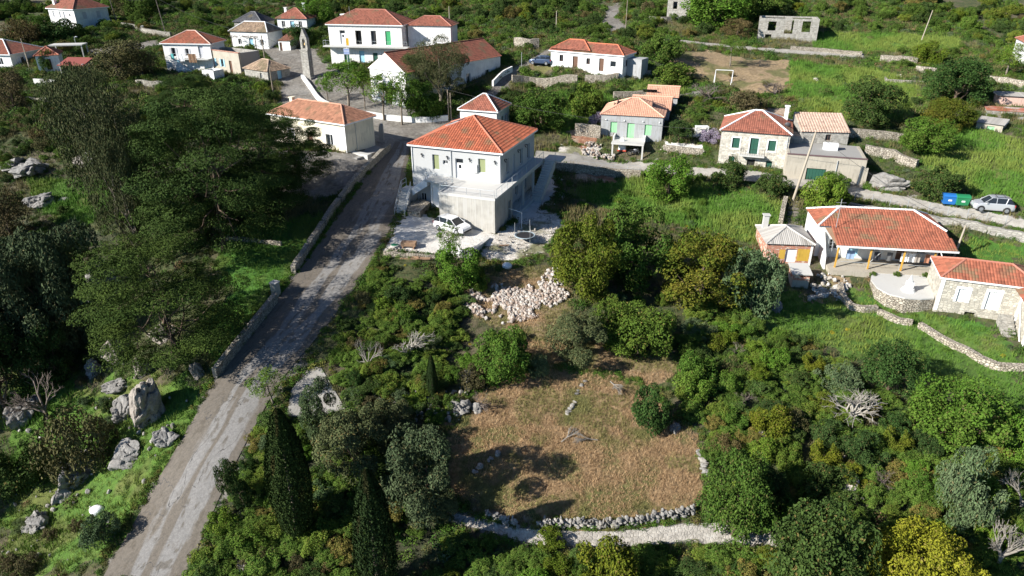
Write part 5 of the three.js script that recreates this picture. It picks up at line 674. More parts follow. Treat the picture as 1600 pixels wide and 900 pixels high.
// a crown of lobes with radius 1; Hn = nominal height of the whole plant, c0 = height where the crown starts
function lobed(seed, o) {
  const rnd = RNG(seed), L = new Leaves(), lobes = [], [ca, cb] = HUE[o.hue], Hn = o.H, c0 = o.c0, cy = (c0 + Hn) / 2, hy = (Hn - c0) / 2, wood = [];
  for (let i = 0; i < o.lobes; i++) {
    const d = sphere(rnd), k = i < 3 ? 0.2 : 0.55 + 0.45 * Math.sqrt(rnd()), rr = lerp(o.lr[0], o.lr[1], rnd()); d.y = d.y * 0.5 + (o.layer ? (Math.floor((d.y * 0.5 + 0.5) * o.layer) / o.layer - 0.5) : d.y * 0.5);
    if (o.layer) {
      const l = i % o.layer, ly = (l + 0.25 + 0.35 * rnd()) / o.layer, prof = 0.35 + 0.65 * Math.sin(PI * Math.pow(clamp(0.12 + 0.82 * ly, 0, 1), 0.8)), a = rnd() * 2 * PI, q = (i < o.layer ? 0.2 : 0.5 + 0.5 * Math.sqrt(rnd())) * prof * (1 - rr * 0.75) * (0.8 + 0.3 * n3(Math.cos(a) * 1.5 + seed, l * 0.7, Math.sin(a) * 1.5));
      lobes.push({ c: V3(Math.cos(a) * q, c0 + ly * (Hn - c0) - 0.1 * q, Math.sin(a) * q), r: rr, f: o.flat * (0.7 + 0.5 * rnd()), t: rnd() }); continue;
    }
    const taper = o.taper ? 1 - o.taper * clamp(d.y * 0.5 + 0.5, 0, 1) : 1;
    lobes.push({ c: V3(d.x * k * (1 - rr * 0.8) * taper, cy + d.y * k * (hy - rr * o.flat * 0.6), d.z * k * (1 - rr * 0.8) * taper), r: rr, f: o.flat * (0.8 + 0.4 * rnd()), t: rnd() });
  }
  const up = V3(0, 1, 0), per = Math.round(o.leaves / lobes.length), cen = V3(0, cy - hy * 0.35, 0), so = seed * 1.7;
  for (const lb of lobes) {
    for (let k = 0, tries = 0; k < per && tries < per * 6; tries++) {
      const d = sphere(rnd); if (d.y < -0.55 && rnd() < 0.7) continue;
      const q = 0.62 + 0.42 * Math.sqrt(rnd()), bump = 0.8 + 0.42 * n3(d.x * 2.6 + so + lb.t * 9, d.y * 2.6, d.z * 2.6 + lb.t * 5), P = V3(lb.c.x + d.x * lb.r * q * bump, lb.c.y + d.y * lb.r * q * bump * lb.f, lb.c.z + d.z * lb.r * q * bump);
      if (P.y < 0.02 || n3(P.x * o.gf + so, P.y * o.gf, P.z * o.gf) < o.gap) continue;
      const nn = d.clone().multiplyScalar(0.7).addScaledVector(up, 0.25).addScaledVector(sphere(rnd), o.mess).normalize();
      let t = nn.clone().cross(sphere(rnd)).normalize();
      if (o.dir === 'out') t = P.clone().sub(cen).normalize().addScaledVector(up, 0.35).addScaledVector(sphere(rnd), 0.55).normalize(); else if (o.dir === 'down') t = V3(0, -1, 0).addScaledVector(sphere(rnd), 0.4).normalize();
      const s = o.leaf * (0.6 + 0.8 * rnd()), m = clamp(rnd() * 0.7 + (lb.t - 0.3) * 0.5 + (n3(P.x * 3 + 30, P.y * 3, P.z * 3) - 0.5) * 0.8, 0, 1), j = 0.8 + 0.4 * rnd(), dry = o.hue !== 'pine' && rnd() < 0.05 ? 0.5 : 0;
      L.add(P.x, P.y, P.z, nn, t, s, s * o.asp, [lerp(lerp(ca[0], cb[0], m) * j, 0.17, dry), lerp(lerp(ca[1], cb[1], m) * j, 0.11, dry), lerp(lerp(ca[2], cb[2], m) * j, 0.05, dry)]); k++;
    }
  }
  const tr = o.trunk || 0.06, top = V3((rnd() - 0.5) * 0.1, cy + hy * 0.1, (rnd() - 0.5) * 0.1), fork = V3(top.x * 0.4, Math.max(c0 * 0.9, 0.12 * Hn), top.z * 0.4);
  limb(wood, V3(0, -0.12, 0), fork, tr * 1.15, tr * 0.85, rnd, 0.04); limb(wood, fork, top, tr * 0.85, tr * 0.4, rnd, 0.06);
  for (const lb of lobes.slice(0, o.limbs || 9)) limb(wood, fork.clone().lerp(top, rnd() * 0.9), lb.c.clone().lerp(fork, 0.1), tr * 0.4, tr * 0.12, rnd);
  return { crown: L.build(), wood: boxuv(merge(wood)), H: Hn };
}
function columnar(seed) {
  const rnd = RNG(seed), L = new Leaves(), [ca, cb] = HUE.cypress, H = 7.2;
  for (let k = 0; k < 22000; k++) {
    const v = Math.pow(rnd(), 0.9), y = 0.5 + v * (H - 0.5), prof = Math.pow(Math.sin(PI * clamp(0.1 + 0.9 * v, 0, 1)), 0.6) * (1 - 0.35 * v), a = rnd() * 2 * PI, fl = 0.6 + 0.5 * n3(Math.cos(a) * 3.2 + 5, y * 0.55 + seed, Math.sin(a) * 3.2) + 0.3 * n3(Math.cos(a) * 7, y * 1.7, Math.sin(a) * 7 + seed), r = prof * fl * (0.72 + 0.3 * Math.sqrt(rnd()));
    const d = V3(Math.cos(a), 0, Math.sin(a)), n = d.clone().addScaledVector(sphere(rnd), 0.6).normalize(), t = V3(0, 1, 0).addScaledVector(d, 0.3).addScaledVector(sphere(rnd), 0.35).normalize(), br = n3(d.x * 2 + 9, y * 0.7, d.z * 2 + seed) > 0.66 ? 0.5 : 0, m = rnd(), s = 0.11 * (0.7 + 0.7 * rnd());
    L.add(d.x * r, y, d.z * r, n, t, s, s * 0.55, [lerp(lerp(ca[0], cb[0], m), 0.08, br), lerp(lerp(ca[1], cb[1], m), 0.06, br), lerp(lerp(ca[2], cb[2], m), 0.025, br)]);
  }
  return { crown: L.build(), wood: boxuv(merge([bar(V3(0, -0.5, 0), V3(0, H * 0.8, 0), 0.16, 7, 0.05)])), H };
}
function bareTree(seed, n = 5, gnarl = 0.55) {      // leafless grey branches
  const rnd = RNG(seed), out = [];
  const grow = (a, d, len, r, lev) => {
    const b = a.clone().addScaledVector(d, len); out.push(bar(a, b, r, lev > 2 ? 3 : 5, r * 0.7));
    if (lev >= 5) return; const kids = lev === 0 ? n : 2 + (rnd() < 0.55 ? 1 : 0);
    for (let k = 0; k < kids; k++) grow(a.clone().lerp(b, lev ? 0.55 + 0.45 * rnd() : 0.6 + 0.4 * rnd()), d.clone().addScaledVector(sphere(rnd), gnarl + (lev ? 0 : 0.35)).addScaledVector(V3(0, 1, 0), 0.08).normalize(), len * (0.62 + 0.25 * rnd()), r * 0.62, lev + 1);
  };
  grow(V3(0, -0.1, 0), V3(0.1, 1, 0.05).normalize(), 0.42, 0.045, 0);
  const g = merge(out); g.computeBoundingBox(); const bb = g.boundingBox, s = 1 / Math.max(bb.max.x, bb.max.z, -bb.min.x, -bb.min.z); g.scale(s, s, s);
  return { crown: null, wood: boxuv(g), H: bb.max.y * s };
}
const leafMat = (tint = [1, 1, 1]) => new THREE.MeshPhysicalMaterial({ color: C(...tint), vertexColors: true, roughness: 0.9, specularIntensity: 0.25, side: THREE.DoubleSide });
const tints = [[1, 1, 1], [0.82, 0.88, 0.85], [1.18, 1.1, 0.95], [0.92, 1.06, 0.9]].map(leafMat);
const KIND = {};
const kind = (name, variants, make, wood) => { KIND[name] = { v: Array.from({ length: variants }, (_, i) => make(i)), wood }; };
const base = { lobes: 34, lr: [0.2, 0.36], flat: 0.85, leaves: 13000, leaf: 0.055, asp: 0.6, gap: 0.37, gf: 4, mess: 0.75, H: 1.75, c0: 0.04, trunk: 0.06 };
for (const [n, hue, more] of [['broad', 'broad', {}], ['lime', 'lime', { lobes: 75, lr: [0.14, 0.27], leaves: 22000, leaf: 0.05, gap: 0.27 }], ['dark', 'dark', {}], ['olive', 'olive', { leaf: 0.065, asp: 0.38, leaves: 16000, gap: 0.36, lobes: 40, lr: [0.18, 0.32], H: 1.9, c0: 0.02 }], ['fresh', 'fresh', {}], ['yellow', 'yellow', { lobes: 130, lr: [0.11, 0.2], leaves: 26000, leaf: 0.04, H: 1.4, c0: 0.02, gap: 0.26 }], ['rust', 'rust', { lobes: 75, lr: [0.14, 0.27], leaves: 22000, leaf: 0.05, gap: 0.27 }], ['airy', 'fresh', { leaves: 4200, gap: 0.43, leaf: 0.06, c0: 0.75, H: 2.4, trunk: 0.05 }], ['brownish', 'brown', { leaves: 8000, gap: 0.42 }]]) kind(n, 2, (i) => lobed(11 + i * 31 + n.length * 7 + n.charCodeAt(0), { ...base, ...more, hue }), n === 'airy' ? mat.barkGrey : mat.bark);
kind('pine', 3, (i) => lobed(501 + i * 7, { ...base, hue: 'pine', lobes: 66, lr: [0.17, 0.31], flat: 0.4, layer: 7, leaves: 70000, leaf: 0.027, asp: 0.36, gap: 0.35, gf: 7, mess: 0.6, H: 2.0, c0: 0.28, trunk: 0.03, limbs: 22, taper: 0.25 }), mat.bark);
kind('gum', 2, (i) => lobed(601 + i * 7, { ...base, hue: 'euc', lobes: 30, lr: [0.2, 0.38], flat: 1.3, leaves: 34000, leaf: 0.045, asp: 0.3, gap: 0.39, gf: 5, mess: 0.8, H: 2.9, c0: 0.35, trunk: 0.06, dir: 'down', limbs: 16 }), mat.barkGrey);
kind('cypress', 2, (i) => columnar(701 + i), mat.barkGrey);
for (const [n, hue, more] of [['bush', 'broad', {}], ['darkbush', 'dark', {}], ['greybush', 'grey', { asp: 0.4, leaf: 0.07 }], ['freshbush', 'fresh', {}], ['brownbush', 'brown', { leaves: 5000 }], ['limebush', 'lime', {}], ['lilac', 'lilac', { leaves: 5000 }]]) kind(n, 3, (i) => lobed(801 + i * 17 + n.length, { ...base, lobes: 26, lr: [0.18, 0.34], leaves: 8000, leaf: 0.066, H: 1.15, c0: 0, trunk: 0.04, limbs: 5, ...more, hue }), mat.bark);
kind('bare', 4, (i) => bareTree(911 + i * 3), mat.twig); kind('barepale', 3, (i) => bareTree(951 + i * 3, 7, 0.7), mat.twigPale); kind('baredark', 3, (i) => bareTree(981 + i * 3, 6, 0.7), mat.twigDark);
const PLANTNAME = { pine: 'pine_tree', gum: 'weeping_tree', cypress: 'cypress_tree', olive: 'olive_tree', bare: 'bare_tree', barepale: 'dead_tree', baredark: 'bare_shrub', bush: 'shrub', darkbush: 'shrub', greybush: 'shrub', freshbush: 'shrub', brownbush: 'shrub', limebush: 'shrub', lilac: 'lilac_shrub' };
let plantNo = 0; const planted = [];
function plant(k, x, z, h, r, label, o = {}) {
  const K = KIND[k], v = K.v[(o.v ?? plantNo) % K.v.length], rnd = RNG(4000 + plantNo * 13); plantNo++;
  const shrub = /bush|lilac|baredark/.test(k), t = thing(PLANTNAME[k] || 'broadleaf_tree', label, shrub ? 'shrub' : 'tree', at(x, z, /pine|gum|airy|cypress|bare/.test(k) ? -0.05 : -0.05 - 0.09 * h), o.turn ?? rnd() * 6.28, o.group);
  const s = h * (/pine|gum|airy|cypress|bare/.test(k) ? 1 : 1.04) / v.H; if (o.lean) { const q = new THREE.Quaternion().setFromEuler(new THREE.Euler(o.lean[1], 0, -o.lean[0])); t.quaternion.premultiply(q); }
  const w = mk(v.crown ? 'trunk' : 'branches', v.wood, o.wood || K.wood, t); w.scale.set(r, s, r);
  if (v.crown) { const c = mk('crown', v.crown, tints[o.tint ?? Math.floor(rnd() * 4)], t, 'stuff'); c.scale.set(r, s, r); }
  planted.push([x, z, r]);
  return t;
}
// the trees and shrubs that stand out one by one
const TREES = [
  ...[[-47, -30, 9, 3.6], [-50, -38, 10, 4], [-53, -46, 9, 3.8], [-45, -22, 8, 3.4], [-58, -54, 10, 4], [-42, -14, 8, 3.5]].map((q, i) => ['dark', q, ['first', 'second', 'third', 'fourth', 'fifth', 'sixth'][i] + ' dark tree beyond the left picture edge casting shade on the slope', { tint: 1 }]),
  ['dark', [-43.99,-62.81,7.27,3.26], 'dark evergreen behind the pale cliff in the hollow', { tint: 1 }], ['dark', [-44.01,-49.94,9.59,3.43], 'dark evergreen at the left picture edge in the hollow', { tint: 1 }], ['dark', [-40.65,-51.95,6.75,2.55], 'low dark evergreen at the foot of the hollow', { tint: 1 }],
  ['pine', [-29.19,-65.2,16.39,8.54], 'tallest dark pine with a bare trunk left of the road', { v: 0, tint: 0 }], ['pine', [-32.52,-68.41,13.13,7.18], 'broad dark pine behind the tallest pine, left of the road', { v: 1, tint: 1 }], ['pine', [-26.87,-72.98,11.98,5.94], 'dark pine with long low boughs in front of the cream house', { v: 2, tint: 1 }], ['pine', [-24.66,-78.4,8.12,4.39], 'small pine bough tree touching the cream house roof', { v: 0, tint: 0 }], ['pine', [-27.87,-50.41,11.4,7.12], 'leaning olive-green pine above the pale roadside boulders', { v: 1, tint: 2, lean: [-0.12, 0.02] }], ['pine', [-45.83,-99.65,8.28,5.65], 'pine crown below the white hut on the slope', { v: 2, tint: 1 }],
  ['gum', [-45.44,-76.12,16.74,6.21], 'tall grey-green weeping tree left of the pines', { v: 0 }], ['gum', [-37.34,-64.18,15.18,3.45], 'ragged weeping tree hanging over the boulders left of the pines', { v: 1 }], ['gum', [-61.13,-100.69,8.64,5.71], 'grey-brown weeping tree near the left houses', { v: 1 }], ['gum', [-10.94,-109.82,10.37,4.73], 'grey-green weeping tree beside the long gabled hall', { v: 0 }], ['gum', [-14.56,-111.17,7.69,3.37], 'smaller weeping tree in front of the gabled hall', { v: 1 }],
  ['brownish', [-69.47,-127.8,7.19,6.7], 'sparse round brownish tree left of the laundry house', {}], ['brownish', [-65.86,-128.69,5.52,3.85], 'brown-green tree against the laundry house wall', {}], ['brownish', [-78.47,-111.53,6.5,3.12], 'small brownish tree at the far left below the white house', {}], ['brownish', [-56.3,-73.09,7.22,2.83], 'brown-green tree at the left picture edge', {}],
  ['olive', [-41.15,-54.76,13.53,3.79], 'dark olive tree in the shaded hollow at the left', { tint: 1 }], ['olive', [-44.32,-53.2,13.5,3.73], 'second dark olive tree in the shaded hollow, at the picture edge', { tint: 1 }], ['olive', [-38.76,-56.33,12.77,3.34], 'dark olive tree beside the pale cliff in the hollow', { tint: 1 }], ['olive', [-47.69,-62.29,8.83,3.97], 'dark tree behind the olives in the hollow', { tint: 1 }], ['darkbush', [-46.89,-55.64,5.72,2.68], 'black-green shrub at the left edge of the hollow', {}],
  ['baredark', [-39.46,-48.5,5.6,3.2], 'leafless dark shrub on the grassy slope at the left', {}], ['brownbush', [-33.62,-42.9,6.17,2.95], 'brown thorny shrub beside the boulders at the left', {}], ['darkbush', [-38.76,-42.75,3.95,2.84], 'dark shrub in shade at the lower left edge', {}], ['greybush', [-27.7,-35.08,2.58,1.47], 'small grey-green shrub beside the road at the lower left', {}],
  ['airy', [-18.71,-45.26,3.3,1.55], 'thin light green sapling at the road edge', { lean: [-0.2, 0] }], ['dark', [-18.3,-36.71,4.74,0.99], 'small dark round-headed tree at the road edge', { lean: [-0.25, 0] }],
  ['cypress', [-14.34,-34.93,10.4,1.59], 'dark cypress nearest the road', {}], ['cypress', [-8.3,-31,10.18,1.53], 'tall dark cypress at the bottom of the picture', {}], ['cypress', [-6.3,-46.28,4.09,0.49], 'slim young cypress in the scrub', {}],
  ['olive', [-14.22,-42.15,6.08,1.57], 'grey-green olive beside the concrete apron', {}], ['olive', [-11.1,-39.4,6.46,2.85], 'spreading olive tree above the two cypresses', {}], ['olive', [-5.83,-36.48,7.97,3.09], 'large olive tree shading the dry field', { tint: 1 }], ['olive', [-9.17,-42.18,4.09,2.16], 'silver olive between the cypress and the scrub', {}], ['olive', [-4.81,-35.87,3.36,1.23], 'small olive at the corner of the dry field', {}],
  ['fresh', [-5.01,-59.79,4.75,2.6], 'bright green bushy tree below the white car', { tint: 3 }], ['airy', [-6.08,-63.16,4.21,1.49], 'thin young tree in front of the white car', {}], ['broad', [-0.69,-48.36,5.07,2.72], 'round bright green tree below the stone rubble', { tint: 3 }], ['bush', [-3.18,-59.78,2.31,1.37], 'small green bush at the foot of the forecourt', {}],
  ['lime', [6.76,-58.79,8.68,3.58], 'large yellow-green tree beside the gravel yard', { v: 0, tint: 0 }], ['broad', [11.54,-61.34,8.72,4.37], 'tall dark green tree behind the large yellow-green tree', { v: 1, tint: 1 }], ['rust', [17.63,-58.97,7.29,4.94], 'yellow-green tree with rusty tips in the middle of the scrub', { v: 0, tint: 0 }], ['greybush', [22.1,-56.9,7.3,3.06], 'pale grey-green tree beside the brick hut', {}], ['fresh', [19.18,-82.42,6.14,3.46], 'bright green tree at the edge of the lane', { tint: 3 }], ['darkbush', [27.16,-84.15,4.08,2.25], 'dark shrub at the wall of the stone house', {}], ['darkbush', [31.46,-80.94,3.17,2.39], 'dark shrub beside the leaning pole', {}], ['freshbush', [36.47,-77.69,4.42,2.78], 'light green shrub before the green garage door', {}], ['fresh', [39.09,-81.74,2.9,1.97], 'light green climber beside the garage door', {}],
  ['darkbush', [10.45,-43.37,3.87,1.81], 'round dark bush at the edge of the dry field', { v: 1 }], ['freshbush', [14.49,-46.51,2.61,1.78], 'low light green bush right of the dry field', {}], ['bush', [14.96,-47.98,3.07,1.76], 'green bush behind the low light green bush', {}], ['olive', [5.7,-50.5,4.87,2.89], 'sparse pale olive above the dry field', { tint: 2 }], ['broad', [10.99,-51.28,5.15,3.38], 'green spreading tree above the dry field', {}], ['broad', [8.63,-52.33,4.96,2.18], 'green tree beside the sparse pale olive', {}], ['greybush', [2.22,-48.46,2.29,1], 'small round grey bush at the top of the dry field', {}],
  ['dark', [30.66,-47.63,5.03,2.7], 'round grey-green tree at the edge of the lower meadow', { tint: 3 }], ['fresh', [33.05,-41.89,6.3,3.62], 'bright green tree below the right meadow', {}], ['fresh', [36.63,-39.93,5,2.08], 'bright green tree at the right picture edge', {}], ['barepale', [26.12,-43.63,4.73,3.04], 'grey dead tree lying in the scrub', {}], ['greybush', [29.79,-35.19,6.11,2.21], 'round pale olive-grey bush at the lower right', { v: 1 }], ['yellow', [24.12,-29.2,5.65,3.54], 'golden yellow-green tree at the bottom edge', { tint: 0 }], ['dark', [18.11,-29.97,7.36,3.27], 'dark green tree left of the golden tree', { tint: 2 }], ['broad', [14.72,-34.59,7.09,2.63], 'tall green tree at the right side of the dry field', { tint: 1 }], ['dark', [16.84,-36.13,4.32,1.71], 'dark tree behind the tree right of the dry field', { tint: 0 }], ['limebush', [5.8,-30.86,4.31,2.35], 'olive-green bush in front of the stone path', {}], ['bare', [30.52,-31.59,5.83,2.14], 'grey leafless thicket tree at the lower right edge', {}], ['bare', [34.18,-35.75,5.13,1.7], 'leafless grey tree at the right edge', {}],
  ['bare', [-8.71,-50.81,4.26,2.29], 'leafless fig with pale branches in the scrub', { wood: mat.twigPale }], ['bare', [-11.81,-48.85,4.34,1.19], 'grey ivy-grown dead trunk beside the road scrub', {}], ['baredark', [-2.52,-45.1,2.2,1.13], 'dry twig heap at the top of the dry field', {}],
  ['dark', [50.15,-98.63,7.02,4.45], 'big round dark tree in the upper meadow', { tint: 2 }], ['dark', [65.82,-105.06,7.33,5.06], 'green-grey tree beside the collapsed stone hut', { tint: 3 }], ['fresh', [53.58,-89.03,5.37,3.81], 'light green tree above the dumpsters', { tint: 1 }], ['rust', [59.6,-95.98,5.01,3.46], 'olive tree behind the light green tree', { tint: 1 }], ['darkbush', [49.84,-78.09,3.61,3.19], 'round dark bush beside the dumpsters', {}], ['airy', [81.82,-119.47,5.44,3.27], 'young open tree before the upper right house', {}], ['limebush', [73.99,-128.98,4.21,3.19], 'yellow-green shrub behind the upper road wall', {}],
  ['fresh', [43.2,-156.41,9.29,9.45], 'big bright green tree over the hill ruin', {}], ['broad', [51.28,-159.16,7.37,6.89], 'green tree behind the hill ruin', {}], ['airy', [38.55,-128.23,5.27,2.54], 'small open tree beside the upper road', {}], ['brownish', [44.77,-147.2,4.09,3.58], 'brown bush below the stone ruin', {}], ['bush', [26.64,-128.71,4.67,4.13], 'dark green tree beside the upper road', {}],
  ['broad', [4.2,-101.44,6.36,4.7], 'dark green tree on the bank below the long white house', { tint: 1 }], ['dark', [0,-106.76,3.65,2.72], 'dark tree beside the white cottage', {}], ['bush', [11.35,-108.39,4.82,3.32], 'green tree on the bank beside the pale stone wall', {}], ['dark', [23.38,-97.07,3.26,2.22], 'round clipped bush beside the mint-shuttered house', {}], ['lilac', [12.57,-103.92,2.08,1.49], 'lilac in flower left of the mint-shuttered house', {}], ['lilac', [27.56,-96.59,2.04,1.8], 'lilac in flower beside the stone house', {}], ['bush', [27.65,-121.43,3.47,4.25], 'bright green shrub near the goal frame', {}], ['baredark', [31.41,-112.15,3.74,3.97], 'grey leafless thicket below the goal frame', {}], ['brownbush', [35.9,-108.33,3.39,3.3], 'brown thicket above the stone house', {}], ['baredark', [41.81,-113.31,4.3,2.86], 'bare dead bush in the upper meadow', {}],
  ['airy', [-25.17,-108.75,7.37,3.98], 'young plane tree at the corner of the square', {}], ['airy', [-29.45,-113.18,4.65,2], 'slim plane tree beside the white kerb wall', {}], ['airy', [-18.96,-103.77,6.79,3.19], 'young plane tree before the hall gable', {}], ['airy', [-16.07,-101.96,7.66,3.24], 'forked plane tree at the roadside before the hall', {}], ['broad', [-13.8,-104.29,6,3.2], 'green tree between the plane trees and the hall', {}], ['bush', [-12.17,-104.11,3.96,2.34], 'bushy green tree at the end of the white wall', {}], ['airy', [-22.76,-109.08,6.09,2.22], 'plane tree in the middle of the square', {}],
  ['broad', [-101.61,-158,5.02,4.61], 'dark green tree beside the corner house', {}], ['darkbush', [-95.48,-156.83,4.23,4.58], 'dark creeper bush on the corner house', {}], ['brownish', [-101.19,-152.62,5.49,4.47], 'brown tree left of the corner house', {}], ['bush', [-85.98,-134.68,4.14,2.01], 'small dark tree before the white house at the left edge', {}], ['dark', [-42.99,-149.05,4.79,3.28], 'dark ivy-clad tree behind the bell tower', {}], ['fresh', [-44.45,-168.96,6.62,4.49], 'bright green tree left of the two-storey house', {}], ['broad', [-88.79,-179.84,6.72,4.76], 'tree behind the street wall at the top left', {}], ['brownish', [-94.47,-181.86,6.12,3.5], 'pale-trunked tree behind the street wall', {}], ['limebush', [-21.86,-152.32,3.86,4.08], 'climbing vine beside the two-storey house', {}],
];
for (const [k, q, label, o] of TREES) plant(k, ...q, label, o);
for (const t of potted) { const c = mk('foliage', KIND.bush.v[0].crown, tints[0], t, 'stuff'); c.scale.setScalar(0.5); c.position.y = 0.4; }

// thickets: shrubs spread through areas of scrub, clear of roads, yards and houses
const blocked = (x, z, pad) => { const k = zoneAt(x, z); if (k === 2 || k === 5 || k === 6 || k === 7) return true; for (const key of Object.keys(BLD)) { const b = BLD[key], dx = x - b.x, dz = z - b.z, c = Math.cos(b.yaw), s = Math.sin(b.yaw), u = Math.abs(dx * c - dz * s), v = Math.abs(dx * s + dz * c); if (u < b.w / 2 + pad && v < b.d / 2 + pad) return true; } return false; };
const zoneNear = (x, z, d) => [[d, 0], [-d, 0], [0, d], [0, -d]].some(([a, b]) => { const k = zoneAt(x + a, z + b); return k === 5 || k === 6 || k === 7 || k === 2; });
let thSeed = 60;
// a shrub is named by its colour and by the nearest plant that has a short name of its own
const cutName = (l) => l.split(/ (?:in|at|beside|behind|above|below|before|between|of|over|on|left|right|nearest|under|against|near|against|with a|touching|hanging|shading) /)[0];
const marks = TREES.map(([k, q, l]) => [q[0], q[1], cutName(l)]), markCount = {}; marks.forEach((m) => { markCount[m[2]] = (markCount[m[2]] || 0) + 1; });
const landmarks = [...marks.filter((m) => markCount[m[2]] === 1 && m[2].split(' ').length > 1), ...[['main', 'large grey house'], ['cgar', 'concrete garage'], ['stone', 'green-shuttered stone house'], ['green', 'mint-shuttered house'], ['long', 'long white house'], ['two', 'two-storey house'], ['laundry', 'laundry house'], ['yellow', 'cream house'], ['hall', 'gabled hall'], ['porchmain', 'porch house'], ['ruin', 'hillside ruin'], ['topleftB', 'corner house'], ['chimney', 'chimney house'], ['shed', 'corrugated shed']].map(([k, n]) => [BLD[k].x, BLD[k].z, n])];
const shrubNames = {}, ORD = ['', 'second ', 'third ', 'fourth ', 'fifth ', 'sixth ', 'seventh '];
function nameShrub(kd, x, z, label) {
  let best = landmarks[0], bd = 1e9; for (const m of landmarks) { const d = Math.hypot(m[0] - x, m[1] - z); if (d < bd) { bd = d; best = m; } }
  const dx = x - best[0], dz = z - best[1], rel = Math.abs(dx) > Math.abs(dz) ? (dx < 0 ? 'left of' : 'right of') : dz > 0 ? 'in front of' : 'behind', n = (LOOK[kd] || 'green') + (/dark$|broad/.test(kd) && kd !== 'baredark' ? ' tree ' : ' shrub ') + rel + ' the ' + best[2], c = shrubNames[n] || 0; shrubNames[n] = c + 1;
  return (c ? ORD[c] || 'farther ' : '') + n;
}
const LOOK = { bush: 'mid-green', darkbush: 'dark green', freshbush: 'bright green', greybush: 'grey-green', limebush: 'yellow-green', brownbush: 'brownish', baredark: 'leafless', dark: 'dark green', broad: 'mid-green' };
function thicket(poly, n, kinds, [r0, r1], label, group, gap = 0.75) {
  const rnd = RNG(thSeed++), xs = poly.map((p) => p[0]), zs = poly.map((p) => p[1]), x0 = Math.min(...xs), x1 = Math.max(...xs), z0 = Math.min(...zs), z1 = Math.max(...zs);
  for (let k = 0, t = 0; k < n && t < n * 40; t++) {
    const x = lerp(x0, x1, rnd()), z = lerp(z0, z1, rnd()), r = lerp(r0, r1, rnd() * rnd()); if (!inPoly(poly, x, z) || blocked(x, z, r * 0.7) || zoneNear(x, z, r * 0.85)) continue;
    if (planted.some((p) => Math.hypot(p[0] - x, p[1] - z) < (p[2] + r) * gap)) continue;
    const kd = kinds[Math.floor(rnd() * kinds.length)], lab = nameShrub(kd, x, z, label); plant(kd, x, z, r * (0.95 + 0.6 * rnd()), r, lab, { group }); k++;
  }
}
const mixG = ['bush', 'darkbush', 'freshbush', 'bush', 'greybush', 'limebush'], mixD = ['darkbush', 'greybush', 'bush', 'brownbush'];
thicket([[17.06,-56.35],[25.63,-53.55],[28.16,-48.56],[34.55,-43.81],[37.76,-41.07],[31.87,-31.17],[17.21,-31.32],[16.92,-34.21],[13.57,-36.16],[14.4,-41.97]], 56, [...mixG, 'freshbush', 'limebush', 'brownbush', 'baredark'], [1.1, 2.3], 'shrub in the dense thicket right of the dry field', 'shrubs in the right thicket', 0.5);
thicket([[-13.02,-61.57],[-4.2,-58.24],[-4.36,-50.79],[1.7,-53.77],[1.57,-47.76],[-3.08,-46.43],[-4.78,-41.59],[-11.87,-43.89],[-16.09,-47.44],[-13.92,-56.06]], 32, [...mixD, 'bush', 'freshbush'], [0.8, 1.8], 'shrub in the scrub between the road and the stone rubble', 'shrubs in the roadside scrub', 0.55);
thicket([[-19.78,-44.12],[-3.82,-41.56],[-4.46,-37.01],[-9.88,-32.22],[-20.64,-32.3],[-19.07,-38.32]], 26, [...mixD, 'freshbush'], [0.7, 1.7], 'shrub in the shady scrub around the cypresses', 'shrubs around the cypresses', 0.55);
thicket([[-4.29,-34.73],[16.21,-33.22],[21.75,-30.86],[20.84,-28.65],[-6.3,-29.77]], 24, ['bush', 'freshbush', 'limebush', 'darkbush'], [0.8, 1.7], 'shrub below the stone path at the bottom of the picture', 'shrubs below the path', 0.5);
thicket([[6.04,-58.93],[18.31,-59.26],[23.24,-55.14],[16.51,-51.27],[11.18,-52.57],[4.53,-53.74]], 10, ['bush', 'greybush', 'brownbush'], [0.8, 1.5], 'shrub on the slope above the dry field', 'shrubs above the field', 0.6);
thicket([[6.51,-85.45],[16.28,-85.1],[29.03,-79.21],[28.79,-68.65],[23.86,-68.29],[15.18,-78.36],[5.95,-76.76]], 8, ['bush', 'freshbush', 'greybush'], [0.5, 1.1], 'low shrub in the meadow below the lane', 'shrubs below the lane', 0.8);
thicket([[-86.21,-119.75],[-63.1,-116.86],[-46.44,-88.16],[-39.88,-65.99],[-54.87,-68.09]], 16, ['darkbush', 'brownbush', 'bush', 'greybush'], [0.8, 1.9], 'shrub on the rocky slope at the left', 'shrubs on the left slope', 0.7);
thicket([[-47.84,-55.7],[-29.1,-48.36],[-26.14,-40.94],[-28.81,-33.14],[-36.07,-35.28]], 14, ['darkbush', 'brownbush', 'greybush'], [0.6, 1.4], 'shrub among the boulders at the lower left', 'shrubs among the boulders', 0.7);
thicket([[-87.75,-133.58],[-55.02,-128.98],[-41.33,-121.59],[-39.98,-110.2],[-58.15,-112.91],[-76.99,-115.16]], 10, ['bush', 'darkbush', 'freshbush'], [0.8, 1.7], 'shrub on the bank below the left houses', 'shrubs below the left houses', 0.7);
thicket([[-13.2,-151.84],[0,-147.51],[7.33,-140.21],[18.89,-156.1],[20.15,-181.58],[-15.27,-178.88]], 10, ['bush', 'brownbush', 'limebush', 'darkbush'], [1.0, 2.2], 'shrub on the hillside right of the two-storey house', 'shrubs on the hillside', 0.55);
thicket([[-134.51,-197.74],[-76.09,-190.4],[-70.81,-175.46],[-93.9,-175.59],[-123.21,-179.24]], 8, ['darkbush', 'bush', 'freshbush'], [1.4, 2.8], 'shrub on the hillside above the left houses', 'shrubs above the left houses', 0.6);
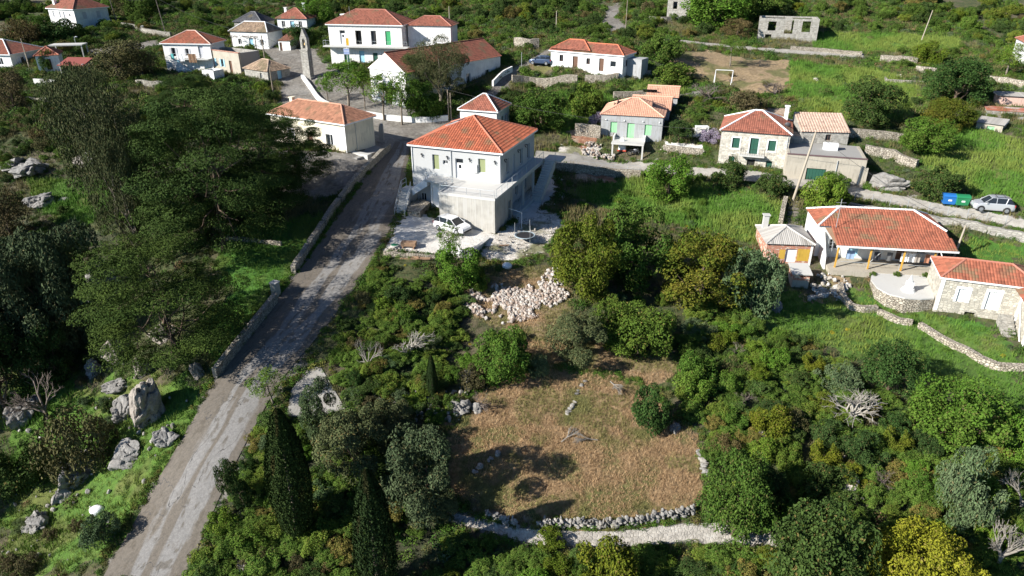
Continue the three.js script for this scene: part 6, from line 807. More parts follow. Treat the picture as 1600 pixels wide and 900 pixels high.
thicket([[-76.09,-190.4],[-40.43,-198.14],[-15.84,-186.33],[-14.17,-164.32],[-23.72,-172.52],[-47.85,-186.59],[-58.95,-181.23],[-68.76,-169.63]], 8, ['darkbush', 'bush', 'freshbush'], [1.4, 2.9], 'shrub on the hillside behind the square', 'shrubs behind the square', 0.6);
thicket([[28.7,-187.28],[65.8,-168.23],[116.38,-171.09],[104.71,-151.47],[81.29,-143.91],[60.17,-147.58],[44.37,-141],[25.11,-144.49]], 18, ['darkbush', 'bush', 'freshbush', 'limebush', 'brownbush'], [1.2, 3.0], 'shrub on the green hillside at the top right', 'shrubs at the top right', 0.55);
thicket([[2.21,-123.56],[13.76,-118.05],[17.13,-119.89],[21.74,-115.03],[14.21,-112.35],[12.27,-102.78],[1.88,-102.28]], 12, ['bush', 'freshbush', 'darkbush'], [0.8, 1.7], 'shrub on the bank below the long white house', 'shrubs on the bank', 0.6);
thicket([[21.19,-126.36],[36.95,-126.39],[46.47,-118.28],[43.44,-109.06],[30.05,-110.64],[21.08,-117.58]], 8, ['bush', 'brownbush', 'freshbush', 'baredark'], [0.7, 1.5], 'shrub between the goal frame and the stone house', 'shrubs near the goal', 0.7);
thicket([[58.46,-107.83],[68.25,-103.07],[59.53,-88.62],[49.41,-81.06],[49.26,-87.63]], 6, ['bush', 'darkbush', 'freshbush'], [0.7, 1.5], 'shrub beside the upper meadow at the right', 'shrubs beside the upper meadow', 0.7);
thicket([[21.65,-92],[35.26,-86.64],[33.35,-82.03],[21.52,-86.9]], 6, ['bush', 'darkbush', 'freshbush'], [0.7, 1.2], 'shrub below the lane in front of the stone house', 'shrubs before the stone house', 0.6);
// ground cover that nobody could count
function scatter(name, label, cat, geo, material, n, seed, pick, box) {
  const rnd = RNG(seed), m = new THREE.InstancedMesh(geo, material, n), q = new THREE.Object3D(), c = new THREE.Color(); let k = 0;
  for (let t = 0; k < n && t < n * 14; t++) { const x = lerp(box[0], box[1], rnd()), z = -lerp(-box[3], -box[2], Math.pow(rnd(), box[4] || 1)), s = pick(x, z, rnd); if (!s) continue; q.position.set(x, Hg(x, z) - 0.02, z); q.rotation.set((rnd() - 0.5) * 0.3, rnd() * 6.28, (rnd() - 0.5) * 0.3); q.scale.set(s[0], s[1], s[0]); q.updateMatrix(); m.setMatrixAt(k, q.matrix); c.setRGB(...s[2]); m.setColorAt(k, c); k++; }
  m.count = k; m.name = numbered(name); m.castShadow = m.receiveShadow = true; scene.add(m); tag(m, label, cat, null, 'stuff'); return m;
}
const tuftGeo = (blades, h, spread, wid, seed) => { const r = RNG(seed), p = []; for (let k = 0; k < blades; k++) { const a = r() * 6.28, d = r() * spread, x = Math.cos(a) * d, z = Math.sin(a) * d, b = r() * 6.28, l = h * (0.6 + 0.6 * r()), ox = (r() - 0.5) * l * 0.9, oz = (r() - 0.5) * l * 0.9, wx = Math.cos(b) * wid, wz = Math.sin(b) * wid; p.push(x - wx, 0, z - wz, x + wx, 0, z + wz, x + ox, l, z + oz); } const g = new THREE.BufferGeometry(); g.setAttribute('position', new THREE.Float32BufferAttribute(p, 3)); g.computeVertexNormals(); return g; };
const clumpGeo = (() => { const r = RNG(5), L = new Leaves(); for (let k = 0; k < 170; k++) { const d = sphere(r); d.y = Math.abs(d.y); const q = 0.5 + 0.5 * r(), n = d.clone().addScaledVector(sphere(r), 0.8).normalize(), s = 0.2 * (0.6 + 0.8 * r()), j = 0.75 + 0.5 * r(); L.add(d.x * q, d.y * q * 0.75, d.z * q, n, n.clone().cross(sphere(r)).normalize(), s, s * 0.6, [j, j, j]); } return L.build(); })();
const gM = M(C(1, 1, 1), 0.95, { side: THREE.DoubleSide }), cM = leafMat();
const vis = (x, z) => Math.abs(x) < -z * 0.8 + 8;
scatter('grass', 'fresh green meadow grass on the slopes', 'grass', tuftGeo(9, 0.36, 0.22, 0.02, 1), gM, 90000, 21, (x, z, r) => { if (!vis(x, z)) return 0; const k = zoneAt(x, z); if (k !== 1 && k !== 9 && !(k === 0 && r() < 0.5)) return 0; const n = fbm(x * 0.3, z * 0.3, 3), y = fbm(x * 0.15 + 40, z * 0.15, 2), j = 0.8 + 0.4 * r(), s = 0.6 + 0.8 * n + (z < -70 ? 0.4 : 0); const c = k === 0 ? mixc([0.07, 0.1, 0.022], [0.15, 0.13, 0.05], sstep(n, 0.4, 0.65)) : mixc([0.08, 0.178, 0.016], [0.16, 0.215, 0.034], sstep(y, 0.4, 0.65)); return [s, s * (0.7 + 0.8 * n), c.map((v) => v * j)]; }, [-95, 90, -178, -22, 1.0]);
scatter('dry_grass', 'mown straw-coloured grass of the dry field', 'grass', tuftGeo(8, 0.16, 0.26, 0.016, 2), gM, 22000, 22, (x, z, r) => { const k = zoneAt(x, z); if (k !== 2 && k !== 3) return 0; const g = sstep(fbm(x * 0.5, z * 0.5, 3), 0.5, 0.62), j = 0.75 + 0.5 * r(), s = 0.7 + 0.6 * r(), c = mixc([0.4, 0.265, 0.14], [0.15, 0.165, 0.04], g * 0.8); return [s, s * (0.6 + 0.9 * r()), c.map((v) => v * j)]; }, [-25, 30, -66, -33, 1]);
scatter('undergrowth', 'low leafy undergrowth filling the scrub', 'undergrowth', clumpGeo, cM, 30000, 23, (x, z, r) => { if (!vis(x, z)) return 0; const k = zoneAt(x, z); if (k !== 0 && k !== 4 && !(k === 1 && r() < 0.06)) return 0; if (k === 0 && fbm(x * 0.2 + 3, z * 0.2, 3) < 0.43 - 0.12 * r()) return 0; if (blocked(x, z, 0.3)) return 0; const n = r(), j = 0.75 + 0.5 * r(), s = 0.28 + 0.5 * r() * r() + (z < -100 ? 0.35 : 0), c = n < 0.45 ? [0.05, 0.1, 0.018] : n < 0.7 ? [0.085, 0.145, 0.022] : n < 0.86 ? [0.1, 0.1, 0.035] : n < 0.95 ? [0.07, 0.095, 0.05] : [0.15, 0.1, 0.05]; return [s, s * (0.8 + 0.6 * r()), c.map((v) => v * j)]; }, [-110, 95, -200, -20, 1]);
scatter('verge_weeds', 'green weeds along the road edges', 'weeds', clumpGeo, cM, 6000, 24, (x, z, r) => { const k = zoneAt(x, z); if (k === 5 || k === 6 || k === 2 || k === 7 || !zoneNear(x, z, 0.9)) return 0; if (blocked(x, z, 0.2)) return 0; const j = 0.75 + 0.5 * r(), s = 0.18 + 0.4 * r() * r(); return [s, s * 1.2, (r() < 0.7 ? [0.07, 0.135, 0.02] : [0.12, 0.12, 0.03]).map((v) => v * j)]; }, [-45, 75, -110, -22, 1]);
scatter('yellow_flowers', 'yellow flowering weeds in the meadow', 'flowers', clumpGeo, cM, 260, 25, (x, z, r) => { const k = zoneAt(x, z); if ((k !== 1 && k !== 0) || fbm(x * 0.25 + 70, z * 0.25, 2) < 0.6) return 0; const s = 0.12 + 0.2 * r(); return [s, s, [0.42, 0.34, 0.03]]; }, [-20, 75, -165, -28, 1]);

// brambles and hillside scrub that read as one mass
const massPolys = [[[17.15,-58.16],[26.33,-55.53],[28.52,-49.41],[34.92,-44.49],[38.35,-41.66],[31.28,-29.9],[16.63,-30.11],[16.78,-33.74],[13.35,-36.16],[14.4,-41.97],[13.66,-48.01]], [[-13.1,-62.06],[-4.26,-59.54],[-4.36,-50.79],[-5.03,-45.13],[-11.97,-44.48],[-16.23,-48.07],[-13.92,-56.06]], [[-4.28,-34.51],[16.17,-33.08],[21.75,-30.86],[20.84,-28.65],[-6.3,-29.77]], [[-19.78,-44.12],[-3.82,-41.56],[-4.46,-37.01],[-9.67,-31],[-20.21,-31.09],[-19.07,-38.32]]];
scatter('brambles', 'dense mat of brambles and low scrub', 'brambles', KIND.bush.v[1].crown, leafMat(), 1000, 26, (x, z, r) => { const k = zoneAt(x, z); if (k === 1 || k === 2 || k === 3 || k === 5 || !massPolys.some((p) => inPoly(p, x, z)) || zoneNear(x, z, 0.9)) return 0; const s = 0.55 + 0.75 * r(), j = 1.0 + 0.6 * r(), w = r(); return [s, s * (0.5 + 0.4 * r()), w < 0.6 ? [j, j, j] : w < 0.8 ? [1.3 * j, 1.1 * j, j] : w < 0.93 ? [0.75 * j, 0.75 * j, 1.1 * j] : [1.6 * j, 0.85 * j, 1.3 * j]]; }, [-25, 60, -62, -22, 1]);
scatter('hillside_scrub', 'mass of scrub covering the far hillside', 'scrub', KIND.bush.v[0].crown, leafMat(), 1500, 27, (x, z, r) => { if (!vis(x, z) || blocked(x, z, 1.5) || zoneNear(x, z, 1.5)) return 0; const k = zoneAt(x, z); if (k !== 0) return 0; if (fbm(x * 0.09 + 5, z * 0.09, 3) < 0.41) return 0; const far = z < -142, s = (far ? 1.1 : 0.7) + (far ? 1.8 : 0.9) * r() * r(), j = 0.85 + 0.7 * r(), w = r(); return [s, s * (0.7 + 0.5 * r()), w < 0.5 ? [j, j, j] : w < 0.75 ? [0.65 * j, 0.65 * j, j] : w < 0.9 ? [1.5 * j, 1.15 * j, j] : [1.7 * j, 0.9 * j, 1.5 * j]]; }, [-130, 110, -205, -88, 1]);
// ---------------------------------------------------------------- cars
function loft(stations) {                           // closed rings of equal length, capped at both ends
  const n = stations[0].length, pos = [], idx = [];
  stations.forEach((r) => r.forEach((p) => pos.push(...p)));
  for (let i = 0; i < stations.length - 1; i++) for (let k = 0; k < n; k++) { const a = i * n + k, b = i * n + (k + 1) % n; idx.push(a, b, a + n, b, b + n, a + n); }
  for (const s of [0, stations.length - 1]) for (let k = 1; k < n - 1; k++) { const o = s * n; if (s) idx.push(o, o + k, o + k + 1); else idx.push(o, o + k + 1, o + k); }
  const g = new THREE.BufferGeometry(); g.setAttribute('position', new THREE.Float32BufferAttribute(pos, 3)); g.setIndex(idx); const h = g.toNonIndexed(); h.computeVertexNormals(); return h;
}
function car(name, label, x, z, turn, paint, o = {}) {
  const L = o.L || 4.1, W = 0.86, g = thing(name, label, 'car', at(x, z, 0.07), turn), pm = new THREE.MeshPhysicalMaterial({ color: C(...paint), roughness: 0.35, metalness: o.metal || 0, clearcoat: 0.8, clearcoatRoughness: 0.08 });
  const ring = (xx, y0, y1, w, tw = 0.94) => [[xx, y0, -w * 0.93], [xx, y0 + 0.12, -w], [xx, (y0 + y1) / 2, -w], [xx, y1 - 0.08, -w * 0.985], [xx, y1, -w * tw], [xx, y1 + 0.015, 0], [xx, y1, w * tw], [xx, y1 - 0.08, w * 0.985], [xx, (y0 + y1) / 2, w], [xx, y0 + 0.12, w], [xx, y0, w * 0.93]].map(([a, b, c]) => [a, b, c]);
  const h = o.h || 1, S = [[-0.5, 0.42, 0.72, 0.66], [-0.485, 0.3, 0.86, 0.78], [-0.44, 0.24, 0.95, 0.84], [-0.3, 0.22, 0.98, W], [0, 0.22, 0.97, W], [0.2, 0.22, 0.95, W], [0.32, 0.22, 0.88, 0.85], [0.43, 0.24, 0.78, 0.82], [0.485, 0.3, 0.66, 0.74], [0.5, 0.4, 0.58, 0.64]];
  mk('body', loft(S.map(([a, b, c, w]) => ring(a * L, b, c * h, w).slice().reverse())), pm, g);
  const cab = (xx, y0, y1, w0, w1) => [[xx[0], y0, -w0], [xx[1], y1, -w1], [xx[1], y1 + 0.02, 0], [xx[1], y1, w1], [xx[0], y0, w0]];
  const y0 = 0.93 * h, y1 = 1.46 * h + (o.tall || 0), cb = mk('cabin', loft([cab([-0.47 * L, -0.36 * L], y0, y1 - 0.06, 0.76, 0.58), cab([-0.3 * L, -0.28 * L], y0, y1, 0.8, 0.62), cab([0.02 * L, 0.0], y0, y1, 0.8, 0.62), cab([0.27 * L, 0.09 * L], y0 - 0.03, y1 - 0.04, 0.76, 0.6)].map((r) => r.reverse())), mat.glass, g);
  mk('roof', loft([[-0.365, y1 - 0.07, 0.58], [-0.28, y1, 0.63], [0, y1, 0.63], [0.1, y1 - 0.045, 0.6]].map(([a, y, w]) => [[a * L, y - 0.03, -w], [a * L, y + 0.025, -w * 0.96], [a * L, y + 0.05, 0], [a * L, y + 0.025, w * 0.96], [a * L, y - 0.03, w]].reverse())), pm, g);
  for (const s of [-1, 1]) {
    mk('pillar', [beam(V3(0.27 * L, y0, s * 0.77), V3(0.095 * L, y1 - 0.05, s * 0.61), 0.05, 0.05), beam(V3(-0.02 * L, y0, s * 0.805), V3(-0.02 * L, y1, s * 0.635), 0.05, 0.09), beam(V3(-0.25 * L, y0, s * 0.805), V3(-0.29 * L, y1, s * 0.635), 0.05, 0.14)], pm, g);
    mk('mirror', bx(0.19 * L, 0.23 * L, y0, y0 + 0.13, s * 0.86, s * 1.0), pm, g); mk('headlight', new THREE.SphereGeometry(0.13, 10, 8).scale(0.9, 0.7, 1.1).translate(0.455 * L, 0.66 * h, s * 0.6), mat.whitePaint, g); mk('taillight', bx(-0.492 * L, -0.46 * L, 0.66 * h, 0.9 * h, s * 0.58, s * 0.79), M(C(0.35, 0.02, 0.02), 0.3), g);
    for (const a of [-0.3, 0.31]) { const w = mk('wheel', new THREE.CylinderGeometry(0.32, 0.32, 0.2, 18).rotateX(PI / 2).translate(a * L, 0.3, s * 0.79), mat.black, g); mk('rim', [new THREE.CylinderGeometry(0.21, 0.21, 0.02, 12).rotateX(PI / 2).translate(a * L, 0.3, s * 0.9), new THREE.CylinderGeometry(0.06, 0.06, 0.03, 8).rotateX(PI / 2).translate(a * L, 0.3, s * 0.91)], mat.metal, w); }
    mk('wheel_arch', [-0.3, 0.31].map((a) => new THREE.TorusGeometry(0.36, 0.04, 5, 12, PI).translate(a * L, 0.3, s * 0.845)), o.trim || pm, g);
  }
  mk('bumper', [bx(0.46 * L, 0.503 * L, 0.3, 0.46, -0.62, 0.62)], mat.black, g); mk('number_plate', bx(-0.503 * L, -0.495 * L, 0.55, 0.66, -0.25, 0.25), mat.whitePaint, g);
  if (o.rack) mk('roof_rack', [bar(V3(-0.3 * L, y1 + 0.1, -0.55), V3(0.05 * L, y1 + 0.1, -0.55), 0.025), bar(V3(-0.3 * L, y1 + 0.1, 0.55), V3(0.05 * L, y1 + 0.1, 0.55), 0.025), bar(V3(-0.22 * L, y1 + 0.11, -0.6), V3(-0.22 * L, y1 + 0.11, 0.6), 0.025), bar(V3(-0.02 * L, y1 + 0.11, -0.6), V3(-0.02 * L, y1 + 0.11, 0.6), 0.025)], mat.black, g);
  return g;
}
car('white_hatchback', 'white hatchback parked on the forecourt before the concrete garage', -6.29,-68.92, -0.62, [0.8, 0.8, 0.79], {});
car('silver_crossover', 'silver crossover car parked on the grass beside the lane', 53.69,-74.13, 2.86, [0.55, 0.56, 0.57], { metal: 0.35, L: 4.1, h: 1.06, tall: 0.06, rack: 1, trim: mat.black });
car('blue_hatchback', 'dark blue car parked left of the long white house', 5.11,-128.73, 2.8, [0.06, 0.09, 0.16], { metal: 0.3 });

// ---------------------------------------------------------------- yard things
{
  const g = thing('trampoline', 'round black trampoline with safety poles on the white gravel', 'trampoline', at(1.34,-67.84)), P = []; for (let k = 0; k < 6; k++) { const a = k * PI / 3; const p = V3(Math.cos(a) * 1.05, 0, Math.sin(a) * 1.05); mk('leg', [bar(p, p.clone().setY(0.6), 0.025)], mat.galv, g); if (k % 2) mk('net_pole', [bar(p.clone().setY(0.6), p.clone().setY(2.0), 0.022)], mat.galv, g); }
  mk('mat', new THREE.CylinderGeometry(0.92, 0.92, 0.02, 28).translate(0, 0.6, 0), mat.black, g); mk('ring', new THREE.TorusGeometry(1.05, 0.05, 8, 32).rotateX(PI / 2).translate(0, 0.62, 0), M(C(0.3, 0.36, 0.4), 0.6), g); mk('pad', new THREE.RingGeometry(0.9, 1.08, 32).rotateX(-PI / 2).translate(0, 0.635, 0), M(C(0.12, 0.15, 0.17), 0.8), g);
  const s = thing('washing_pole', 'white washing line frame beside the trampoline', 'frame', at(1.04,-70.48)); mk('frame_bar', [bar(V3(0, 0, 0), V3(0, 1.9, 0), 0.03), bar(V3(0, 1.9, 0), V3(-1.4, 2.2, -0.4), 0.03)], mat.whitePaint, s);
}
{
  const r = RNG(31), pal = thing('timber_stack', 'stack of old roof timbers on the edge of the forecourt', 'timber stack', at(-10.42,-65.23), -0.1); for (let k = 0; k < 9; k++) mk('plank', bx(-0.75, 0.75, 0.2 + Math.floor(k / 3) * 0.13, 0.31 + Math.floor(k / 3) * 0.13, -0.35 + (k % 3) * 0.25, -0.14 + (k % 3) * 0.25), mat.timber, pal); for (const x of [-0.55, 0.55]) mk('bearer', bx(x - 0.06, x + 0.06, -0.05, 0.195, -0.4, 0.4), mat.timber, pal);
  [['long brown roof beam lying below the forecourt wall', 0.0, 3.6, 0.1], ['second brown roof beam lying crosswise below the forecourt wall', 0.35, 3.2, 0.24], ['short brown beam end leaning on the other beams', -0.3, 2.0, -0.1]].forEach(([l, o, n, a]) => { const [x, z] = [-9.82,-63.35], t = thing('roof_beam', l, 'beam', at(x + o, z + o * 0.5, 0.12), -0.25 + a, 'beams below the forecourt'); mk('timber', bx(-n / 2, n / 2, -0.07, 0.07, -0.08, 0.08), mat.timber, t); });
  const b = thing('green_tub', 'green round sheet over a tub on the forecourt edge', 'tub', at(-11.82,-65.03)); mk('tub_wall', new THREE.CylinderGeometry(0.45, 0.4, 0.3, 14).translate(0, 0.15, 0), mat.concrete, b); mk('cover', new THREE.SphereGeometry(0.5, 14, 6, 0, 2 * PI, 0, 0.9).scale(1, 0.35, 0.8).translate(0, 0.22, 0), M(C(0.02, 0.22, 0.1), 0.7), b);
  for (const [q, l] of [[[-0.51,-62.9], 'white building-sand bag on the grass below the gravel yard'], [[-4.99,-64.19], 'white rubble bag at the corner of the forecourt wall'], [[-30.1,-38.42], 'white bag among the dark rocks at the lower left']]) { const t = thing('rubble_bag', l, 'bag', at(...q, 0.15)), s = new THREE.IcosahedronGeometry(0.42, 3), p = s.attributes.position; for (let i = 0; i < p.count; i++) { const v = V3().fromBufferAttribute(p, i), k = 0.75 + 0.5 * n3(v.x * 4 + q[0], v.y * 4, v.z * 4); p.setXYZ(i, v.x * k * 1.3, v.y * k * 0.85, v.z * k); } s.computeVertexNormals(); mk('sack', s, mat.whitePaint, t); }
  const ch = thing('brown_log', 'small brown log on the white gravel', 'log', at(-0.85,-66.29, 0.08), 0.3); mk('wood', bar(V3(-0.5, 0, 0), V3(0.5, 0, 0.1), 0.1, 8, 0.07), mat.timber, ch);
}
function dumpster(label, x, z, c, turn) {
  const g = thing('dumpster', label, 'dumpster', at(x, z, 0.08), turn, 'dumpsters beside the lane'), m = M(C(...c), 0.45);
  mk('body', loft([[[-0.6, 0.22, -0.42], [0.6, 0.22, -0.42], [0.6, 0.22, 0.42], [-0.6, 0.22, 0.42]], [[-0.68, 1.1, -0.5], [0.68, 1.1, -0.5], [0.68, 1.1, 0.5], [-0.68, 1.1, 0.5]]]), m, g);
  const l = mk('lid', new THREE.CylinderGeometry(0.56, 0.56, 1.4, 14, 1, false, 0, PI).rotateZ(PI / 2).rotateY(0).scale(1, 0.45, 1), m, g); l.position.y = 1.12; l.rotation.x = 0; mk('rim', bx(-0.72, 0.72, 1.06, 1.13, -0.54, 0.54), m, g);
  for (const s of [-1, 1]) { mk('handle', bar(V3(s * 0.72, 0.85, -0.2), V3(s * 0.72, 0.85, 0.2), 0.025), mat.metal, g); for (const t of [-0.33, 0.33]) mk('wheel', new THREE.CylinderGeometry(0.1, 0.1, 0.06, 10).rotateX(PI / 2).translate(s * 0.5, 0.1, t), mat.black, g); }
  mk('sticker', bx(-0.18, 0.18, 0.6, 0.78, 0.44, 0.49), mat.whitePaint, g);
}
dumpster('blue dumpster beside the lane', 50.03,-76.24, [0.02, 0.14, 0.42], -0.25); dumpster('green dumpster beside the blue one', 51.17,-75.68, [0.02, 0.2, 0.08], -0.2);
// ---------------------------------------------------------------- poles and wires
const poleTops = {};
function pole(key, label, x, z, h, o = {}) {
  const g = thing(o.lamp ? 'street_lamp' : 'utility_pole', label, o.lamp ? 'street lamp' : 'pole', at(x, z, -0.2), o.turn || 0, 'poles and lamps'), r = o.r || 0.11, top = V3(o.lx || 0, h, o.lz || 0);
  mk('pole_shaft', bar(V3(0, -0.5, 0), top, r, 9, r * 0.7), o.m || mat.pole, g);
  if (o.cross) mk('crossarm', [beam(top.clone().add(V3(-0.7, -0.25, 0)), top.clone().add(V3(0.7, -0.25, 0)), 0.08, 0.1)], mat.pole, g);
  if (o.cross) for (const k of [-0.6, 0, 0.6]) mk('insulator', new THREE.CylinderGeometry(0.04, 0.05, 0.14, 8).translate(top.x + k, top.y - 0.1, top.z), mat.whitePaint, g);
  if (o.lamp) { mk('lamp_arm', bar(top, top.clone().add(V3(0.5, 0.1, 0.2)), 0.03), mat.galv, g); mk('lamp_head', new THREE.SphereGeometry(0.16, 10, 6).scale(1.6, 0.6, 1).translate(top.x + 0.6, top.y + 0.08, top.z + 0.22), mat.galv, g); }
  poleTops[key] = top.clone().add(g.position);
}
pole('a', 'tall leaning wooden pole in front of the beige concrete garage', 33.45,-79.48,8.52, { lx: 1.3, m: mat.polePale, r: 0.17 });
pole('b', 'grey pole between the porch house and the lane', 46.44,-67.39,4.09, { lx: 0.3, m: mat.polePale, r: 0.13 });
pole('c', 'dark pole behind the laundry house', -75.25,-160.77,8.26, { cross: 1, m: mat.twigDark, lx: -0.8 }); pole('d', 'dark pole in front of the corner house', -93.17,-175.37,6.7, { m: mat.twigDark, lx: -0.5 });
pole('e', 'pole beside the uphill road above the long white house', 22.91,-149.3,6.94, { r: 0.1 }); pole('f', 'grey pole in the scrub left of the uphill road', 9.16,-153.49,3.96, { m: mat.polePale }); pole('g', 'pole at the corner of the stone hut', -43.92,-129.2,6.51, { r: 0.12 }); pole('h', 'pole with a traffic cone at the street below the stone hut', -39.04,-116.52,5.25, {}); pole('i', 'twin wooden pole at the end of the white kerb wall', -9.39,-103.86,4.63, {}); pole('j', 'second pole of the pair at the end of the white kerb wall', -9.02,-103.89,4.18, {}); pole('k', 'leaning pole in the meadow near the upper road', 78.84,-141.86,5.98, { lx: 0.9, m: mat.polePale }); pole('l', 'pole right of the two-storey house', -13.2,-157.11,5.56, { m: mat.polePale });
pole('m', 'street lamp on the plaza near the white shelter', -87.58,-147.39,3.06, { lamp: 1, r: 0.06, m: mat.galv }); pole('n', 'pole with a crossbar among the trees left of the laundry house', -74.75,-136.96,2.78, { cross: 1 }); pole('o', 'pole beside the white house at the left edge', -91.51,-137.14,5.4, { m: mat.polePale, r: 0.1 }); pole('p', 'street lamp above the street wall at the top left', -82.08,-163.89,1.6, { lamp: 1, r: 0.05, m: mat.galv }); pole('q', 'pole behind the porch of the square', -45.91,-168.98,4.06, {}); pole('r', 'slim post beside the parked blue car', 1.7,-128.1,2.7, { m: mat.galv, r: 0.05 });
function wire(label, a, b, sag) { const A = a.clone(), B = b.clone(), pts = []; for (let k = 0; k <= 14; k++) { const t = k / 14, p = A.clone().lerp(B, t); p.y -= sag * 4 * t * (1 - t); pts.push(p); } tag(mk('overhead_wire', new THREE.TubeGeometry(new THREE.CatmullRomCurve3(pts), 28, 0.018, 4), mat.wire, scene), label, 'wire', 'overhead wires'); }
const pt = poleTops;
wire('wire running from the leaning pole to the poles at the white kerb wall', pt.a, pt.i, 1.6); wire('wire running from the leaning pole to the grey lane pole', pt.a, pt.b, 0.8); wire('wire between the stone hut pole and the pole behind the laundry house', pt.g, pt.c, 1); wire('wire across the square from the hut pole to the twin pole', pt.g, pt.i, 1.3); wire('wire from the corner house pole to the laundry house pole', pt.d, pt.c, 0.8); wire('wire from the twin pole up to the uphill road pole', pt.j, pt.e, 1.4);
// ---------------------------------------------------------------- the square: bell tower, monument, flag, white kerb walls
{
  const [x, z] = [-35.66,-126.37], g = thing('bell_tower', 'narrow grey stone bell tower at the square', 'tower', at(x, z), -0.4); mk('shaft', bx(-0.75, 0.75, -0.6, 4.6, -0.55, 0.55), mat.stoneGrey, g); mk('belt', bx(-0.85, 0.85, 4.6, 4.75, -0.65, 0.65), mat.stoneGrey, g);
  const s = poly([[-0.7, 4.75], [0.7, 4.75], [0.7, 6.6], [0, 8.2], [-0.7, 6.6]]); s.holes.push(poly([[-0.3, 5], [-0.3, 6.3], [0, 6.65], [0.3, 6.3], [0.3, 5]])); mk('belfry', boxuv(new THREE.ExtrudeGeometry(s, { depth: 0.7, bevelEnabled: false }).translate(0, 0, -0.35)), mat.stoneGrey, g); mk('bell', new THREE.LatheGeometry([[0, 0.4], [0.1, 0.38], [0.14, 0.15], [0.22, 0]].map((q) => new THREE.Vector2(...q)), 12).translate(0, 5.5, 0), Object.assign(M(C(0.2, 0.14, 0.06), 0.4, { metalness: 0.8 }), { side: THREE.DoubleSide }), g); mk('plinth', bx(-1.1, 1.1, -0.8, 0.25, -0.9, 0.9), mat.stoneGrey, g);
}
{ const [x, z] = [-17.73,-94.28], g = thing('stone_monument', 'dark narrow stone monument beside the cream house', 'monument', at(x, z), -0.3); mk('stele', loft([[[-0.35, -0.3, -0.2], [0.35, -0.3, -0.2], [0.35, -0.3, 0.2], [-0.35, -0.3, 0.2]], [[-0.28, 1.9, -0.15], [0.3, 1.9, -0.15], [0.3, 1.9, 0.15], [-0.28, 1.9, 0.15]], [[-0.1, 2.5, -0.1], [0.3, 2.5, -0.1], [0.3, 2.5, 0.1], [-0.1, 2.5, 0.1]]]), mat.concreteDark, g); mk('base', bx(-0.6, 0.6, -0.4, 0.2, -0.4, 0.4), mat.concreteDark, g); }
{ const [x, z] = [-28.96,-128.1], g = thing('flag_pole', 'flag pole with a yellow and a blue striped flag before the two-storey house', 'flag pole', at(x, z)); mk('pole_shaft', bar(V3(0, -0.3, 0), V3(0, 6.2, 0), 0.04), mat.whitePaint, g); mk('flag', bx(0.04, 0.5, 4.4, 5.6, -0.01, 0.01), M(C(0.7, 0.42, 0.03), 0.9), g); const f = mk('flag', bx(-0.55, 0.45, 2.9, 3.9, 0.03, 0.05), M(C(0.75, 0.75, 0.76), 0.9), g); for (let k = 0; k < 4; k++) mk('stripe', bx(-0.55, 0.45, 2.95 + k * 0.24, 3.07 + k * 0.24, 0.051, 0.058), M(C(0.04, 0.16, 0.5), 0.9), f); }
groundWall('white_kerb_wall', 'curving whitewashed kerb wall beside the street at the square', [[-36.81,-126.45],[-33.88,-120.36],[-30.9,-114.07],[-28.49,-110.74]], 0.55, 0.5, mat.white, {}); groundWall('white_kerb_wall', 'long low whitewashed wall below the square trees', [[-21.92,-105.5],[-17.02,-103.43],[-13.17,-102.86],[-9.49,-103.85]], 0.75, 0.45, mat.white, {}); groundWall('white_parapet', 'white parapet beside the uphill street behind the grey house', [[-3.21,-119.53],[-1.65,-123.75],[0,-126.16]], 0.9, 0.3, mat.white, {});
// ---------------------------------------------------------------- roadside parapets and retaining walls
groundWall('road_parapet', 'straight concrete parapet wall along the left road edge below the pine', [[-24.04,-47.63],[-23.41,-49.51],[-22.76,-51.63],[-22,-54.38],[-21.45,-56.54]], 0.85, 0.4, mat.parapet, { cap: mat.parapet });
{ const [x, z] = [-21.69,-57.44], g = thing('gate_post', 'square plastered post at the end of the road parapet', 'post', at(x, z), -0.4); mk('post_body', bx(-0.3, 0.3, -0.4, 1.3, -0.3, 0.3), mat.beige, g); mk('post_cap', bx(-0.35, 0.35, 1.3, 1.4, -0.35, 0.35), mat.concrete, g); }
for (const [p, l] of [[[[-20.97,-60.85],[-20.75,-63.13],[-20.59,-65.08]], 'lowest block of the stepped roadside wall beside the pines'], [[[-20.55,-65.45],[-20.26,-67.84],[-20.1,-69.53]], 'second block of the stepped roadside wall beside the pines'], [[[-20.05,-69.93],[-19.76,-72.73],[-19.48,-74.79]], 'third block of the stepped roadside wall beside the pines'], [[[-19.43,-75.24],[-18.55,-79.95],[-17.42,-85.03],[-16.32,-91.32]], 'long upper stretch of the roadside wall below the cream house']]) groundWall('roadside_wall', l, p, 0.75, 0.45, mat.parapet, { jag: 0.12, cap: mat.parapet, group: 'stepped roadside wall' });
groundWall('terrace_wall', 'stone retaining wall under the terrace of the long white house', [[0,-122.08],[3.3,-123.08],[7.63,-121.92],[11.03,-121.08]], 1.5, 0.5, mat.rubblePale, { jag: 0.15 }); groundWall('terrace_wall', 'stone wall with steps below the right end of the long white house', [[12.32,-121.18],[15.07,-120.63],[17.84,-120.52]], 1.2, 0.5, mat.rubblePale, { jag: 0.1 }); groundWall('terrace_wall', 'low stone wall right of the long white house steps', [[22.75,-123.12],[25.3,-123.75],[26.92,-123.47]], 0.8, 0.5, mat.rubblePale, { jag: 0.1 });
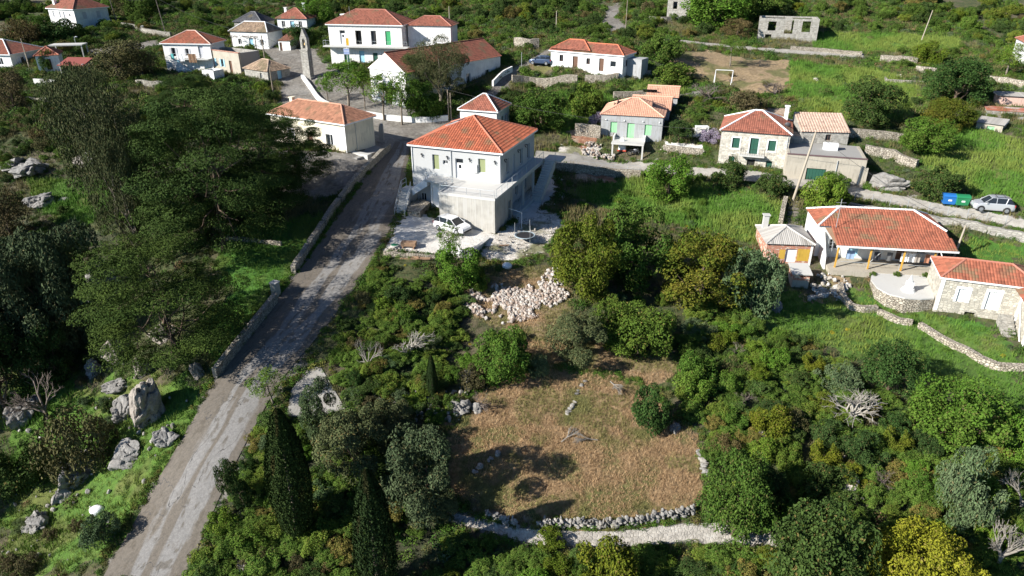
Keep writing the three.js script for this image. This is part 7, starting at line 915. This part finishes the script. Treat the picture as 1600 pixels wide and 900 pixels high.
groundWall('pale_wall', 'pale stone wall behind the mint-shuttered house', [[16.15,-113.29],[19.45,-113.56],[22.8,-113.95]], 1.3, 0.45, mat.rubblePale, {}); groundWall('block_wall', 'white stone block wall left of the mint-shuttered house', [[9.05,-100.07],[10.86,-99.75],[12.65,-99.21]], 1.7, 0.4, mat.rubblePale, { jag: 0.1 }); groundWall('garden_wall', 'pale garden wall right of the mint-shuttered house', [[21.04,-95.69],[23.8,-94.48],[26.04,-93.54]], 0.9, 0.3, mat.rubblePale, {});
groundWall('lane_retaining_wall', 'stone retaining wall below the lane above the porch house', [[39.54,-77.92],[44,-75.44],[48.59,-73.07],[52,-71.02],[54.81,-68.91]], 0.75, 0.5, mat.stoneGrey, { jag: 0.15 }); groundWall('lane_retaining_wall', 'concrete retaining wall under the lane beside the grey house', [[3.57,-90.18],[8.49,-89.82],[13.67,-90.23],[17.03,-89.82]], 1.1, 0.4, mat.rubblePale, {});
groundWall('meadow_wall', 'curving stone wall across the meadow below the low stone house', [[37.77,-56.61],[38.74,-54.61],[39.74,-52.33],[41.26,-50.28],[43.12,-49.42]], 0.55, 0.5, mat.rubblePale, { jag: 0.12 }); groundWall('meadow_wall', 'short stone wall below the rounded terrace', [[34.98,-58.89],[35.86,-57.72],[37.24,-56.86]], 0.5, 0.45, mat.rubblePale, { jag: 0.12 }); groundWall('meadow_wall', 'stone edging around the small lawn left of the rounded terrace', [[32.91,-63.03],[32.44,-61.09],[32.89,-59.26],[35,-59.25]], 0.6, 0.45, mat.rubblePale, { jag: 0.12 });
groundWall('upper_wall', 'whitish wall segment beside the upper road near the leaning pole', [[66.42,-131.28],[68.81,-130],[71.86,-128.78]], 1.3, 0.4, mat.rubblePale, {}); groundWall('upper_wall', 'low stone wall above the upper road', [[53.11,-139.52],[59.31,-138.1],[65.16,-135.91]], 0.7, 0.4, mat.rubblePale, { jag: 0.1 }); groundWall('upper_wall', 'stone wall below the upper right house', [[77.1,-116.78],[78.85,-114.56],[80.61,-111.71]], 1.1, 0.5, mat.rubblePale, { jag: 0.1 }); groundWall('upper_wall', 'low wall corner near the upper road pole', [[69.44,-124.32],[70.6,-123.36],[72.17,-122.81]], 1.0, 0.4, mat.rubblePale, {});
groundWall('street_wall', 'grey street wall at the top left behind the laundry house', [[-97.34,-178.28],[-87.51,-168.71],[-78.55,-161.65],[-73.91,-159.86]], 1.2, 0.4, mat.rubble, {}); groundWall('bank_wall', 'concrete wall on the bank below the left houses', [[-84.12,-126.35],[-81.21,-125.26],[-78.57,-124.18]], 1.1, 0.3, mat.concrete, {}); groundWall('bank_wall', 'stone wall on the bank below the laundry house', [[-64.45,-123.19],[-61.72,-122.06],[-59.34,-121.87]], 0.9, 0.5, mat.rubble, { jag: 0.1 }); groundWall('field_terrace_wall', 'low terrace wall on the left slope above the boulders', [[-81.57,-115.74],[-77.42,-115.89],[-72.06,-113.84],[-66.16,-110.51]], 0.6, 0.4, mat.rubble, { jag: 0.15 }); groundWall('garden_step_wall', 'thin wall crossing the lawn beside the tallest pine', [[-29.74,-67.19],[-26.19,-66.16],[-23.44,-65.68]], 0.4, 0.3, mat.rubblePale, {}); groundWall('hill_wall', 'round stone terrace wall below the hill ruin', [[29.24,-165.87],[32.24,-162.79],[35.86,-163.47]], 1.2, 0.4, mat.rubble, { jag: 0.1 }); groundWall('ruined_wall', 'grey ruined wall at the scrub left of the uphill street', [[0.48,-137.64],[2.97,-135.99],[5,-136.33]], 1.8, 0.5, mat.rubblePale, { jag: 0.2 }); groundWall('barn_terrace_wall', 'dry stone terrace wall right of the beige concrete garage', [[45.96,-89.56],[49.01,-87.99],[50.85,-85.45]], 1.1, 0.6, mat.rubblePale, { jag: 0.15 }); groundWall('barn_terrace_wall', 'tumbled stone bank behind the barn', [[44.89,-93.79],[48.32,-93.3],[52.4,-92.75]], 1.2, 0.6, mat.rubblePale, { jag: 0.25 }); groundWall('stair_wall', 'stone wall beside the stepped path under the leaning pole', [[32.53,-79.23],[31.48,-76.85],[30.58,-74.64]], 0.9, 0.5, mat.rubblePale, { jag: 0.15 });
dryWall('dry_stone_wall', 'tumbled dry stone wall along the lower edge of the dry field', [[1.63,-35.05],[3.44,-35.07],[5.16,-35.11],[7.1,-35.16],[9.09,-35.47],[10.87,-35.78],[12.45,-36.05]], 4, 0.28); dryWall('dry_stone_wall', 'short piece of dry stone wall at the lower left of the dry field', [[-1.93,-36.15],[-0.65,-35.66],[0.43,-35.17]], 3, 0.28); dryWall('dry_stone_wall', 'line of stones in the shade at the left of the dry field', [[-2.86,-39.27],[-1.87,-40.25],[-0.38,-41.37]], 1, 0.34); dryWall('dry_stone_wall', 'few pale stones at the right edge of the dry field', [[13.91,-41.03],[13.86,-39.95],[13.93,-39.02]], 2, 0.34); dryWall('dry_stone_wall', 'line of stones across the slope in the middle of the dry field', [[4.19,-44.53],[4.7,-45.39],[5.24,-46.53],[5.87,-47.92]], 1, 0.28);
// lane fence
{ const pts = [[40.93,-79.54],[42.56,-78.6],[44.18,-77.6],[45.7,-76.59],[47.63,-75.61],[49.26,-74.56],[50.91,-73.67],[52.42,-72.63],[53.76,-71.4]], g = thing('lane_fence', 'thin wire fence on posts along the lower side of the lane', 'fence', at(...pts[0])), P = pts.map(([x, z]) => V3(x - g.position.x, Hg(x, z) - g.position.y, z - g.position.z)); for (const p of P) mk('post', bar(p.clone().add(V3(0, -0.3, 0)), p.clone().add(V3(0, 1.1, 0)), 0.035), mat.galv, g); for (let k = 0; k < P.length - 1; k++) mk('rail_wire', [0.55, 1.0].map((y) => bar(P[k].clone().add(V3(0, y, 0)), P[k + 1].clone().add(V3(0, y, 0)), 0.008, 4)), mat.galv, g); }
{ const pts = [[3.86,-91.35],[6.87,-91.23],[10.35,-91.5],[13.9,-92.01],[17.31,-91.61]], g = thing('lane_railing', 'light metal railing along the lane beside the grey house', 'railing', at(...pts[0])); railing(g, pts.map(([x, z]) => V3(x - g.position.x, Hg(x, z) - g.position.y, z - g.position.z)), 0.95, 1.5, mat.rail, 0.02, 1); }
{ const [x, z] = [35.66,-121.12], g = thing('goal_frame', 'white football goal frame in the upper field', 'goal', at(x, z), -0.25); mk('post', bar(V3(-1.4, -0.2, 0), V3(-1.4, 2.1, 0), 0.06), mat.whitePaint, g); mk('post', bar(V3(1.4, -0.2, 0), V3(1.4, 2.1, 0), 0.06), mat.whitePaint, g); mk('crossbar', bar(V3(-1.4, 2.1, 0), V3(1.4, 2.1, 0), 0.06), mat.whitePaint, g); mk('stay', bar(V3(1.4, 2.1, 0), V3(1.2, -0.2, 1.1), 0.04), mat.whitePaint, g); mk('stay', bar(V3(-1.4, 2.1, 0), V3(-1.6, -0.2, 1.1), 0.04), mat.whitePaint, g); }
// porch of the mint house: boat under a sheet, motorbike
{ const b = BLD.green, cy = Math.cos(b.yaw), sy = Math.sin(b.yaw), W = (x, z) => [b.x + x * cy + z * sy, b.z - x * sy + z * cy]; let q = W(-0.9, 8.2), g = thing('upright_boat', 'small white boat with red trim stored in the porch of the mint-shuttered house', 'boat', at(...q, 0.05), b.yaw); mk('hull', loft([[[-0.6, 0, -0.3], [0.6, 0, -0.3], [0.5, 0, 0.3], [-0.5, 0, 0.3]], [[-0.5, 1.1, -0.3], [0.5, 1.1, -0.3], [0.4, 1.1, 0.2], [-0.4, 1.1, 0.2]], [[-0.05, 1.9, -0.2], [0.05, 1.9, -0.2], [0.05, 1.9, -0.1], [-0.05, 1.9, -0.1]]]), mat.whitePaint, g); mk('rubbing_strake', [bx(-0.62, 0.62, 0, 0.2, 0.3, 0.34)], M(C(0.5, 0.08, 0.04), 0.7), g);
  q = W(0.9, 8.8); const m = thing('motorbike', 'motorbike parked under the porch of the mint-shuttered house', 'motorbike', at(...q, 0.05), b.yaw + 0.3); for (const x of [-0.65, 0.65]) { const w = mk('wheel', new THREE.TorusGeometry(0.28, 0.06, 8, 18).translate(x, 0.32, 0), mat.black, m); } mk('frame', [beam(V3(-0.65, 0.32, 0), V3(-0.1, 0.65, 0), 0.06, 0.08), beam(V3(-0.1, 0.5, 0), V3(0.5, 0.75, 0), 0.08, 0.12), beam(V3(0.65, 0.32, 0), V3(0.45, 1.0, 0), 0.05, 0.05)], mat.metal, m); mk('tank', new THREE.SphereGeometry(0.2, 10, 8).scale(1.4, 0.8, 0.8).translate(0.15, 0.82, 0), M(C(0.3, 0.3, 0.32), 0.3), m); mk('seat', bx(-0.6, -0.05, 0.75, 0.83, -0.12, 0.12), mat.black, m); mk('engine', bx(-0.15, 0.25, 0.3, 0.6, -0.14, 0.14), mat.black, m); mk('handlebar', bar(V3(0.42, 1.05, -0.35), V3(0.42, 1.05, 0.35), 0.02), mat.metal, m);
  for (const [x, y, l] of [[27.08,-99.38, 'white stone table in the garden beside the stone house']]) { const t = thing('garden_table', l, 'table', at(x, y), 0); mk('table_top', bx(-0.9, 0.9, 0.8, 0.9, -0.5, 0.5), mat.whitePaint, t); for (const [a, c] of [[-0.8, -0.4], [0.8, -0.4], [-0.8, 0.4], [0.8, 0.4]]) mk('leg', bx(a - 0.06, a + 0.06, -0.2, 0.8, c - 0.06, c + 0.06), mat.whitePaint, t); }
}
{ const l = thing('ladder', 'metal ladder leaning on the white end wall of the porch house', 'ladder', at(33.38,-67.32), -0.15), A = [V3(-0.2, 0, 0), V3(0.2, 0, 0)], B = [V3(-0.2, 3.2, -0.9), V3(0.2, 3.2, -0.9)]; for (const k of [0, 1]) mk('rail', bar(A[k], B[k], 0.025), mat.galv, l); for (let k = 1; k < 10; k++) mk('rung', bar(A[0].clone().lerp(B[0], k / 10), A[1].clone().lerp(B[1], k / 10), 0.018), mat.galv, l); }
// stepped path beside the pole
{ const g = thing('stepped_path', 'rough stone steps going down under the leaning pole', 'steps', at(33.58,-79.18)), a = [33.58,-79.18], b = [31.04,-72.17]; for (let k = 0; k < 12; k++) { const t = k / 11, x = lerp(a[0], b[0], t), z = lerp(a[1], b[1], t); mk('step', bx(-0.55, 0.55, -0.3, 0.1, -0.3, 0.3).translate(x - g.position.x, Hg(x, z) - g.position.y, z - g.position.z), mat.rockWarm, g); } }
// ---------------------------------------------------------------- rocks and rubble
function boulder(label, x, z, w, hr, o = {}) {
  const g = new THREE.IcosahedronGeometry(1, 12), p = g.attributes.position, s = (o.seed || Math.abs(x * 7 + z * 3)) % 50, rnd = RNG(Math.round(s * 1000)), cut = Array.from({ length: 11 }, () => [sphere(rnd), 0.45 + 0.35 * rnd()]);
  for (let i = 0; i < p.count; i++) { const v = V3().fromBufferAttribute(p, i); for (const [n, d] of cut) { const e = v.dot(n) - d; if (e > 0) v.addScaledVector(n, -e * 0.94); } const k = 0.85 + 0.5 * (n3(v.x * 1.6 + s, v.y * 1.6, v.z * 1.6 - s) - 0.3) - 0.3 * Math.pow(1 - 2 * Math.abs(n3(v.x * 2.8 + s, v.y * 2.8 + 9, v.z * 2.8) - 0.5), 10) + 0.16 * n3(v.x * 7, v.y * 7, v.z * 7 + s) + 0.07 * n3(v.x * 19, v.y * 19, v.z * 19); p.setXYZ(i, v.x * k * 1.25, v.y * k * 1.25, v.z * k * 1.25); }
  g.deleteAttribute('uv'); g.scale(w / 2, w * hr / 2, w * 0.42); g.rotateY(o.turn || s); if (o.tilt) g.rotateZ(o.tilt); g.computeVertexNormals();
  const m = mk('boulder', boxuv(g), o.m || mat.rock, scene); m.position.set(x, Hg(x, z) + w * hr * ((o.sink ?? 0.18) - 0.08), z); return tag(m, label, 'boulder', 'boulders on the left slope');
}
for (const [q, hr, label, o] of [
  [[-29.01,-45.55,3.17], 1.5, 'largest pale slab boulder beside the road bend', { m: mat.rockWarm, tilt: -0.35, sink: 0.3 }], [[-31.55,-46.52,1.88], 1.3, 'upright grey boulder left of the largest slab', { tilt: -0.2 }], [[-37.01,-52.38,1.7], 1.4, 'grey upright boulder in the shade of the hollow', {}], [[-34.73,-52.81,2.38], 1.1, 'pale boulder under the leaning pine', { m: mat.rockWarm }], [[-41.8,-48.81,2.63], 1.0, 'grey boulder on the grassy slope at the left edge', {}], [[-39.81,-61.55,3.55], 1.3, 'pale cliff-like boulder beside the olive trees', { sink: 0.3 }], [[-53.98,-89.59,3.37], 1.3, 'tall grey boulder on the upper left slope', { tilt: -0.3 }], [[-63.3,-89.5,5.74], 0.4, 'long flat grey rock ledge on the upper left slope', {}], [[-57.08,-80.69,3.11], 0.7, 'dark boulder at the lower edge of the small meadow', {}], [[-54.68,-81.25,1.41], 0.6, 'small rock in the small left meadow', {}], [[-31.23,-50.37,1.86], 1.0, 'reddish boulder beside the pine trunk', { m: mat.rockWarm }], [[-25.66,-48.47,1.16], 1.9, 'narrow leaning rock at the end of the parapet', { m: mat.rockWarm, tilt: 0.3 }], [[-33.88,-42.1,2.38], 1.0, 'jagged pale boulder at the lower left', {}], [[-34.32,-41.05,1.67], 0.8, 'dark boulder in shade at the lower left', {}], [[-33.94,-49.91,2.19], 0.6, 'flat rock in the grass above the upright boulder', {}], [[-31.09,-54,2.62], 0.8, 'tan rock seen through the leaning pine', { m: mat.rockWarm }], [[-26.16,-42.52,1.94], 0.8, 'dark rock beside the road verge', {}], [[-66.37,-90.68,3.41], 0.5, 'grey rock at the left picture edge above the meadow', {}], [[-29.25,-41.99,2.93], 0.6, 'dark rock ridge near the road at the lower left', {}], [[-56.86,-90.21,2.89], 0.5, 'brownish rock in the middle of the left slope', { m: mat.rockWarm }], [[-35.35,-39.05,2.39], 0.6, 'rock in deep shade at the bottom left', {}],
  [[-3.59,-48.54,1.37], 0.7, 'flat topped rock at the top left of the dry field', {}], [[-2.77,-45.1,1.11], 0.8, 'grey rock at the left edge of the dry field', {}], [[-4.23,-45.13,1.71], 0.9, 'dark jagged rock beside the slim cypress', {}], [[8,-59.11,1.09], 0.8, 'grey rock below the large yellow-green tree', {}], [[12.46,-43.11,0.98], 0.6, 'flat pale rock behind the round dark bush', {}], [[45.59,-81.7,4.05], 0.6, 'cracked rock outcrop beside the lane', { m: mat.rock, sink: 0.25 }], [[18.78,-42.21,0.77], 1.6, 'upright pale stone in the right thicket', { m: mat.rockPale }], [[23.14,-37.91,1.98], 0.5, 'pale lichen rock in the right thicket', { m: mat.rockPale }], [[24.6,-39.87,1.67], 0.4, 'flat pale rock above the lichen rock', { m: mat.rockPale }], [[-17.47,-32.82,0.83], 0.7, 'white stone beside the road at the bottom', { m: mat.rockPale }], [[-15.47,-34.79,0.95], 0.8, 'grey stone at the foot of the first cypress', {}], [[-17.26,-35.37,0.61], 0.6, 'white stone in the verge beside the first cypress', { m: mat.rockPale }], [[25.17,-58.91,1.1], 1.4, 'upright grey stone below the brick hut', {}], [[64.8,-120.34,1.5], 0.6, 'white stone in the upper meadow', { m: mat.rockPale }], [[50.68,-119.73,1.07], 0.7, 'small white stone in the upper meadow grass', { m: mat.rockPale }],
]) boulder(label, ...q, hr, o);
const rubMat = M(C(1, 1, 1), 0.95, { map: T.rock });
function rubble(name, label, polys, n, s0, s1, seed, cols) {
  const rnd = RNG(seed), m = new THREE.InstancedMesh(stoneGeo[2], rubMat, n), q = new THREE.Object3D(), c = new THREE.Color(); let k = 0;
  for (let t = 0; k < n && t < n * 30; t++) { const p = polys[Math.floor(rnd() * polys.length)], xs = p.map((e) => e[0]), zs = p.map((e) => e[1]), x = lerp(Math.min(...xs), Math.max(...xs), rnd()), z = lerp(Math.min(...zs), Math.max(...zs), rnd()); if (!inPoly(p, x, z) || fbm(x * 0.9 + seed, z * 0.9, 2) < (seed === 41 ? 0.34 : 0.42)) continue; const s = lerp(s0, s1, Math.pow(rnd(), 2.2)); q.position.set(x, Hg(x, z) + s * 0.2 + rnd() * 0.12, z); q.rotation.set(rnd() * 6, rnd() * 6, rnd() * 6); q.scale.set(s * (0.8 + 0.6 * rnd()), s, s * (0.7 + 0.5 * rnd())); q.updateMatrix(); m.setMatrixAt(k, q.matrix); const e = cols[Math.floor(rnd() * cols.length)], j = 0.8 + 0.35 * rnd(); c.setRGB(e[0] * j, e[1] * j, e[2] * j); m.setColorAt(k, c); k++; }
  m.count = k; m.name = numbered(name); m.castShadow = m.receiveShadow = true; scene.add(m); tag(m, label, 'rubble', null, 'stuff');
}
const pinkish = [[0.7, 0.61, 0.54], [0.62, 0.5, 0.43], [0.8, 0.75, 0.7], [0.5, 0.38, 0.3], [0.72, 0.67, 0.62]];
rubble('rubble', 'heap of pale pinkish broken stones on the slope below the yard', [[[-4.64,-57.54],[-3.79,-59.79],[-1.85,-60.81],[0,-59.68],[1.84,-60.34],[2.87,-57.96],[2.32,-55.79],[-0.58,-55.09],[-3.21,-56.08]], [[-4.42,-57.8],[-3.64,-59.1],[-0.61,-59.69],[-0.58,-55.09],[-3.21,-56.08]], [[-1.22,-59.44],[2.44,-59.85],[2.63,-56.21],[-0.58,-55.5]], [[2.15,-60.34],[3.68,-62.95],[4.49,-63.9],[4.95,-60.87],[5.41,-58.44],[3.54,-57.07],[2.39,-57.96]]], 3600, 0.09, 0.42, 41, pinkish);
rubble('builder_rubble', 'builder rubble beside the mint-shuttered house', [[[9.55,-98.2],[12.73,-98.06],[12.97,-95.62],[9.77,-95.09]], [[12.11,-96.11],[14.38,-96.14],[14.1,-95.15],[11.5,-94.42]]], 260, 0.15, 0.5, 42, pinkish);
rubble('wall_stones', 'loose stones beside the timber stack on the forecourt', [[[-12.64,-64.92],[-7.04,-64.18],[-7.12,-63.54],[-12.57,-63.56]]], 120, 0.12, 0.35, 43, [[0.75, 0.7, 0.64], [0.6, 0.54, 0.47]]);
rubble('field_stones', 'small scattered stones on the slopes', [[[-12.27,-46.29],[-3.14,-47.82],[-3.95,-43.88],[-11.87,-43.89]], [[-46.14,-52.72],[-25.52,-46.2],[-27.16,-33.57],[-36.77,-36.37]], [[25.45,-41.99],[27.83,-37.87],[21.68,-35.83]]], 420, 0.12, 0.5, 44, [[0.55, 0.53, 0.5], [0.45, 0.43, 0.4], [0.65, 0.62, 0.58]]);
rubble('garden_stones', 'pale tumbled stones and broken steps below the porch house', [[[30.79,-64.98],[33.65,-65.28],[34.08,-63.14],[32.31,-60.91],[28.95,-60.79]]], 220, 0.15, 0.5, 46, [[0.75, 0.72, 0.66], [0.6, 0.56, 0.5], [0.82, 0.8, 0.76]]);
rubble('yard_gravel', 'scattered white stones on the gravel yard', [[[-1.62,-68.45],[3.34,-76.65],[5.28,-75.57],[5.69,-72.82],[2.95,-65.72],[0,-63.52],[-3.07,-63.98]]], 500, 0.05, 0.2, 45, [[0.75, 0.7, 0.64], [0.65, 0.6, 0.53]]);
// fallen branches on the field
for (const [q, l, w] of [[[3.83,-41.89], 'dry fallen branch with twigs in the upper dry field', mat.twigPale], [[6.24,-41.94], 'thin fallen branch beside the dry branch in the field', mat.twig], [[8.11,-47.84], 'heap of grey brushwood at the top of the dry field', mat.twigPale], [[27.42,-42.65], 'broken grey trunk beside the dead tree', mat.twigPale]]) { const t = thing('fallen_branch', l, 'branch', at(...q, 0.15), q[0]), m = mk('branches', KIND.bare.v[1].wood, w, t); m.rotation.z = 1.45; m.scale.set(0.5, 1.1, 0.7); }
renderer.render(scene, camera);
